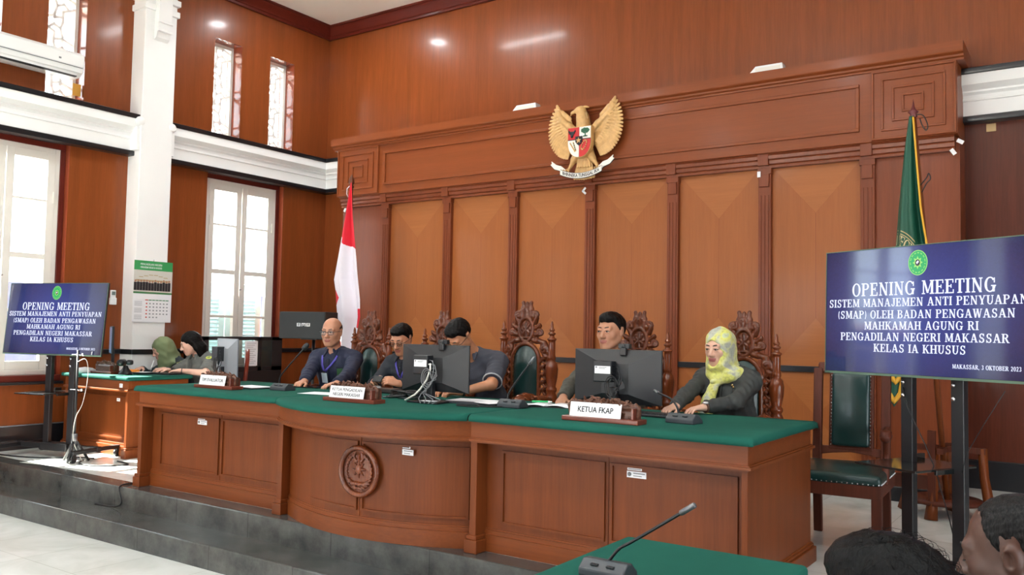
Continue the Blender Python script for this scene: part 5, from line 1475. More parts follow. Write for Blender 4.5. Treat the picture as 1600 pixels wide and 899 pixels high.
# ------------------------------------------------------------------ things on the side desk
ZS = 0.774
t = thing('conference_camera', 'black webcam on a pedestal at the corner of the side desk', 'camera', (-8.0, 4.9, ZS), 0.6)
MB().lathe([(0.001, 0), (0.07, 0), (0.066, 0.012), (0.03, 0.06), (0.02, 0.085), (0.001, 0.09)], n=20).build('pedestal', M['black_plastic'], t)
MB().lathe([(0.001, -0.05), (0.03, -0.05), (0.034, -0.03), (0.034, 0.04), (0.026, 0.05), (0.001, 0.045)], (-0.04, 0, 0.115), 18, axis='y').build('lens_barrel', M['black_plastic'], t)
MB().cbox((0.04, 0.0, 0.118), (0.06, 0.05, 0.05)).build('body', M['black_plastic'], t, bevel=0.015)
m = MB(); m.cbox((0, 0, 0.02), (0.11, 0.06, 0.04)); o = m.build('tissue_pack', plain('orange_pack', (232, 140, 44), 0.5), bevel=0.012); o.location = (-8.12, 5.06, ZS); o.rotation_euler = (0, 0, 0.4); tag(o, 'small orange pack behind the webcam', 'packet')
m = MB(); m.lathe([(0.001, 0), (0.115, 0), (0.11, 0.02), (0.07, 0.045), (0.001, 0.055)], n=24); o = m.build('white_dish', M['white_plastic']); o.location = (-8.56, 4.80, ZS); tag(o, 'white domed dish at the left corner of the side desk', 'dish')
for i, (x, y, rz, lb) in enumerate(((-8.02, 5.12, 0.2, 'black notebook lying open before the women on the side desk'), (-7.78, 5.22, 0.1, 'black flat pad nearest the right end of the side desk'))):
    o = sheet(x, y, 0.24, 0.16, rz, ZS, 'black_pad', M['black_plastic'], 0.014); tag(o, lb, 'pad')
o = sheet(-8.07, 5.10, 0.2, 0.14, 0.25, ZS+0.0145, 'paper_sheet'); tag(o, 'white sheet being written on upon the side desk', 'paper')
t = thing('desk_monitor', 'thin monitor seen edge on behind the left television', 'monitor', (-8.45, 5.01, ZS), math.radians(-28))
MB().box(-0.22, 0.22, -0.012, 0.012, 0.19, 0.475).build('housing', M['black_plastic'], t, bevel=0.006)
MB().box(-0.21, 0.21, -0.014, -0.012, 0.2, 0.465).build('screen', plain('pale_blue_screen', (60, 90, 130), 0.15, emit=(120, 150, 180), estr=0.35), t)
MB().box(-0.025, 0.025, 0.0, 0.03, 0.0, 0.25).build('stand_neck', M['black_plastic'], t)
MB().box(-0.11, 0.11, -0.07, 0.09, 0.0, 0.012).build('stand_foot', M['black_plastic'], t, bevel=0.003)

# ------------------------------------------------------------------ dark glass cabinet, loudspeaker
t = thing('glass_cabinet', 'black framed glass fronted cabinet below the far window', 'cabinet', (-8.69, 6.73, 0))
x0, x1, y0, y1 = -0.19, 0.19, -0.57, 0.57
m = MB(); m.box(x0, x1, y0, y1, 0, 0.74); m.build('body', M['black_plastic'], t, bevel=0.006)
m = MB()
for a, b_ in ((y0, y0+0.06), (y1-0.16, y1), (0.2, 0.25)): m.box(x1-0.03, x1, a, b_, 0.74, 1.15)
m.box(x0, x1, y0, y1, 1.11, 1.15); m.box(x1-0.03, x1, y0, y1, 0.74, 0.79); m.box(x0, x1-0.03, y0, y0+0.03, 0.74, 1.11); m.box(x0, x1-0.03, y1-0.03, y1, 0.74, 1.11)
for a in (y0, y1-0.03): m.box(x0, x0+0.03, a, a+0.03, 0.74, 1.11)
m.build('frame', M['black_plastic'], t)
m = MB(); m.box(x1-0.018, x1-0.012, y0+0.06, y1-0.16, 0.79, 1.11); m.build('front_glass', M['glass'], t)
m = MB(); m.box(x0+0.008, x0+0.012, y0+0.03, y1-0.03, 0.74, 1.11); m.build('rear_glass', M['glass'], t)
m = MB(); m.box(x1+0.0005, x1+0.0015, 0.0, 0.19, 0.8, 1.1); p = m.build('notice_sheet', M['paper'], t); p['label'] = 'white printed sheet stuck on the glass'
m = MB()
for k in range(11): m.box(x1+0.0014, x1+0.0022, 0.025, 0.165-0.02*(k % 3), 1.07-0.024*k, 1.074-0.024*k)
m.build('sheet_print', M['grey_ink'], p)
t = thing('loudspeaker', 'black wide loudspeaker on a thin stand behind the bald man', 'speaker', (-7.21, 6.6, 0), math.radians(15))
m = MB(); m.box(-0.31, 0.27, -0.16, 0.1, 1.15, 1.445); m.build('cabinet', plain('speaker_black', (34, 36, 38), 0.55, bump=0.2, bscale=500), t, bevel=0.008)
m = MB(); m.box(-0.305, 0.265, -0.168, -0.158, 1.155, 1.44); m.build('grille', plain('speaker_grille', (38, 41, 43), 0.7, bump=0.6, bscale=700), t, bevel=0.004)
lg = MB()
def bl(x, pieces):
    for a, b_, c, d_ in pieces: lg.prism([(x+a, 1.285+b_), (x+c, 1.285+b_), (x+c, 1.285+d_), (x+a, 1.285+d_)], 'y', -0.1695, -0.1675)
bb = [(0, 0, .008, .036), (0, 0, .045, .008), (.037, 0, .045, .036), (0, .014, .045, .02), (0.0, .03, .034, .036)]
bl(-0.08, bb); bl(0.04, bb)
bl(-0.02, [(0, 0, .008, .036), (0, .028, .05, .036), (.042, 0, .05, .036), (.021, .006, .029, .036)])
o = lg.build('logo', M['white_plastic'], t); o['label'] = 'white letter logo'
m = MB(); m.tube([(0, 0.05, 0.1), (0, 0.05, 1.16)], 0.018, 10); m.cbox((0, 0.05, 1.145), (0.2, 0.2, 0.012)); m.build('pole', M['black_metal'], t)
for k in range(3):
    a = 2*PI*k/3+0.4; m = MB(); m.tube([(0, 0.05, 0.42), (0.32*math.cos(a), 0.05+0.32*math.sin(a), 0.0)], 0.011, 8); m.build('leg', M['black_metal'], t)

# tripod stand and cords by the left television
t = thing('tripod_stand', 'short chrome collared tripod stand before the left television posts', 'stand', (-7.76, 4.28, 0), 0.3)
MB().tube([(0, 0, 0.14), (0, 0, 1.02)], 0.011, 10).build('pole', M['black_metal'], t)
MB().tube([(0, 0, 0.16), (0, 0, 0.26)], 0.026, 12).build('collar', M['grey_metal'], t)
for k in range(3):
    a = 2*PI*k/3+0.9; m = MB(); m.tube([(0, 0, 0.22), (0.13*math.cos(a), 0.13*math.sin(a), 0.01)], [0.013, 0.012], 8); m.build('leg', M['black_metal'], t)
for zz in (0.98, 0.66):
    m = MB(); m.tube([(-0.07, 0, zz), (0.05, 0, zz)], 0.005, 8); m.ball((0.055, 0, zz), 0.014, 8, 6); m.build('cable_clip', M['chrome'], t)
m = MB(); m.tube(curve_pts([(-7.72, 4.26, 0.92), (-7.66, 4.3, 0.94), (-7.65, 4.32, 0.8), (-7.68, 4.3, 0.55), (-7.74, 4.27, 0.4), (-7.74, 4.26, 0.2), (-7.7, 4.33, 0.012)]), 0.003, 6); tag(m.build('cable', M['cable_white']), 'pale cable looping down the tripod stand', 'cable')
cords = [([(-8.9, 4.05, .008), (-8.5, 4.1, .008), (-8.2, 4.22, .008), (-7.95, 4.45, .008), (-7.8, 4.5, .008)], 'black cord running along the floor under the left television'),
         ([(-7.8, 4.4, .008), (-7.6, 4.25, .008), (-7.35, 4.3, .008), (-7.25, 4.5, .008), (-7.5, 4.55, .008)], 'black cord looped on the sunlit floor by the side desk'),
         ([(-6.32, 4.16, .008), (-6.36, 4.0, .008), (-6.335, 3.88, .006), (-6.32, 3.86, -.03), (-6.28, 3.855, -.12), (-6.4, 3.85, -.158), (-6.62, 3.84, -.158)], 'black cord dropping over the dais edge at the bench corner'),
         ([(-0.5, 7.0, .008), (-0.4, 7.5, .008), (-0.2, 7.7, .008), (0.3, 7.8, .008)], 'black cord on the marble floor behind the right television')]
for P, lb in cords:
    m = MB(); m.tube(curve_pts(P), 0.0065, 6); tag(m.build('floor_cord', M['cable_black']), lb, 'cord')
m = MB(); m.box(-8.12, -8.0, 4.47, 4.53, 0, 0.045); single(m.build('power_strip', M['white_plastic'], bevel=0.006), 'pale power strip on the floor behind the television stand', 'power strip')

# ------------------------------------------------------------------ things fixed to the walls
t = thing('air_conditioner', 'white wall air conditioner in front of the upper lattice window', 'air conditioner', (-8.95, 4.06, 3.835))
m = MB(); m.prism([(0.0, 0.0), (0.16, 0.0), (0.225, 0.05), (0.25, 0.13), (0.25, 0.28), (0.2, 0.31), (0.0, 0.31)], 'y', -0.68, 0.67, ); 
o = MB(); P = [(0.0, 0.0), (0.16, 0.0), (0.225, 0.04), (0.25, 0.1), (0.25, 0.215), (0.2, 0.25), (0.0, 0.25)]
n = len(P); o.add([(p, a, q) for a in (-0.68, 0.67) for p, q in P], [tuple(range(n)), tuple(range(n, 2*n))]+[(i, (i+1) % n, n+(i+1) % n, n+i) for i in range(n)])
o.build('casing', M['white_plastic'], t, bevel=0.012)
m = MB(); m.box(0.236, 0.2525, -0.66, 0.65, 0.085, 0.09); m.build('panel_gap', M['grey_ink'], t)
m = MB(); m.cbox((0.2, -0.005, 0.027), (0.012, 1.24, 0.055), 0, Matrix.Rotation(math.radians(35), 3, 'Y')); m.build('air_flap', M['white_plastic'], t, bevel=0.002)
m = MB(); m.box(0.155, 0.196, -0.64, 0.62, 0.0, 0.012); m.build('outlet_slot', M['ink'], t)
m = MB(); m.box(0.25, 0.2515, 0.4, 0.425, 0.13, 0.148); m.build('badge', M['grey_ink'], t)
m = MB(); m.box(-9.0, -8.995, 4.775, 4.86, 3.70, 3.83); single(m.build('yellow_card', plain('ochre_card', (222, 164, 60), 0.6)), 'ochre card in the lattice window under the air conditioner', 'card')

t = thing('wall_calendar', 'green headed wall calendar hanging on the white column', 'calendar', (-8.715, 5.62, 1.3))
m = MB(); m.box(0, 0.006, -0.235, 0.235, 0, 0.68); m.build('sheet', M['paper'], t)
m = MB(); m.box(0.006, 0.007, -0.235, 0.235, 0.575, 0.68); o = m.build('header_band', plain('calendar_green', (52, 150, 84), 0.5), t)
h1 = sans('PENGADILAN NEGERI', 0.03, 'lettering', M['paper'], o, (0.0076, -0.03, 0.64), (PI/2, 0, PI/2), width=0.26)
h2 = sans('MAKASSAR KELAS IA KHUSUS', 0.03, 'lettering', M['paper'], o, (0.0076, -0.03, 0.605), (PI/2, 0, PI/2), width=0.26)
m = MB(); m.box(0.006, 0.0068, -0.235, 0.235, 0.315, 0.575, 0); m.box(0.0066, 0.0074, -0.235, 0.235, 0.315, 0.335, 1); m.box(0.0066, 0.0074, -0.21, 0.21, 0.45, 0.47, 2)
rnd = random.Random(3)
for k in range(13):
    yy = -0.215+k*0.0345; hgt = rnd.uniform(0.085, 0.1)
    m.box(0.0067, 0.0076, yy-0.016, yy+0.016, 0.35, 0.35+hgt, 3); m.cbox((0.0072, yy, 0.35+hgt+0.014), (0.001, 0.018, 0.024), 4)
for k in range(6): m.cbox((0.007, -0.15+0.06*k, 0.53-0.012*abs(k-2.5)), (0.0008, 0.05, 0.008), 2)
m.build('photo_print', [plain('photo_grey', (206, 204, 196), 0.5), plain('photo_green', (70, 130, 80), 0.5), plain('photo_ochre', (176, 160, 120), 0.5), plain('photo_black', (34, 32, 36), 0.5), plain('photo_skin', (170, 120, 96), 0.5)], t)
m = MB(); rnd = random.Random(8)
for r in range(6):
    for c in range(7):
        yy = -0.07+c*0.042; zz = 0.245-r*0.038
        if r == 0: m.box(0.0058, 0.0068, yy-0.018, yy+0.018, zz-0.004, zz+0.006, 1 if c < 1 else 2)
        elif not (r == 5 and c > 3): m.cbox((0.0064, yy, zz), (0.001, 0.018, 0.014), 1 if c == 0 else 0)
for r in range(3):
    for k in range(5): m.box(0.0058, 0.0066, -0.215, -0.125, 0.225-r*0.075-k*0.011, 0.228-r*0.075-k*0.011, 0)
m.build('date_grid', [plain('calendar_grey', (140, 144, 150), 0.6), plain('calendar_red', (200, 70, 60), 0.6), plain('calendar_green_dark', (60, 140, 90), 0.6)], t)
m = MB(); m.tube([(0.004, -0.0, 0.675), (0.004, 0, 0.7)], 0.004, 6); m.build('hook', M['chrome'], t)
t = thing('remote_control', 'white air conditioner remote in a holder on the brown wall', 'remote', (-8.95, 5.29, 1.49))
MB().box(0, 0.022, -0.03, 0.03, 0, 0.155).build('body', M['white_plastic'], t, bevel=0.006)
MB().box(0.022, 0.024, -0.02, 0.02, 0.1, 0.14).build('display', plain('lcd_grey', (110, 124, 120), 0.3), t)
MB().box(0.0, 0.03, -0.036, 0.036, -0.005, 0.07).build('holder', M['white_plastic'], t, bevel=0.005)
# white lamp strips on the panelling's top and little white card clips
for x, lb in ((-5.27, 'left white lamp unit on top of the wood panelling'), (-2.55, 'right white lamp unit on top of the wood panelling')):
    t = thing('lamp_unit', lb, 'lamp', (x, 7.9, 3.745))
    m = MB(); m.prism([(-0.16, 0.0), (0.16, 0.0), (0.15, 0.06), (-0.1, 0.06)], 'y', -0.05, 0.05); m.build('housing', M['white_plastic'], t, bevel=0.003)
    MB().box(-0.1, 0.13, -0.053, -0.049, 0.012, 0.04).build('lens', M['window_white'], t)
for i, (x, z, r, y) in enumerate(((-8.17, 2.83, 0.5, 7.995), (-4.545, 2.79, 0.3, 7.975), (-2.655, 2.8, 0.0, 7.975), (-1.0, 2.84, -0.6, 7.96), (-0.945, 2.92, -1.0, 7.95))):
    m = MB()
    if i == 1: m.cbox((-0.012, 0, 0.018), (0.055, 0.004, 0.022), 0, Matrix.Rotation(-0.8, 3, 'Y')); m.cbox((-0.012, 0, -0.012), (0.055, 0.004, 0.022), 0, Matrix.Rotation(0.7, 3, 'Y'))
    else: m.cbox((0, 0, 0), (0.032, 0.006, 0.055), 0, Matrix.Rotation(r, 3, 'Y'))
    o = m.build('paper_tag', M['paper']); o.location = (x, y, z)
    tag(o, ['white tag at the left edge of the panelling', 'folded white tag below the eagle emblem', 'small white tag on the pilaster right of the eagle', 'tilted white tag at the right end of the ledge', 'upright white tag at the outer right corner of the panelling'][i], 'tag')
m = MB(); m.cbox((0, 0, 0), (0.075, 0.01, 0.07)); o = m.build('wall_plate', plain('beige_plate', (196, 166, 120), 0.6), bevel=0.004); o.location = (-0.755, YB-0.0175, 3.1); tag(o, 'small beige plate on the dark wall at the right', 'plate')

# ------------------------------------------------------------------ national emblem
def garuda():
    t = thing('eagle_emblem', 'golden eagle coat of arms with shield and ribbon on the panelling', 'emblem', (-4.47, 7.86, 3.29))
    B = Blob()
    B.ell((0, -0.05, 0.0), (0.1, 0.07, 0.2)); B.chain([(0, -0.06, 0.14), (-0.005, -0.075, 0.24), (-0.015, -0.09, 0.31)], [0.085, 0.065, 0.052], k=0.03)
    B.ell((-0.03, -0.095, 0.325), (0.062, 0.042, 0.042), k=0.02)
    B.cap((-0.075, -0.1, 0.32), (-0.125, -0.1, 0.306), 0.024, 0.014); B.cap((-0.12, -0.1, 0.308), (-0.14, -0.1, 0.278), 0.013, 0.005)
    for i in range(4): B.cap((0.0+0.015*i, -0.09, 0.355), (0.03+0.014*i, -0.088, 0.365-0.006*i), 0.012, 0.006, k=0.004)
    for r in range(6):
        for c in range(5):
            a = (c-2+0.5*(r % 2))*0.42; rr = 0.072-0.002*r
            B.cap((rr*math.sin(a)*0.95, -0.075-rr*math.cos(a)*0.55, 0.285-0.036*r), (rr*math.sin(a)*1.1, -0.078-rr*math.cos(a)*0.58, 0.262-0.036*r), 0.013, 0.006, k=0.004)
    for s in (-1, 1):
        def quill(a, b, w, y, bow=0.0):
            a = np.array((a[0], a[1])); b = np.array((b[0], b[1])); d = b-a; n_ = np.array((-d[1], d[0])); n_ = n_/(np.linalg.norm(n_)+1e-9)
            mid = a+d*0.6+n_*bow
            pa, pm, pb = [np.array((s*q_[0], y-dy, q_[1])) for q_, dy in ((a, 0), (mid, 0.008), (b, 0.004))]
            B.cap(pa, pm, w*0.9, w, k=0.003, flat=((0, 1, 0), 2.4)); B.cap(pm, pb, w, w*0.62, k=0.003, flat=((0, 1, 0), 2.4))
        tips = [(0.352, 0.43), (0.392, 0.365), (0.42, 0.30), (0.437, 0.235), (0.444, 0.17), (0.44, 0.105), (0.43, 0.045), (0.408, -0.01), (0.38, -0.055), (0.348, -0.095), (0.312, -0.125), (0.275, -0.145), (0.238, -0.16), (0.202, -0.165)]
        roots = [(0.33, 0.33), (0.32, 0.28), (0.305, 0.245), (0.285, 0.21), (0.265, 0.185), (0.245, 0.16), (0.225, 0.14), (0.205, 0.12), (0.19, 0.1), (0.175, 0.08), (0.16, 0.06), (0.15, 0.04), (0.135, 0.02), (0.12, 0.0)]
        def at(L_, f): 
            i = min(int(f), len(L_)-2); u = f-i; return (L_[i][0]+(L_[i+1][0]-L_[i][0])*u, L_[i][1]+(L_[i+1][1]-L_[i][1])*u)
        for i in range(22): quill(at(roots, i*13/21), at(tips, i*13/21), 0.0215, -0.03-0.0008*i, 0.012)
        for i in range(18):
            f = i*12.5/17; a, b = at(roots, f), at(tips, f); quill((a[0]*.85+.01, a[1]), (a[0]+(b[0]-a[0])*0.62, a[1]+(b[1]-a[1])*0.62), 0.018, -0.046, 0.008)
        for i in range(15):
            f = i*12/14; a, b = at(roots, f), at(tips, f); quill((a[0]-0.03, a[1]-0.005), (a[0]+(b[0]-a[0])*0.32, a[1]+(b[1]-a[1])*0.32), 0.016, -0.058, 0.004)
        for i in range(13): quill((roots[i][0]*0.6, roots[i][1]*0.8), ((roots[i][0]+tips[i][0])*0.5, (roots[i][1]+tips[i][1])*0.5), 0.034, -0.03)
        B.chain([(s*0.08, -0.05, 0.09), (s*0.17, -0.055, 0.17), (s*0.27, -0.05, 0.25), (s*0.335, -0.04, 0.34), (s*0.352, -0.035, 0.42)], [0.045, 0.038, 0.03, 0.024, 0.01], k=0.015)
        B.chain([(s*0.06, -0.05, -0.1), (s*0.11, -0.065, -0.19), (s*0.15, -0.06, -0.25)], [0.05, 0.036, 0.02], k=0.015)
        B.chain([(s*0.15, -0.06, -0.25), (s*0.185, -0.065, -0.3)], [0.018, 0.016], k=0.008)
        for q in (-1, 0, 1): B.chain([(s*0.185, -0.07, -0.295), (s*0.19+q*0.03, -0.095, -0.3), (s*0.19+q*0.034, -0.1, -0.325)], [0.014, 0.012, 0.006], k=0.004)
    for i in range(9):
        f = (i-4)/4; B.cap((f*0.05, -0.03, -0.14), (f*0.115, -0.04, -0.395+0.012*abs(f)), 0.022, 0.018, k=0.004, flat=((0, 1, 0), 1.8))
    for i in range(6):
        f = (i-2.5)/2.5; B.cap((f*0.04, -0.055, -0.13), (f*0.075, -0.06, -0.27), 0.02, 0.014, k=0.004, flat=((0, 1, 0), 1.6))
    blob_mesh('eagle', B, 0.0038, M['gold'], t)
    # shield
    R_, Wt, Bk = plain('shield_red', (196, 36, 40), 0.4), plain('shield_white', (238, 236, 228), 0.4), plain('shield_black', (22, 24, 32), 0.4)
    G = plain('shield_green', (30, 90, 60), 0.5)
    hw, zt, zm, zb = 0.135, 0.128, -0.02, -0.185; ys = -0.155
    def side(s, n=10): return [(s*hw*math.cos(math.radians(90*i/n))**0.85 if i < n else 0.0, zm+(zb-zm)*math.sin(math.radians(90*i/n))) for i in range(n+1)]
    m = MB()
    rim = [(-hw-0.006, zt+0.006), (hw+0.006, zt+0.006)]+[(x*1.05, z*1.03 if z < zm else z) for x, z in side(1)]+[(x*1.05, z*1.03 if z < zm else z) for x, z in side(-1)[::-1][1:]]
    m.prism(rim, 'y', ys+0.004, -0.09); m.build('shield', M['gold'], t)
    mz = 0.0
    def q(name, poly, mat):
        mm = MB(); mm.prism(poly, 'y', ys-0.002, ys+0.006); o = mm.build(name, mat, t); return o
    q('quarter_red', [(-hw, zt), (-0.002, zt), (-0.002, mz), (-hw, mz)], R_)['label'] = 'red quarter with bull head'
    q('quarter_white', [(0.002, zt), (hw, zt), (hw, mz), (0.002, mz)], Wt)['label'] = 'white quarter with banyan tree'
    sr = [(x, z) for x, z in side(1)]; sl = [(x, z) for x, z in side(-1)]
    q('quarter_red', [(0.002, mz-0.003), (hw, mz-0.003)]+sr[:-1]+[(0.002, zb)], R_)['label'] = 'red quarter with gold chain'
    q('quarter_white', [(-0.002, mz-0.003), (-hw, mz-0.003)]+sl[:-1]+[(-0.002, zb)], Wt)['label'] = 'white quarter with rice and cotton'
    k = MB(); k.prism([(-hw, mz-0.004), (hw, mz-0.004), (hw, mz+0.004), (-hw, mz+0.004)], 'y', ys-0.004, ys)
    k.prism([(-0.04, 0.03), (0.04, 0.03), (0.04, -0.025), (0.022, -0.05), (0, -0.066), (-0.022, -0.05), (-0.04, -0.025)], 'y', ys-0.012, ys)
    k.build('centre_shield', Bk, t)
    st = MB(); P = []
    for i in range(10):
        a = PI/2+PI/5*i; r = 0.034 if i % 2 == 0 else 0.014; P.append((r*math.cos(a), -0.014+r*math.sin(a)))
    st.prism(P, 'y', ys-0.018, ys-0.011); st.build('gold_star', M['gold'], t)
    d = Blob()      # banyan tree
    for i in range(7): d.ell((0.072+0.033*math.cos(i*0.9), ys-0.004, 0.088+0.016*math.sin(i*0.9)), (0.02, 0.006, 0.014), k=0.004)
    d.cap((0.072, ys-0.003, 0.08), (0.072, ys-0.003, 0.035), 0.006); d.cap((0.05, ys-0.003, 0.028), (0.095, ys-0.003, 0.028), 0.006)
    for i in (-1, 1): d.cap((0.072+i*0.02, ys-0.003, 0.08), (0.072+i*0.02, ys-0.003, 0.06), 0.003)
    blob_mesh('banyan_tree', d, 0.003, G, t)
    d = Blob()      # bull head
    d.ell((-0.085, ys-0.006, 0.06), (0.02, 0.01, 0.028)); d.ell((-0.085, ys-0.01, 0.035), (0.012, 0.01, 0.014))
    for i in (-1, 1): d.chain([(-0.085+i*0.014, ys-0.006, 0.08), (-0.085+i*0.036, ys-0.006, 0.088), (-0.085+i*0.038, ys-0.006, 0.108)], [0.008, 0.006, 0.003]); d.ell((-0.085+i*0.026, ys-0.006, 0.068), (0.012, 0.005, 0.006))
    blob_mesh('bull_head', d, 0.003, Bk, t)
    d = MB()
    for i in range(14):
        a = 2*PI*i/14; d.ball((0.06+0.026*math.cos(a)+0.018*math.sin(a), ys-0.006, -0.065+0.048*math.sin(a)), (0.008, 0.005, 0.008), 8, 6)
    d.build('gold_chain', M['gold'], t)
    d = MB()
    for i in range(9):
        f = i/8; d.ball((-0.105+0.055*f, ys-0.005, -0.035-0.085*f), (0.007, 0.005, 0.01), 8, 6, 0)
        d.ball((-0.068+0.03*f, ys-0.005, -0.03-0.085*f), (0.007, 0.005, 0.009), 8, 6, 1 if i % 2 else 0)
    d.build('rice_and_cotton', [M['gold'], G], t)
    # ribbon
    def rz(x): return -0.375+0.9*x*x
    m = MB(); N = 30; ed = MB()
    for i in range(N):
        xa, xb = -0.25+0.5*i/N, -0.25+0.5*(i+1)/N
        for mm, h0, h1, y in ((m, -0.026, 0.026, -0.118), (ed, -0.031, 0.031, -0.114)):
            mm.add([(xa, y, rz(xa)+h0), (xb, y, rz(xb)+h0), (xb, y, rz(xb)+h1), (xa, y, rz(xa)+h1), (xa, y+0.006, rz(xa)+h0), (xb, y+0.006, rz(xb)+h0), (xb, y+0.006, rz(xb)+h1), (xa, y+0.006, rz(xa)+h1)], [(0, 1, 2, 3), (0, 4, 5, 1), (3, 2, 6, 7)], 0, False)
    for s in (-1, 1):
        P = [(s*0.215, -0.345), (s*0.26, -0.3), (s*0.33, -0.278), (s*0.385, -0.225), (s*0.365, -0.215), (s*0.372, -0.188), (s*0.31, -0.232), (s*0.25, -0.25), (s*0.2, -0.29)]
        m.prism(P if s > 0 else P[::-1], 'y', -0.1, -0.092); 
        ed.prism([(x*1.01, z-0.005) for x, z in (P if s > 0 else P[::-1])], 'y', -0.094, -0.088)
    m.build('ribbon', Wt, t); ed.build('ribbon_edge', Bk, t)
    o = sans('BHINNEKA TUNGGAL IKA', 0.05, 'motto', Bk, t, (0, 0, 0), (0, 0, 0), width=0.44, bold=0.0008)
    for v in o.data.vertices:
        x, y = v.co.x, v.co.y; v.co = (x, -0.1195-v.co.z, rz(x)+y*0.98)
garuda()

# ------------------------------------------------------------------ flags
def lerp(tab, z):
    for (z0, a), (z1, b) in zip(tab, tab[1:]):
        if z0 >= z >= z1: return a+(b-a)*(z0-z)/(z0-z1)
    return tab[-1][1] if z < tab[-1][0] else tab[0][1]
def draped(zt, zb, L, R, yfun, nu=60, nv=420, matf=None):
    rows = []
    for i in range(nv+1):
        z = zt+(zb-zt)*i/nv; a, b = lerp(L, z), lerp(R, z)
        rows.append([(a+(b-a)*j/nu, yfun(j/nu, z), z) for j in range(nu+1)])
    m = MB(); m.grid(rows, 0, True, matf=lambda i, j: matf(rows[i][j][0], rows[i][j][2], j/nu) if matf else 0); return m
def flag_pole(t, base, top, finial_mat, lean=(0, 0)):
    m = MB(); m.tube([base, top], 0.019, 12); m.build('pole', M['carved_wood'], t)
    c = top
    m = MB(); m.lathe([(0.012, 0), (0.026, 0.012), (0.03, 0.03), (0.014, 0.045), (0.03, 0.065), (0.034, 0.09), (0.026, 0.12), (0.012, 0.15), (0.001, 0.17)], c, 14); m.build('finial', finial_mat, t)
t = thing('national_flag', 'red and white flag hanging on its pole beside the left panelling', 'flag', (0, 0, 0))
FX, FY = -7.19, 7.13
t.location = (FX, FY, 0)
def loc(o): return to_local(o, t)
flag_pole(t, (0, 0, 0.03), (0, 0, 2.9), M['carved_wood'])
m = MB(); m.lathe([(0.001, 0), (0.17, 0), (0.17, 0.03), (0.1, 0.06), (0.05, 0.09), (0.03, 0.2), (0.001, 0.2)], n=24); m.build('foot', M['carved_wood'], t)
SX = 7.1/7.3
Ls = [(2.96, -7.35*SX), (2.6, -7.42*SX), (2.3, -7.49*SX), (1.84, -7.61*SX), (1.72, -7.585*SX), (1.45, -7.56*SX), (1.2, -7.5*SX), (0.98, -7.47*SX)]
Rs = [(2.96, -7.335*SX), (2.6, -7.31*SX), (2.3, -7.27*SX), (1.9, -7.215*SX), (1.6, -7.16*SX), (1.4, -7.15*SX), (1.2, -7.2*SX), (0.98, -7.27*SX)]
def yf(u, z):
    k = min(1, (2.98-z)/0.9)
    return 7.075+k*(0.05*math.sin(u*7.5+z*0.9)+0.03*math.sin(u*15+1+z*1.6))
def mf(x, z, u):
    red = z > 2.335-0.16*u+0.02*math.sin(u*9)
    if z < 1.5 and u > 0.8 and z > 1.28+0.0*u and u > 0.8+abs(z-1.38)*0.5: red = True
    if 1.55 < z < 1.72 and u < 0.16-abs(z-1.63)*1.2: red = True
    if z < 1.12 and u < 0.3: red = True
    return 0 if red else 1
o = loc(draped(2.96, 0.98, Ls, Rs, yf, matf=mf).build('flag_cloth', [M['flag_red'], M['flag_white']], t)); q = o.modifiers.new('t', 'SOLIDIFY'); q.thickness = 0.003
m = MB(); m.tube([(0.0, -0.03, 2.93), (-0.03, -0.04, 2.9), (-0.035, -0.04, 2.84), (-0.02, -0.03, 2.8)], 0.006, 6); m.build('tie_cord', M['flag_white'], t)

t = thing('court_flag', 'dark green gold trimmed flag on a pole behind the right television', 'flag', (-0.97, 6.8, 0))
b0 = Vector((-0.92, 6.86, 0.1)); b1 = Vector((-1.085, 6.62, 2.84))
m = MB(); m.tube([b0, b1], 0.02, 12); loc(m.build('pole', M['desk_wood'], t))
m = MB(); m.lathe([(0.012, 0), (0.03, 0.012), (0.018, 0.03), (0.036, 0.045), (0.02, 0.062), (0.01, 0.08), (0.001, 0.14)], b1, 14); loc(m.build('finial', plain('maroon_finial', (96, 34, 36), 0.3), t))
Lg = [(2.85, -1.105), (2.6, -1.14), (2.18, -1.185), (1.9, -1.21), (1.5, -1.25), (1.06, -1.29), (0.75, -1.29)]
Rg = [(2.85, -1.08), (2.5, -1.055), (2.18, -1.03), (1.9, -0.99), (1.5, -0.985), (1.06, -1.02), (0.8, -1.07)]
def yg(u, z):
    k = min(1, (2.9-z)/0.9)
    return 6.585+k*(0.03*math.sin(u*8+0.6+z*0.5)+0.02*math.sin(u*15+z))
def zb(u): return 0.0
rows = []
nv, nu = 100, 40
for i in range(nv+1):
    row = []
    for j in range(nu+1):
        u = j/nu; zbot = 0.78+0.42*abs(u-0.35)+(0.12 if u > 0.5 else 0); z = 2.85+(zbot-2.85)*i/nv
        a, b = lerp(Lg, z), lerp(Rg, z); row.append((a+(b-a)*u, yg(u, z), z))
    rows.append(row)
m = MB(); m.grid(rows, 0, True); o = loc(m.build('flag_cloth', M['flag_green'], t)); q = o.modifiers.new('t', 'SOLIDIFY'); q.thickness = 0.003
g = MB(); 
def strip_on(pts, w, nudge=0.007):
    """gold tape lying on the cloth, through (u, z) points"""
    P = []
    for u, z in pts:
        a, b = lerp(Lg, z), lerp(Rg, z); P.append(Vector((a+(b-a)*u, yg(u, z)-nudge, z)))
    g.tube(P, w, 8, flat=None)
strip_on([(0.995, 2.84-0.04*i) for i in range(44)], 0.007)
for off in (0.0, 0.135): strip_on([(j/20*0.97+0.01, 0.815+off+0.42*abs(j/20-0.35)+(0.12 if j > 10 else 0)) for j in range(21)], 0.016)
loc(g.build('gold_trim', M['gold_cloth'], t))
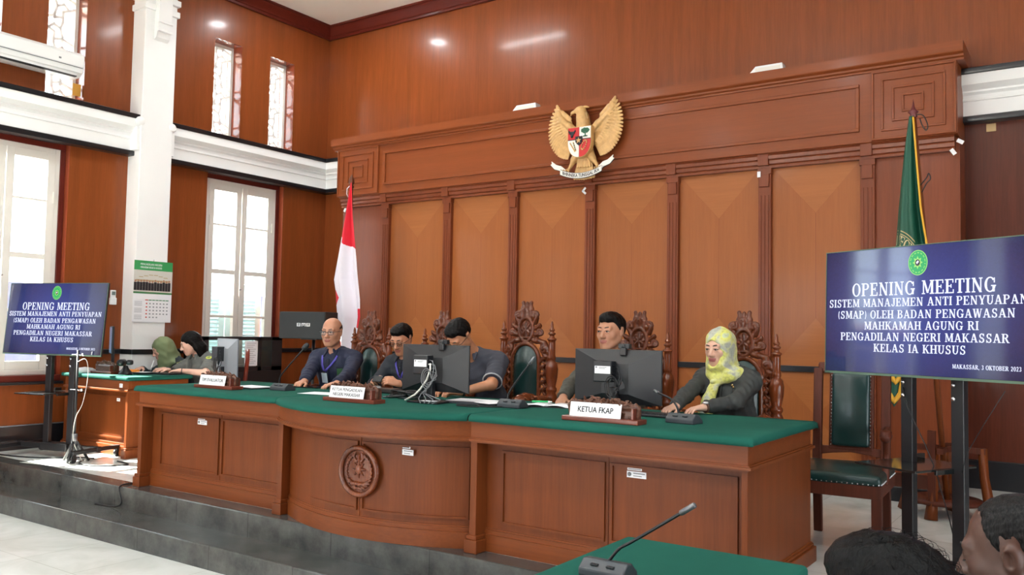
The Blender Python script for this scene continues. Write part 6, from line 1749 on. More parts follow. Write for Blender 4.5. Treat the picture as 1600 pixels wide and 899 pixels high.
# round seal on the cloth: rings and lettering, the part right of the fold
g = MB(); cx, cz = -1.215, 1.66
def on_cloth(x, z, nudge=0.006):
    a, b = lerp(Lg, z), lerp(Rg, z); u = min(1, max(0, (x-a)/(b-a))); return (x, yg(u, z)-nudge, z)
for r0, r1 in ((0.30, 0.306), (0.283, 0.288), (0.205, 0.211), (0.07, 0.16)):
    n = 60
    for i in range(n):
        A = [math.radians(-80+176*(i+d)/n) for d in (0, 1)]
        p = [(cx+r*0.72*math.cos(a), cz+r*1.25*math.sin(a)) for r, a in ((r0, A[0]), (r1, A[0]), (r1, A[1]), (r0, A[1]))]
        if all(lerp(Lg, z)+0.004 < x < lerp(Rg, z)-0.012 for x, z in p) and (r0 > 0.1 or i % 4 < 2): g.add([on_cloth(*k) for k in p], [(0, 1, 2, 3)])
loc(g.build('seal_rings', plain('dull_gold_print', (196, 172, 120), 0.6), t))
txt = 'PENGADILAN NEGERI MAKASSAR'; gold_ = plain('pale_gold_print', (206, 186, 140), 0.6)
for k, ch in enumerate(txt):
    a = math.radians(90+9.5*11.3-10.6*k)
    gl, w = glyph(ch); s = 0.062; g = MB()
    ex = Vector((math.sin(a), -math.cos(a))); ez = Vector((math.cos(a), math.sin(a)))
    for poly in gl:
        p = []
        for px, pz in poly:
            v = ez*0.247+ex*(px-w/2)*s*0.95+ez*(pz-0.5)*s*0.95; p.append((cx+v.x*0.72, cz+v.y*1.25))
        if all(lerp(Lg, z)+0.002 < x < lerp(Rg, z)-0.01 and 1.1 < z < 2.3 for x, z in p): g.add([on_cloth(*q_) for q_ in p], [tuple(range(len(p)))])
    if g.v: loc(g.build('seal_letter', gold_, t))
m = MB(); m.tube(curve_pts([(-1.06, 6.6, 2.86), (-1.02, 6.6, 2.85), (-0.99, 6.6, 2.78), (-1.0, 6.6, 2.74), (-1.025, 6.6, 2.78), (-1.04, 6.6, 2.83)]), 0.004, 6); loc(m.build('tie_cord', M['cable_black'], t)); m = MB(); m.tube(curve_pts([(-1.04, 6.6, 2.35), (-1.0, 6.6, 2.4), (-0.985, 6.6, 2.43), (-0.975, 6.6, 2.39), (-1.0, 6.6, 2.36), (-1.03, 6.6, 2.3)]), 0.004, 6); loc(m.build('tie_cord', M['cable_black'], t))
# wooden flag stand
for k, (x, y) in enumerate(((-1.23, 7.0), (-1.0, 6.68), (-0.64, 6.9), (-0.92, 7.16))):
    c = Vector((-0.94, 6.9, 0)); d = (Vector((x, y, 0))-c); e = d.normalized()
    m = MB(); m.tube([(x, y, 0.0), (x-e.x*0.02, y-e.y*0.02, 0.1), (x-e.x*0.05, y-e.y*0.05, 0.3), (x-e.x*0.06, y-e.y*0.06, 0.5)], [0.045, 0.036, 0.03, 0.03], 4); loc(m.build('stand_leg', M['desk_wood'], t))
m = MB(); m.lathe([(0.001, 0.1), (0.24, 0.1), (0.24, 0.13), (0.001, 0.13)], (-0.94, 6.9, 0), 24); loc(m.build('stand_shelf', M['chair_wood'], t))
m = MB(); m.box(-1.2, -0.68, 6.88, 6.92, 0.46, 0.5); m.box(-0.96, -0.92, 6.68, 7.12, 0.46, 0.5); loc(m.build('stand_cross', M['chair_wood'], t))
m = MB(); m.box(-1.02, -0.97, 6.68, 6.72, 0.13, 0.62); loc(m.build('stand_upright', M['chair_wood'], t))
# ------------------------------------------------------------------ people
def rx(a): a = math.radians(a); return np.array([[1, 0, 0], [0, math.cos(a), -math.sin(a)], [0, math.sin(a), math.cos(a)]])
def ry(a): a = math.radians(a); return np.array([[math.cos(a), 0, math.sin(a)], [0, 1, 0], [-math.sin(a), 0, math.cos(a)]])
def rz(a): a = math.radians(a); return np.array([[math.cos(a), -math.sin(a), 0], [math.sin(a), math.cos(a), 0], [0, 0, 1]])
def nrm(v): v = np.array(v, float); return v/(np.linalg.norm(v)+1e-9)

def head_blob(female=False, look_down=False, ears=True, mouth_open=0.0):
    B = Blob(); w = 0.95 if female else 1.0
    B.ell((0, 0.014, 0.032), (0.079*w, 0.096, 0.088), k=0.02)
    B.ell((0, -0.024, -0.03), (0.069*w, 0.068, 0.078), k=0.03)
    for s in (-1, 1):
        B.ell((s*0.04*w, -0.06, -0.022), (0.024, 0.022, 0.024), k=0.025)       # cheek
        B.cap((s*0.056*w, -0.005, -0.05), (s*0.024*w, -0.062, -0.098), 0.022, 0.016, k=0.03)   # jaw
    B.ell((0, -0.07, -0.1), (0.026*w, 0.02, 0.02), k=0.025)
    B.cap((-0.042, -0.078, 0.026), (0.042, -0.078, 0.026), 0.012, k=0.02)
    for s in (-1, 1):
        B.ell((s*0.032, -0.102, 0.004), (0.018, 0.016, 0.011), k=0.012, sub=True)
    B.cap((0, -0.088, 0.012), (0, -0.112, -0.03), 0.008, 0.013, k=0.012)
    for s in (-1, 1): B.ell((s*0.0125, -0.1, -0.034), (0.0095, 0.011, 0.008), k=0.008)
    B.ell((0, -0.083, -0.064), (0.03, 0.013, 0.022), k=0.018)
    B.ell((0, -0.0915, -0.0615), (0.0235, 0.0075, 0.0042), mat=1, k=0.005, prio=0.0012)
    B.ell((0, -0.0905, -0.0695), (0.0205, 0.008, 0.0048), mat=1, k=0.005, prio=0.0012)
    for s in (-1, 1):
        B.ell((s*0.0315, -0.082, 0.003), (0.0155, 0.012, 0.0125), k=0.006)
        B.cap((s*0.017, -0.092, 0.011), (s*0.046, -0.086, 0.0095), 0.0045, 0.004, k=0.006)
        B.cap((s*0.018, -0.0905, -0.008), (s*0.045, -0.085, -0.008), 0.004, 0.004, k=0.006)
        if ears:
            R = rz(s*18)@ry(s*8)
            B.ell((s*0.079*w, 0.014, -0.004), (0.009, 0.02, 0.032), R, k=0.008)
            B.ell((s*0.086*w, 0.008, -0.002), (0.006, 0.011, 0.019), R, k=0.004, sub=True)
    return B

def ik(S, W, a, b, pole):
    S, W = np.array(S, float), np.array(W, float); d = W-S; L = np.linalg.norm(d)
    if L > (a+b)*0.995: a, b = a*L/((a+b)*0.995), b*L/((a+b)*0.995)
    u = d/L; x = (a*a-b*b+L*L)/(2*L); h = math.sqrt(max(0, a*a-x*x))
    p = np.array(pole, float); p = nrm(p-u*(p@u))
    return S+u*x+p*h

def add_hand(B, W, F, N, T, curl=(25, 30, 20), scale=1.0, thumb=0.5, spread=1.0):
    """W wrist, F along the hand, N out of its back, T towards the thumb"""
    F = nrm(F); N = nrm(N-F*(N@F)); T = nrm(T-F*(T@F)-N*(T@N)); s = scale; W = np.array(W, float)
    Rm = np.stack([T, F, N], 1)
    B.ell(W+F*0.048*s, (0.038*s, 0.052*s, 0.0155*s), Rm, k=0.012)
    B.cap(W-F*0.02, W+F*0.03*s, 0.025*s, 0.026*s, k=0.015, flat=(N, 1.35))
    offs = (0.028, 0.0095, -0.0095, -0.0275); Ls = (0.068, 0.077, 0.071, 0.055)
    for i in range(4):
        p = W+(F*(0.086-0.004*abs(i-1.2))+T*offs[i])*s
        ang = 0; fan = nrm(F+T*(0.16-0.1*i)*spread*0.5)
        q = p; r = (0.0092-0.0006*(i == 3))*s
        B.cap(W+F*0.045*s+T*offs[i]*0.8*s, p, 0.011*s, r*1.08, k=0.006)
        for j, (f, c) in enumerate(zip((0.46, 0.3, 0.24), curl)):
            ang += math.radians(c+2*i)
            d = fan*math.cos(ang)-N*math.sin(ang)
            e = q+d*Ls[i]*f*s
            B.cap(q, e, r, r*0.92, k=0.0025); q = e; r *= 0.92
    b0 = W+(F*0.022+T*0.026)*s; d1 = nrm(F*0.75+T*0.75-N*0.25); d2 = nrm(F*0.95+T*0.2*(1-thumb)-N*(0.2+0.4*thumb)-T*0.2*thumb)
    k1 = b0+d1*0.042*s; k2 = k1+d2*0.032*s; k3 = k2+nrm(d2-N*0.2)*0.026*s
    B.cap(W+F*0.012*s+T*0.01*s, k1, 0.016*s, 0.0115*s, k=0.008); B.cap(k1, k2, 0.0108*s, 0.0098*s, k=0.003); B.cap(k2, k3, 0.0098*s, 0.0078*s, k=0.003)

def folds(P, amp, seed):
    r = np.random.RandomState(seed); f = np.zeros(P.shape[:-1])
    wx = P+0.02*np.sin(P[..., [1, 2, 0]]*23+seed)
    for _ in range(5):
        k = r.normal(size=3); k *= np.array((1.0, 1.0, 0.6)); k = k/np.linalg.norm(k)*r.uniform(28, 75); f += 0.64-np.abs(np.sin((wx@k)+r.uniform(0, 6.3)))
    return -amp*f/1.1

SKINS = {}
def skin_mats(tone, lip, hair):
    key = (tone, lip, hair)
    if key not in SKINS:
        SKINS[key] = [plain('skin', tone, 0.45, noise=0.06, nscale=30, sss=0.08), plain('lips', lip, 0.4), plain('eye_white', (168, 156, 146), 0.3), plain('iris', (30, 20, 16), 0.15), plain('brow', hair, 0.6)]
    return SKINS[key]

def hair_mat(rgb, grey=None):
    def f(m, nt, p):
        tc = nt.nodes.new('ShaderNodeTexCoord'); mp = nt.nodes.new('ShaderNodeMapping'); mp.inputs['Scale'].default_value = (60, 60, 14)
        nt.links.new(tc.outputs['Object'], mp.inputs['Vector'])
        n = nt.nodes.new('ShaderNodeTexNoise'); n.inputs['Scale'].default_value = 4; n.inputs['Detail'].default_value = 5
        nt.links.new(mp.outputs['Vector'], n.inputs['Vector'])
        r = nt.nodes.new('ShaderNodeValToRGB'); c = [k*0.5 for k in lin(rgb)]; g = lin(grey) if grey else [k*1.6 for k in c]
        r.color_ramp.elements[0].position = 0.42; r.color_ramp.elements[1].position = 0.75
        r.color_ramp.elements[0].color = (*c, 1); r.color_ramp.elements[1].color = (*g, 1)
        nt.links.new(n.outputs['Fac'], r.inputs['Fac']); nt.links.new(r.outputs['Color'], p.inputs['Base Color'])
        b = nt.nodes.new('ShaderNodeBump'); b.inputs['Strength'].default_value = 0.6; b.inputs['Distance'].default_value = 0.004
        nt.links.new(n.outputs['Fac'], b.inputs['Height']); nt.links.new(b.outputs['Normal'], p.inputs['Normal'])
        p.inputs['Roughness'].default_value = 0.42; p.inputs['Specular IOR Level'].default_value = 0.12
    return mix_mat('hair', f)

def fabric(name, rgb, rough=0.8, var=0.1, weave=500):
    return plain(name, tuple(k*0.84 for k in rgb), rough, noise=var, nscale=9, bump=0.2, bscale=weave)

def person(label, pos, yaw, N=(0, 0.06, 0.985), H=(0, 0.02, 1.14), hyaw=0, hpitch=0, hroll=0, hands=None, tone=(176, 122, 92), lip=(150, 84, 74), hair_rgb=(22, 19, 18),
           hair='short', female=False, scale=1.0, sw=0.175, shirt=(40, 46, 70), trousers=(30, 32, 40), sleeve='long', look_down=False, girth=1.0, z0=0.0, grey=None,
           h=0.0043, glasses=False, collar=True, hand_pose=None, hip_y=0.12, hijab=None, poles=None, name='person', fold=0.0035, seed=1, shirt_name='shirt'):
    x, y = pos; R0 = rz(yaw); T0 = np.array((x, y, z0))
    t = thing(name, label, 'person', (x, y, z0), math.radians(yaw))
    def L(p): return R0.T@(np.array(p, float)-T0)
    N = np.array(N, float); H = np.array(H, float); hip = np.array((0, hip_y, 0.52))
    RH = rz(hyaw)@rx(hpitch)@ry(hroll); hs = scale
    mats = skin_mats(tone, lip, hair_rgb)
    HB = head_blob(female, look_down, ears=hijab is None)
    for q in HB.p:
        for k in ('r', 'c', 'a', 'b'):
            if k in q: q[k] = q[k]*hs
        for k in ('ra', 'rb'):
            if k in q: q[k] = q[k]*hs
    HB.xf(RH, H)
    body = Blob(); torso = Blob()
    up = nrm(N-hip)
    sp = [hip, hip+(N-hip)*0.35+np.array((0, 0.01, 0)), hip+(N-hip)*0.72+np.array((0, -0.0, 0)), N]
    tilt = math.degrees(math.atan2(-(N-hip)[1], (N-hip)[2])); RT = rx(tilt)
    g = girth
    torso.ell(sp[0]+np.array((0, 0, 0.0)), (0.172*g, 0.125*g, 0.11), k=0.06)
    torso.ell(sp[1], (0.158*g, 0.118*g, 0.17), RT, k=0.07)
    torso.ell(sp[2], (0.165*g if not female else 0.15*g, 0.112*g, 0.165), RT, k=0.07)
    if female: 
        for s in (-1, 1): torso.ell(sp[2]+RT@np.array((s*0.07, -0.085, -0.01)), (0.06, 0.055, 0.06), k=0.05)
    S = [N+RT@np.array((s*sw, 0.01, -0.065)) for s in (-1, 1)]
    torso.cap(N+RT@np.array((-sw*0.8, 0.012, -0.06)), N+RT@np.array((sw*0.8, 0.012, -0.06)), 0.055, k=0.06)
    for s, q in zip((-1, 1), S): torso.cap(N+np.array((s*0.03, 0.02, -0.005)), q, 0.045, 0.055, k=0.05)
    hands = hands or [None, None]; poles = poles or [None, None]; hand_pose = hand_pose or [{}, {}]
    upper = Blob(); fore = Blob(); cuts = []; info = []
    for i, s in enumerate((-1, 1)):
        W = L(hands[i]) if hands[i] is not None else np.array((s*0.16, -0.28, 0.58))
        P = poles[i] if poles[i] is not None else (s*0.7, 0.35, -0.6)
        E = ik(S[i], W, 0.285, 0.25, P)
        fe = 0.87 if female else 1.0
        upper.cap(S[i], E, 0.054*fe*g**0.5, 0.043*fe, k=0.035)
        fore.cap(E, W, 0.041*fe, 0.027*fe, k=0.02, flat=None)
        info.append((S[i], E, W))
    body.join(torso)
    body.p += upper.p+fore.p
    neck_top = H+RH@np.array((0, 0.018, -0.07))*hs
    body.cap(N+np.array((0, 0.012, -0.03)), neck_top, 0.062 if not female else 0.052, 0.053 if not female else 0.046, k=0.03)
    for i, s in enumerate((-1, 1)):
        Sx, E, W = info[i]; hp = hand_pose[i]
        F = R0.T@np.array(hp['F'], float) if 'F' in hp else nrm(W-E)
        Nn = R0.T@np.array(hp['N'], float) if 'N' in hp else np.array((0, 0, 1.0))
        Tt = R0.T@np.array(hp['T'], float) if 'T' in hp else np.array((-s*1.0, 0, 0.0))
        add_hand(body, W, F, Nn, Tt, hp.get('curl', (22, 28, 18)), hp.get('scale', 0.98 if not female else 0.9), hp.get('thumb', 0.4))
    legs = Blob()
    for s in (-1, 1):
        K = np.array((s*0.13, hip_y-0.46, 0.5)); A = np.array((s*0.13, hip_y-0.44, 0.09))
        legs.cap(np.array((s*0.095, hip_y-0.02, 0.51)), K, 0.088*g, 0.062, k=0.04); legs.cap(K, A, 0.058, 0.042, k=0.03)
    legs.ell(hip, (0.172*g, 0.125*g, 0.105), k=0.04)
    body.join(legs)
    allb = Blob(); allb.p = body.p+HB.p
    blob_mesh('body', allb, h, mats, t)
    def hpt(p): return tuple(H+RH@(np.array(p)*hs))
    RM = Matrix(RH.tolist())
    for s in (-1, 1):
        m = MB()
        if look_down:
            m.tube([hpt((s*0.016, -0.092, -0.003)), hpt((s*0.025, -0.0945, -0.0065)), hpt((s*0.036, -0.094, -0.0068)), hpt((s*0.047, -0.087, -0.004))], [0.0012, 0.0022, 0.0024, 0.0014], 6, mat=2)
        else:
            m.ball(hpt((s*0.0315, -0.0875, 0.002)), (0.0145*hs, 0.0085*hs, 0.0052*hs), 14, 8, 0, RM)
            m.ball(hpt((s*0.0315-0.001, -0.0925, 0.0022)), (0.0058*hs, 0.0044*hs, 0.0054*hs), 12, 8, 1, RM)
            m.tube([hpt((s*0.0165, -0.0925, 0.003)), hpt((s*0.025, -0.0975, 0.0078)), hpt((s*0.037, -0.0965, 0.0078)), hpt((s*0.048, -0.088, 0.003))], [0.0012, 0.002, 0.0022, 0.0014], 6, mat=2)
        m.build('eye', [mats[2], mats[3], mats[3]], t)
        m = MB(); m.tube([hpt((s*0.012, -0.0935, 0.0255)), hpt((s*0.024, -0.0935, 0.0295)), hpt((s*0.038, -0.0895, 0.0315)), hpt((s*0.053, -0.078, 0.026))], [0.0022, 0.0036, 0.0034, 0.0014], 6); m.build('eyebrow', mats[4], t)
    # shirt or jacket
    sh = Blob(); sh.p = [dict(q) for q in torso.p+upper.p]
    if sleeve == 'long':
        for i in (0, 1):
            Sx, E, W = info[i]; sh.cap(E, E+(W-E)*0.93, 0.045*(0.88 if female else 1), 0.034*(0.9 if female else 1), k=0.03)
            cuts.append((E+(W-E)*0.94, nrm(W-E)))
    else:
        for i in (0, 1):
            Sx, E, W = info[i]
            for q in sh.p:
                if q['t'] == 'c' and np.allclose(q['a'], Sx) and np.allclose(q['b'], E): q['b'] = Sx+(E-Sx)*0.86; q['ra'] = 0.06; q['rb'] = 0.06
            cuts.append((Sx+(E-Sx)*0.88, nrm(E-Sx)))
    Hn = N.copy()
    def carve(P, d):
        d = d+folds(P, fold, seed)
        for c, u in cuts:
            v = P-c; pl = v@u; rad = np.sqrt((v*v).sum(-1))
            d = np.where(rad < 0.11, np.maximum(d, pl), d)
        d = np.maximum(d, -(np.sqrt((P[..., 0]-N[0])**2+(P[..., 1]-N[1]-0.0)**2)-0.058) if True else d) if False else d
        return np.maximum(d, 0.50-P[..., 2])
    sm = shirt if not isinstance(shirt, tuple) else fabric(shirt_name+'_cloth', shirt)
    blob_mesh(shirt_name, sh, 0.0075, sm, t, grow=0.010 if not female else 0.008, carve=carve, smooth_it=1)
    tr = Blob(); tr.p = [dict(q) for q in legs.p]
    blob_mesh('trousers' if not female else 'skirt', tr, 0.010, fabric('trouser_cloth', trousers), t, grow=0.009, smooth_it=1)
    for s in (-1, 1):
        f = Blob(); f.ell((s*0.135, hip_y-0.52, 0.04), (0.045, 0.12, 0.038), k=0.02); f.ell((s*0.135, hip_y-0.45, 0.06), (0.045, 0.06, 0.055), k=0.02); f.box((s*0.135, hip_y-0.51, 0.014), (0.045, 0.135, 0.012), rd=0.01)
        blob_mesh('shoe', f, 0.008, M['black_plastic'], t)
    if collar:
        C = Blob(); ax = nrm(neck_top-N)
        for k in range(21):
            a = math.radians(-90+24+ (312)*k/20); b = math.radians(-90+24+312*(k+1)/20)
            f = abs(k-10)/10
            p0 = N+np.array((0.07*math.cos(a), 0.012+0.068*math.sin(a), 0.006-0.012*f)); p1 = N+np.array((0.062*math.cos(a), 0.012+0.058*math.sin(a), 0.045-0.012*f))
            C.cap(p0, p1, 0.009, 0.0055, k=0.008)
        for s in (-1, 1):
            C.cap(N+np.array((s*0.03, -0.062, 0.02)), N+np.array((s*0.055, -0.085, -0.04)), 0.011, 0.005, k=0.006); C.cap(N+np.array((s*0.055, -0.05, 0.012)), N+np.array((s*0.06, -0.08, -0.036)), 0.011, 0.006, k=0.01)
        blob_mesh('collar', C, 0.0045, sm, t)
    # hair
    def to_head(P): return (P-H)@RH/hs
    hm = None
    if hijab is None and hair != 'none':
        hm = hair_mat(hair_rgb, grey)
        hb = Blob()
        if hair == 'short':
            hb.ell((0, 0.018, 0.036), (0.085, 0.102, 0.097)); hb.ell((0, -0.035, 0.082), (0.064, 0.058, 0.046), k=0.03)
        elif hair == 'shaved':
            hb.ell((0, 0.016, 0.03), (0.0795, 0.0985, 0.09))
        elif hair == 'tousled':
            hb.ell((0, 0.02, 0.04), (0.094, 0.112, 0.1)); hb.ell((0, -0.04, 0.085), (0.07, 0.06, 0.045), k=0.04); hb.ell((0, 0.07, -0.02), (0.075, 0.05, 0.07), k=0.04)
        elif hair == 'receding':
            hb.ell((0, 0.02, 0.034), (0.083, 0.098, 0.092))
        elif hair == 'long':
            hb.ell((0, 0.02, 0.036), (0.086, 0.104, 0.094)); 
            for s in (-1, 1):
                hb.chain([(s*0.072, 0.01, 0.03), (s*0.082, 0.03, -0.06), (s*0.078, 0.045, -0.185)], [0.03, 0.031, 0.026], k=0.03)
                hb.chain([(s*0.04, 0.06, 0.03), (s*0.05, 0.085, -0.08), (s*0.05, 0.085, -0.18)], [0.045, 0.045, 0.03], k=0.03)
            hb.chain([(0, 0.07, 0.02), (0, 0.095, -0.08), (0, 0.095, -0.19)], [0.05, 0.045, 0.03], k=0.03)
        for q in hb.p:
            for k in ('r', 'c', 'a', 'b', 'ra', 'rb'):
                if k in q: q[k] = q[k]*hs
        hb.xf(RH, H)
        def hc(P, d):
            p = to_head(P); X, Y, Z = p[..., 0], p[..., 1], p[..., 2]
            if hair == 'shaved':
                keep = np.maximum(Z-0.062+0.25*np.maximum(0.0, 0.03-Y), -(Y+0.035)); 
                low = 0.0-0.9*Y-Z-0.012
                cut = np.maximum(keep, np.maximum(low, -(Z+0.075)))
                return np.maximum(d, cut*hs)
            if hair == 'long':
                face = np.sqrt((X/0.055)**2+((Y+0.115)/0.082)**2+((Z+0.03)/0.096)**2)-1
                d = d+folds(p*2.2, 0.002, 7)
                return np.maximum(d, -face*0.06*hs)
            zl = {'short': 0.018, 'tousled': 0.03, 'receding': 0.03}[hair]
            line = zl-np.where(Y < 0, (0.5 if hair == 'short' else 0.7), 0.95)*Y-Z+0.006*np.cos(X*40)
            if hair == 'receding': line = line+0.03*np.clip(-Y/0.08, 0, 1)*(0.4+np.abs(X)/0.07)
            rec = np.clip((np.abs(X)-0.022)/0.03, 0, 1)*np.clip((-Y-0.03)/0.03, 0, 1)
            side = np.interp(Y, [-.1, -.05, -.043, -.022, -.014, -.006, -.001, .03, .036, .06, .1], [.082, .062, .042, .006, -.018, -.018, .027, .029, .0, -.05, -.066])-Z
            if hair == 'short':
                front = np.interp(Y, [-.1, -.075, -.04, 0.0, 0.05, 0.1], [.066, .061, .05, .03, -.03, -.066])-Z+0.012*rec+0.003*np.cos(X*90)
            else:
                front = line+0.016*rec; side = side+(0.012 if hair == 'receding' else 0)
            t_ = np.clip((np.abs(X)-0.048)/0.014, 0, 1)
            line = front*(1-t_)+side*t_
            line = np.maximum(line, -(Z+0.085))
            thick = 0.0065 if hair == 'short' else 0.004
            d = d+hs*thick*(1-np.clip(-line/0.035, 0, 1))
            d = d+folds(p*3.0, 0.0018 if hair != 'tousled' else 0.0022, 5)
            return np.maximum(d, line*0.75*hs)
        blob_mesh('hair', hb, 0.0045 if h > 0.004 else 0.0035, hm, t, carve=hc, smooth_it=1)
    if glasses:
        m = MB(); fr = []
        def hp_(p): return H+RH@(np.array(p)*hs)
        for s in (-1, 1):
            pts = []
            for a in range(16):
                q = 2*PI*a/16; cx_, cz_ = math.cos(q), math.sin(q)
                pts.append(hp_((s*0.034+0.024*np.sign(cx_)*abs(cx_)**0.6, -0.104+0.006*abs(cx_), 0.0+0.0165*np.sign(cz_)*abs(cz_)**0.6)))
            m.tube(pts, 0.0022, 6, closed=True)
            m.tube([hp_((s*0.058, -0.098, 0.006)), hp_((s*0.078, -0.07, 0.008)), hp_((s*0.084, 0.01, 0.008))], 0.002, 6)
        m.tube([hp_((-0.011, -0.105, 0.004)), hp_((0, -0.108, 0.006)), hp_((0.011, -0.105, 0.004))], 0.002, 6)
        m.build('glasses_frame', M['black_plastic'], t)
        m = MB()
        for s in (-1, 1): m.add([hp_((s*0.034+a, -0.1035, b)) for a, b in ((-.022, -.015), (.022, -.015), (.022, .015), (-.022, .015))], [(0, 1, 2, 3)])
        m.build('glasses_lens', M['glass'], t)
    t['_'] = 0; del t['_']
    def surf(px, pz, off=0.0, y0=None):
        """a point on the front of the shirt at local x, z"""
        yy = (N[1]-0.2) if y0 is None else y0
        for _ in range(60):
            p = np.array((px, yy, pz)); d_ = sh.eval(p, 0.011)
            if d_ < 0.0025: break
            yy += max(0.003, float(d_)*0.9)
        return np.array((px, yy-off-0.004, pz))
    return dict(t=t, N=N, H=H, RH=RH, hs=hs, S=S, info=info, surf=surf, sm=sm, L=L, sh=sh)

def strip_surface(p, pts, w, mat, name, off=0.003):
    """a cloth tape lying on the shirt through local (x, z) points"""
    P = [p['surf'](x, z, off) for x, z in pts]; V = []
    for i, q in enumerate(P):
        d = nrm(P[min(i+1, len(P)-1)]-P[max(i-1, 0)]); s = nrm(np.cross(d, (0, -1, 0)))
        V.append([q-s*w/2, q+s*w/2])
    m = MB(); m.grid(V); o = m.build(name, mat, p['t']); k = o.modifiers.new('t', 'SOLIDIFY'); k.thickness = 0.002; return o

def card_on(p, x, z, w, h_, mat, name, off=0.004):
    c = p['surf'](x, z, off); a = p['surf'](x, z+0.03, off); b = p['surf'](x+0.03, z, off)
    up = nrm(a-c); sd = nrm(b-c-(b-c)@up*up); n = np.cross(sd, up)
    R = Matrix(((sd[0], -n[0] if False else n[0], up[0]), (sd[1], n[1], up[1]), (sd[2], n[2], up[2])))
    m = MB(); m.cbox(tuple(c), (w, 0.003, h_), 0, R); return m.build(name, mat, p['t'], bevel=0.001)

def buttons(p, pts, mat):
    for x, z in pts:
        c = p['surf'](x, z, -0.001); m = MB(); m.ball(tuple(c), (0.006, 0.003, 0.006), 8, 6); m.build('button', mat, p['t'])

M['lanyard'] = plain('violet_blue_lanyard', (74, 66, 160), 0.6)
M['badge_card'] = plain('badge_pale_blue', (206, 222, 236), 0.4)

# the bald man in navy
p1 = person('bald man with glasses in navy jacket with violet lanyard sitting at the bench left', (-5.555, 5.36), 14, N=(0, 0.0, 1.06), H=(0.005, -0.06, 1.232), hyaw=8, hpitch=4, hands=[(-5.38, 4.86, 0.822), (-5.02, 4.87, 0.822)],
            tone=(186, 132, 104), hair='shaved', hair_rgb=(70, 58, 54), shirt=(28, 36, 66), glasses=True, scale=1.03, sw=0.19, girth=1.1, seed=3, shirt_name='jacket',
            hand_pose=[dict(curl=(35, 45, 30), F=(0.25, -0.9, -0.1)), dict(curl=(30, 40, 25), F=(-0.35, -0.85, -0.1))])
strip_surface(p1, [(-0.07, 1.03), (-0.066, 1.0), (-0.055, 0.95), (-0.042, 0.91), (-0.035, 0.885)], 0.018, M['lanyard'], 'lanyard')
strip_surface(p1, [(0.075, 1.03), (0.066, 1.0), (0.035, 0.95), (-0.005, 0.91), (-0.03, 0.885)], 0.018, M['lanyard'], 'lanyard')
o = card_on(p1, -0.033, 0.835, 0.058, 0.09, M['badge_card'], 'badge', 0.008); o['label'] = 'white name badge'
card_on(p1, -0.033, 0.885, 0.02, 0.02, M['black_plastic'], 'badge_clip', 0.008)
o = card_on(p1, 0.11, 0.89, 0.05, 0.06, plain('green_patch', (40, 84, 48), 0.7), 'breast_patch', 0.002)
card_on(p1, 0.11, 0.93, 0.07, 0.012, plain('navy_flap', (20, 26, 50), 0.7), 'pocket_flap', 0.003)

# the man looking at his phone
p2 = person('man in glasses and dark shirt looking down at a phone held in both hands', (-4.77, 5.42), 6, N=(0, 0.0, 1.035), H=(0.01, -0.09, 1.185), hyaw=4, hpitch=24, look_down=True, hands=[(-4.76, 5.03, 0.845), (-4.50, 5.02, 0.845)],
            tone=(180, 124, 94), shirt=(27, 33, 44), glasses=True, sw=0.17, seed=5, girth=0.95,
            hand_pose=[dict(curl=(30, 40, 30), F=(0.55, -0.65, 0.25), N=(-0.45, -0.5, 0.7), T=(0.4, 0.2, 0.9)), dict(curl=(30, 40, 30), F=(-0.55, -0.65, 0.25), N=(0.45, -0.5, 0.7), T=(-0.4, 0.2, 0.9))])
strip_surface(p2, [(-0.06, 1.02), (-0.045, 0.97), (-0.02, 0.91), (0.0, 0.86)], 0.015, M['lanyard'], 'lanyard'); strip_surface(p2, [(0.07, 1.02), (0.055, 0.97), (0.03, 0.91), (0.005, 0.86)], 0.015, M['lanyard'], 'lanyard')
buttons(p2, [(0.0, 0.95), (0.0, 0.82)], M['grey_metal'])
t = thing('mobile_phone', 'dark mobile phone held by the man in glasses', 'phone', (-4.64, 4.94, 0.878), math.radians(6))
m = MB(); m.cbox((0, 0, 0), (0.088, 0.01, 0.055), 0, Matrix.Rotation(math.radians(-38), 3, 'X')); m.build('case', M['black_plastic'], t, bevel=0.004)
m = MB(); m.cbox((0, 0.0045, 0.004), (0.08, 0.002, 0.048), 0, Matrix.Rotation(math.radians(-38), 3, 'X')); m.build('screen', plain('phone_screen', (40, 48, 60), 0.1, emit=(90, 110, 140), estr=0.4), t)

# the man bowed over his papers
p3 = person('man in grey short sleeved shirt bowed over papers behind the middle monitor', (-3.99, 5.48), 2, N=(0.02, -0.2, 1.085), H=(0.005, -0.38, 1.222), hyaw=-8, hpitch=46, hroll=6, look_down=True, hip_y=0.1, hands=[(-4.0, 4.92, 0.822), (-3.80, 4.90, 0.822)],
            tone=(184, 126, 92), shirt=(70, 72, 84), sleeve='short', glasses=True, sw=0.2, girth=1.12, seed=8, scale=1.02,
            poles=[(-0.9, 0.1, -0.4), (1.0, 0.15, -0.35)], hand_pose=[dict(F=(0.3, -0.9, -0.05)), dict(F=(-0.75, -0.6, -0.05), curl=(30, 35, 25))])
Sx, E, W = p3['info'][1]; c = Sx+(E-Sx)*0.86; u = nrm(E-Sx); a = nrm(np.cross(u, (0, 0, 1))); b = np.cross(u, a)
m = MB(); m.tube([tuple(c+(a*math.cos(k*PI/10)+b*math.sin(k*PI/10))*0.071) for k in range(20)], 0.006, 6, closed=True); m.build('sleeve_piping', plain('pale_grey_piping', (170, 172, 176), 0.6), p3['t'])
c = W-nrm(W-E)*0.02; u = nrm(W-E); a = nrm(np.cross(u, (0, 0, 1))); b = np.cross(u, a)
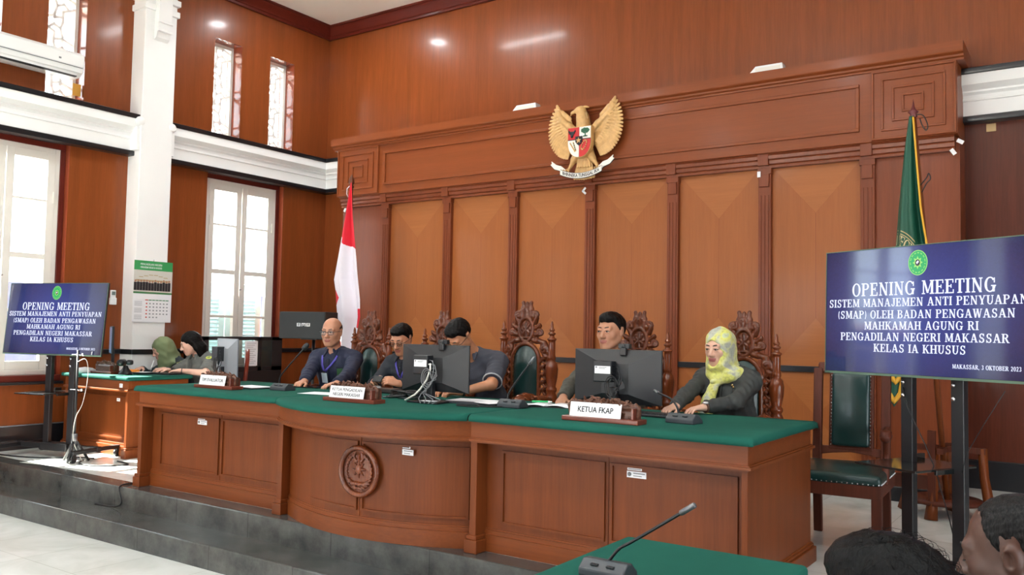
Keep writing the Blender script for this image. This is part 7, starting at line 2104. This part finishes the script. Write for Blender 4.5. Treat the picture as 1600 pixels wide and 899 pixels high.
m = MB(); m.tube([tuple(c+(a*math.cos(k*PI/10)+b*math.sin(k*PI/10))*0.03) for k in range(20)], 0.008, 6, closed=True); m.build('wristwatch', M['black_plastic'], p3['t'])

# the man behind the right monitor
p4 = person('man in grey green shirt sitting upright behind the right monitor', (-2.83, 5.42), 0, N=(0, 0.0, 1.095), H=(0.0, -0.06, 1.275), hyaw=-6, hpitch=2, hands=[(-2.98, 4.97, 0.822), (-2.62, 4.97, 0.822)],
            tone=(178, 126, 98), shirt=(78, 76, 66), sw=0.205, girth=1.15, seed=11, scale=1.06, hair='short', poles=[(-0.9, 0.2, -0.45), (0.9, 0.2, -0.45)])
# the woman in the yellow scarf
def _scarf(m, nt, p):
    tc = nt.nodes.new('ShaderNodeTexCoord')
    n = nt.nodes.new('ShaderNodeTexNoise'); n.inputs['Scale'].default_value = 9; n.inputs['Detail'].default_value = 2; n.inputs['Distortion'].default_value = 0.6
    nt.links.new(tc.outputs['Object'], n.inputs['Vector'])
    r = nt.nodes.new('ShaderNodeValToRGB'); e = r.color_ramp.elements
    e[0].position = 0.37; e[0].color = (*lin((172, 174, 160)), 1); e[1].position = 0.43; e[1].color = (*lin((204, 206, 150)), 1)
    q = e.new(0.49); q.color = (*lin((206, 204, 110)), 1); q = e.new(0.6); q.color = (*lin((216, 218, 112)), 1); q = e.new(0.66); q.color = (*lin((196, 206, 170)), 1)
    nt.links.new(n.outputs['Fac'], r.inputs['Fac'])
    n2 = nt.nodes.new('ShaderNodeTexNoise'); n2.inputs['Scale'].default_value = 60; n2.inputs['Detail'].default_value = 3
    nt.links.new(tc.outputs['Object'], n2.inputs['Vector'])
    r2 = nt.nodes.new('ShaderNodeValToRGB'); r2.color_ramp.elements[0].position = 0.38; r2.color_ramp.elements[1].position = 0.5
    r2.color_ramp.elements[0].color = (0.5, 0.5, 0.52, 1); r2.color_ramp.elements[1].color = (1, 1, 1, 1)
    nt.links.new(n2.outputs['Fac'], r2.inputs['Fac'])
    mx = nt.nodes.new('ShaderNodeMix'); mx.data_type = 'RGBA'; mx.blend_type = 'MULTIPLY'; mx.inputs[0].default_value = 0.45
    nt.links.new(r.outputs['Color'], mx.inputs[6]); nt.links.new(r2.outputs['Color'], mx.inputs[7]); nt.links.new(mx.outputs[2], p.inputs['Base Color'])
    p.inputs['Roughness'].default_value = 0.6; p.inputs['Sheen Weight'].default_value = 0.2
M['yellow_scarf'] = mix_mat('yellow_grey_scarf', _scarf)
def headscarf(p, mat, tail=None, drape=0.13, loose=1.0):
    H, RH, hs, N = p['H'], p['RH'], p['hs'], p['N']
    B = Blob()
    hd = Blob(); hd.ell((0, 0.022, 0.036), (0.094, 0.112, 0.1)); hd.ell((0, 0.015, -0.04), (0.088, 0.1, 0.1), k=0.04); hd.ell((0, -0.02, -0.105), (0.07, 0.085, 0.055), k=0.04)
    hd.ell((0, 0.09*loose, -0.03), (0.06, 0.05, 0.075), k=0.05)
    for q in hd.p:
        for k in ('r', 'c'): q[k] = q[k]*hs
    hd.xf(RH, H); B.join(hd)
    B.cap(H+RH@np.array((0, 0.0, -0.09)), N+np.array((0, 0.01, 0.02)), 0.07 if tail else 0.078, 0.078 if tail else 0.09, k=0.05)
    B.ell(N+np.array((0, -0.0, -0.02)), (drape+0.035, 0.11, 0.055), k=0.05)
    if not tail: B.ell(N+np.array((0, -0.07, -0.075)), (drape*0.8, 0.06, 0.07), k=0.06)
    else:
        B.chain([N+np.array((0.1, -0.02, 0.0)), N+np.array((0.05, -0.085, -0.03)), N+np.array((-0.02, -0.115, -0.06))], [0.034, 0.034, 0.028], k=0.03); B.chain([N+np.array((-0.08, -0.03, 0.01)), N+np.array((-0.06, -0.085, -0.02)), N+np.array((-0.02, -0.115, -0.06))], [0.032, 0.03, 0.028], k=0.03)
    if tail:
        B.chain([N+np.array(q) for q in tail], [0.026, 0.03, 0.042, 0.05][:len(tail)], k=0.02, flat=((0, 1, 0), 1.6))
    def cv(P, d):
        q = (P-H)@RH/hs
        face = np.sqrt((q[..., 0]/0.058)**2+((q[..., 1]+0.12)/0.088)**2+((q[..., 2]+0.022)/0.094)**2)-1
        d = d+folds(P*0.6, 0.0028, 21)+0.0015*np.sin(q[..., 2]*60+q[..., 0]*50+4*np.sin(q[..., 1]*20))
        return np.maximum(d, -face*0.05)
    return blob_mesh('headscarf', B, 0.0055, mat, p['t'], carve=cv, smooth_it=1)
p5 = person('woman in yellow and grey headscarf and dark grey uniform typing at the bench right', (-2.02, 5.42), -3, N=(0, 0.0, 1.03), H=(-0.015, -0.07, 1.18), hyaw=-8, hpitch=8, hands=[(-2.13, 4.86, 0.824), (-1.985, 4.96, 0.824)],
            tone=(212, 166, 142), lip=(172, 98, 94), female=True, hair='none', hijab=True, shirt=(66, 68, 66), sw=0.165, girth=1.08, seed=14, scale=0.98, collar=False, shirt_name='uniform_jacket', look_down=False,
            poles=[(-0.9, 0.2, -0.5), (0.95, 0.25, -0.45)], hand_pose=[dict(F=(-0.15, -0.95, -0.12), curl=(20, 25, 20)), dict(F=(-0.55, -0.8, -0.1), curl=(18, 25, 20))])
headscarf(p5, M['yellow_scarf'], drape=0.095, tail=[(-0.02, -0.115, -0.06), (-0.026, -0.14, -0.11), (-0.045, -0.165, -0.19), (-0.055, -0.19, -0.26)])
m = MB(); c = p5['N']+np.array((-0.022, -0.145, -0.065)); m.ball(tuple(c), (0.022, 0.016, 0.016), 12, 8); m.build('scarf_knot', M['yellow_scarf'], p5['t'])
for s in (-1, 1):
    card_on(p5, s*0.095, 0.9, 0.085, 0.028, fabric('pocket_flap_cloth', (58, 60, 58)), 'pocket_flap', 0.003)
    c = p5['surf'](s*0.095, 0.893, 0.004); m = MB(); m.ball(tuple(c), (0.007, 0.004, 0.007), 8, 6); m.build('button', M['black_plastic'], p5['t'])
    c = p5['N']+np.array((s*0.13, 0.0, -0.012)); m = MB(); m.cbox(tuple(c), (0.11, 0.045, 0.012), 0, Matrix.Rotation(s*math.radians(28), 3, 'Y')); m.build('epaulette', fabric('epaulette_cloth', (56, 58, 56)), p5['t'], bevel=0.004)
c = p5['surf'](0.085, 0.945, 0.004); m = MB(); m.ball(tuple(c), (0.008, 0.004, 0.009), 8, 6); m.ball(tuple(c+np.array((0.008, 0, -0.012))), (0.006, 0.003, 0.008), 8, 6); m.build('brooch', M['brass'], p5['t'])
Sx, E, W = p5['info'][1]; u = nrm(W-E); c = W-u*0.012; a = nrm(np.cross(u, (0, 0, 1))); b = np.cross(u, a)
m = MB(); m.tube([tuple(c+(a*math.cos(k*PI/10)+b*math.sin(k*PI/10))*0.03) for k in range(20)], 0.007, 6, closed=True); w_ = m.build('wristwatch', plain('watch_strap_brown', (92, 58, 44), 0.5), p5['t'])
m = MB(); q = c+nrm(np.array((0.3, -0.5, 0.85)))*0.034; m.ball(tuple(q), (0.019, 0.019, 0.009), 14, 8); m.build('watch_face', plain('watch_silver', (226, 226, 228), 0.2, metal=0.6), w_)

# the two women at the side desk
p6 = person('woman in sage green headscarf and dark uniform writing at the side desk', (-8.40, 5.74), -6, N=(0, -0.06, 0.885), H=(0.0, -0.17, 1.01), hyaw=-14, hpitch=26, look_down=True, hands=[(-8.36, 5.3, 0.808), (-8.06, 5.36, 0.81)],
            tone=(206, 160, 140), lip=(170, 96, 92), female=True, hair='none', hijab=True, shirt=(38, 52, 58), sw=0.16, seed=17, scale=0.97, collar=False, shirt_name='uniform_shirt', h=0.006,
            hand_pose=[dict(F=(0.5, -0.8, 0)), dict(F=(-0.5, -0.8, -0.05), curl=(40, 50, 30), N=(0.3, 0, 0.9))])
M['sage_scarf'] = fabric('sage_green_scarf', (140, 156, 112), 0.75, 0.08)
headscarf(p6, M['sage_scarf'], drape=0.125)
p7 = person('woman with long black hair in grey uniform shirt leaning over the side desk', (-7.93, 5.76), -8, N=(0, -0.06, 0.955), H=(0.0, -0.17, 1.085), hyaw=-16, hpitch=24, look_down=True, hands=[(-7.97, 5.34, 0.808), (-7.74, 5.33, 0.808)],
            tone=(222, 176, 156), lip=(180, 104, 100), female=True, hair='long', shirt=(120, 122, 118), sleeve='short', sw=0.17, girth=1.1, seed=19, scale=0.97, shirt_name='uniform_shirt', h=0.006,
            poles=[(-0.8, 0.2, -0.5), (1.0, 0.1, -0.4)], hand_pose=[dict(F=(-0.2, -0.9, 0)), dict(F=(-0.75, -0.6, -0.05))])
def patch(p, i, drop, out):
    Sx, E, W = p['info'][i]; s = 1 if i else -1
    u = nrm(E-Sx); n = nrm(np.array((s*0.75, -0.6, 0.1))-u*(np.array((s*0.75, -0.6, 0.1))@u))
    c = Sx+u*drop+n*out; Rm = np.stack([nrm(np.cross(u, n)), n, u], 1)
    m = MB(); m.ball(tuple(c), (0.032, 0.005, 0.036), 16, 8, 0, Matrix(Rm.tolist())); o = m.build('shoulder_patch', plain('lime_patch', (196, 208, 78), 0.6), p['t'])
    m = MB(); m.ball(tuple(c+n*0.002), (0.02, 0.0055, 0.023), 16, 8, 0, Matrix(Rm.tolist())); m.build('patch_print', plain('olive_print', (120, 140, 60), 0.6), o)
    m = MB(); m.cbox(tuple(c-u*0.052), (0.05, 0.006, 0.014), 0, Matrix(Rm.tolist())); m.build('shoulder_tab', plain('lime_patch_tab', (176, 190, 90), 0.6), p['t'])
patch(p6, 1, 0.075, 0.068); patch(p7, 1, 0.06, 0.07)
Sx, E, W = p7['info'][1]; u = nrm(W-E); c = W-u*0.02; a = nrm(np.cross(u, (0, 0, 1))); b = np.cross(u, a)
m = MB(); m.tube([tuple(c+(a*math.cos(k*PI/8)+b*math.sin(k*PI/8))*0.029) for k in range(16)], 0.005, 6, closed=True); m.build('bracelet', M['black_plastic'], p7['t'])
m = MB(); m.tube([(-8.11, 5.245, 0.80), (-8.13, 5.29, 0.9)], 0.0045, 8); tag(m.build('pen', M['white_plastic']), 'white pen in the hand of the woman in the sage scarf', 'pen')

# two people in the audience, close to the camera, on chairs on the lower floor
def audience_chair(x, y, rz_, label):
    t = thing('audience_chair', label, 'chair', (x, y, ZLOW), rz_, None)
    m = MB(); m.box(-0.22, 0.22, -0.22, 0.22, 0.4, 0.45); m.build('seat', M['leather'], t, bevel=0.02, seg=3)
    m = MB(); m.box(-0.21, 0.21, 0.2, 0.24, 0.5, 0.82); m.build('backrest', M['leather'], t, bevel=0.015, seg=3)
    for sx in (-1, 1):
        for sy in (-1, 1):
            m = MB(); m.tube([(sx*0.2, sy*0.2, 0.4 if sy < 0 else 0.78), (sx*0.2, sy*0.21, 0.0)], 0.012, 8); m.build('leg', M['chrome'], t)
P8 = (-0.28, 1.58); P9 = (-0.11, 2.24)
p8 = person('person in the foreground seen from behind with thick tousled black hair', P8, -118, z0=ZLOW, tone=(84, 54, 42), lip=(100, 60, 52), hair='tousled', hair_rgb=(10, 10, 11), shirt=(60, 62, 70), h=0.0045, H=(0, -0.03, 1.10), N=(0, 0.05, 0.95), hpitch=6, seed=23, hip_y=0.1)
p9 = person('man in the foreground in profile with short greying hair', P9, -97, z0=ZLOW, tone=(74, 46, 35), lip=(74, 42, 38), hair='receding', hair_rgb=(24, 23, 24), grey=(46, 44, 43), shirt=(50, 54, 60), h=0.004, H=(0, -0.06, 1.10), N=(0, 0.04, 0.955), hpitch=12, seed=27, look_down=True, scale=1.02, hip_y=0.1)
audience_chair(P8[0]+0.1, P8[1]-0.05, math.radians(-118), 'chair under the person with tousled black hair')
audience_chair(P9[0]+0.1, P9[1]+0.02, math.radians(-97), 'chair under the man with greying hair')
# loose strands on the tousled head
rnd = random.Random(6); m = MB()
H8, R8 = p8['H'], p8['RH']
for k in range(110):
    a = rnd.uniform(0, 2*PI); e = rnd.uniform(0.15, 1.3)
    n = np.array((math.cos(a)*math.cos(e), math.sin(a)*math.cos(e), math.sin(e)))
    b0 = np.array((0, 0.02, 0.04))+n*np.array((0.092, 0.11, 0.098))
    tg = nrm(np.cross(n, (rnd.uniform(-1, 1), rnd.uniform(-1, 1), rnd.uniform(-1, 1)))); L_ = rnd.uniform(0.025, 0.06)
    P = [tuple(H8+R8@(b0+tg*L_*u+n*(0.012*math.sin(u*3)-0.006*u*u))) for u in (0, 0.33, 0.66, 1.0)]
    m.tube(P, [0.0006, 0.0005, 0.0004, 0.0002], 4)
m.build('hair_strands', hair_mat((12, 12, 13)), p8['t'])
# plackets, pockets and name tabs
def placket(p, z0, z1, mat, x=0.0):
    strip_surface(p, [(x, z0+(z1-z0)*i/7) for i in range(8)], 0.022, mat, 'placket', 0.0015)
placket(p1, 1.0, 0.8, fabric('navy_placket', (22, 30, 54)))
placket(p2, 1.0, 0.82, fabric('dark_placket', (22, 27, 36)))
placket(p4, 1.05, 0.82, fabric('olive_placket', (68, 66, 56)))
placket(p5, 0.98, 0.8, fabric('uniform_placket', (58, 60, 58)), 0.01)
placket(p7, 0.92, 0.8, fabric('grey_placket', (112, 114, 112)))
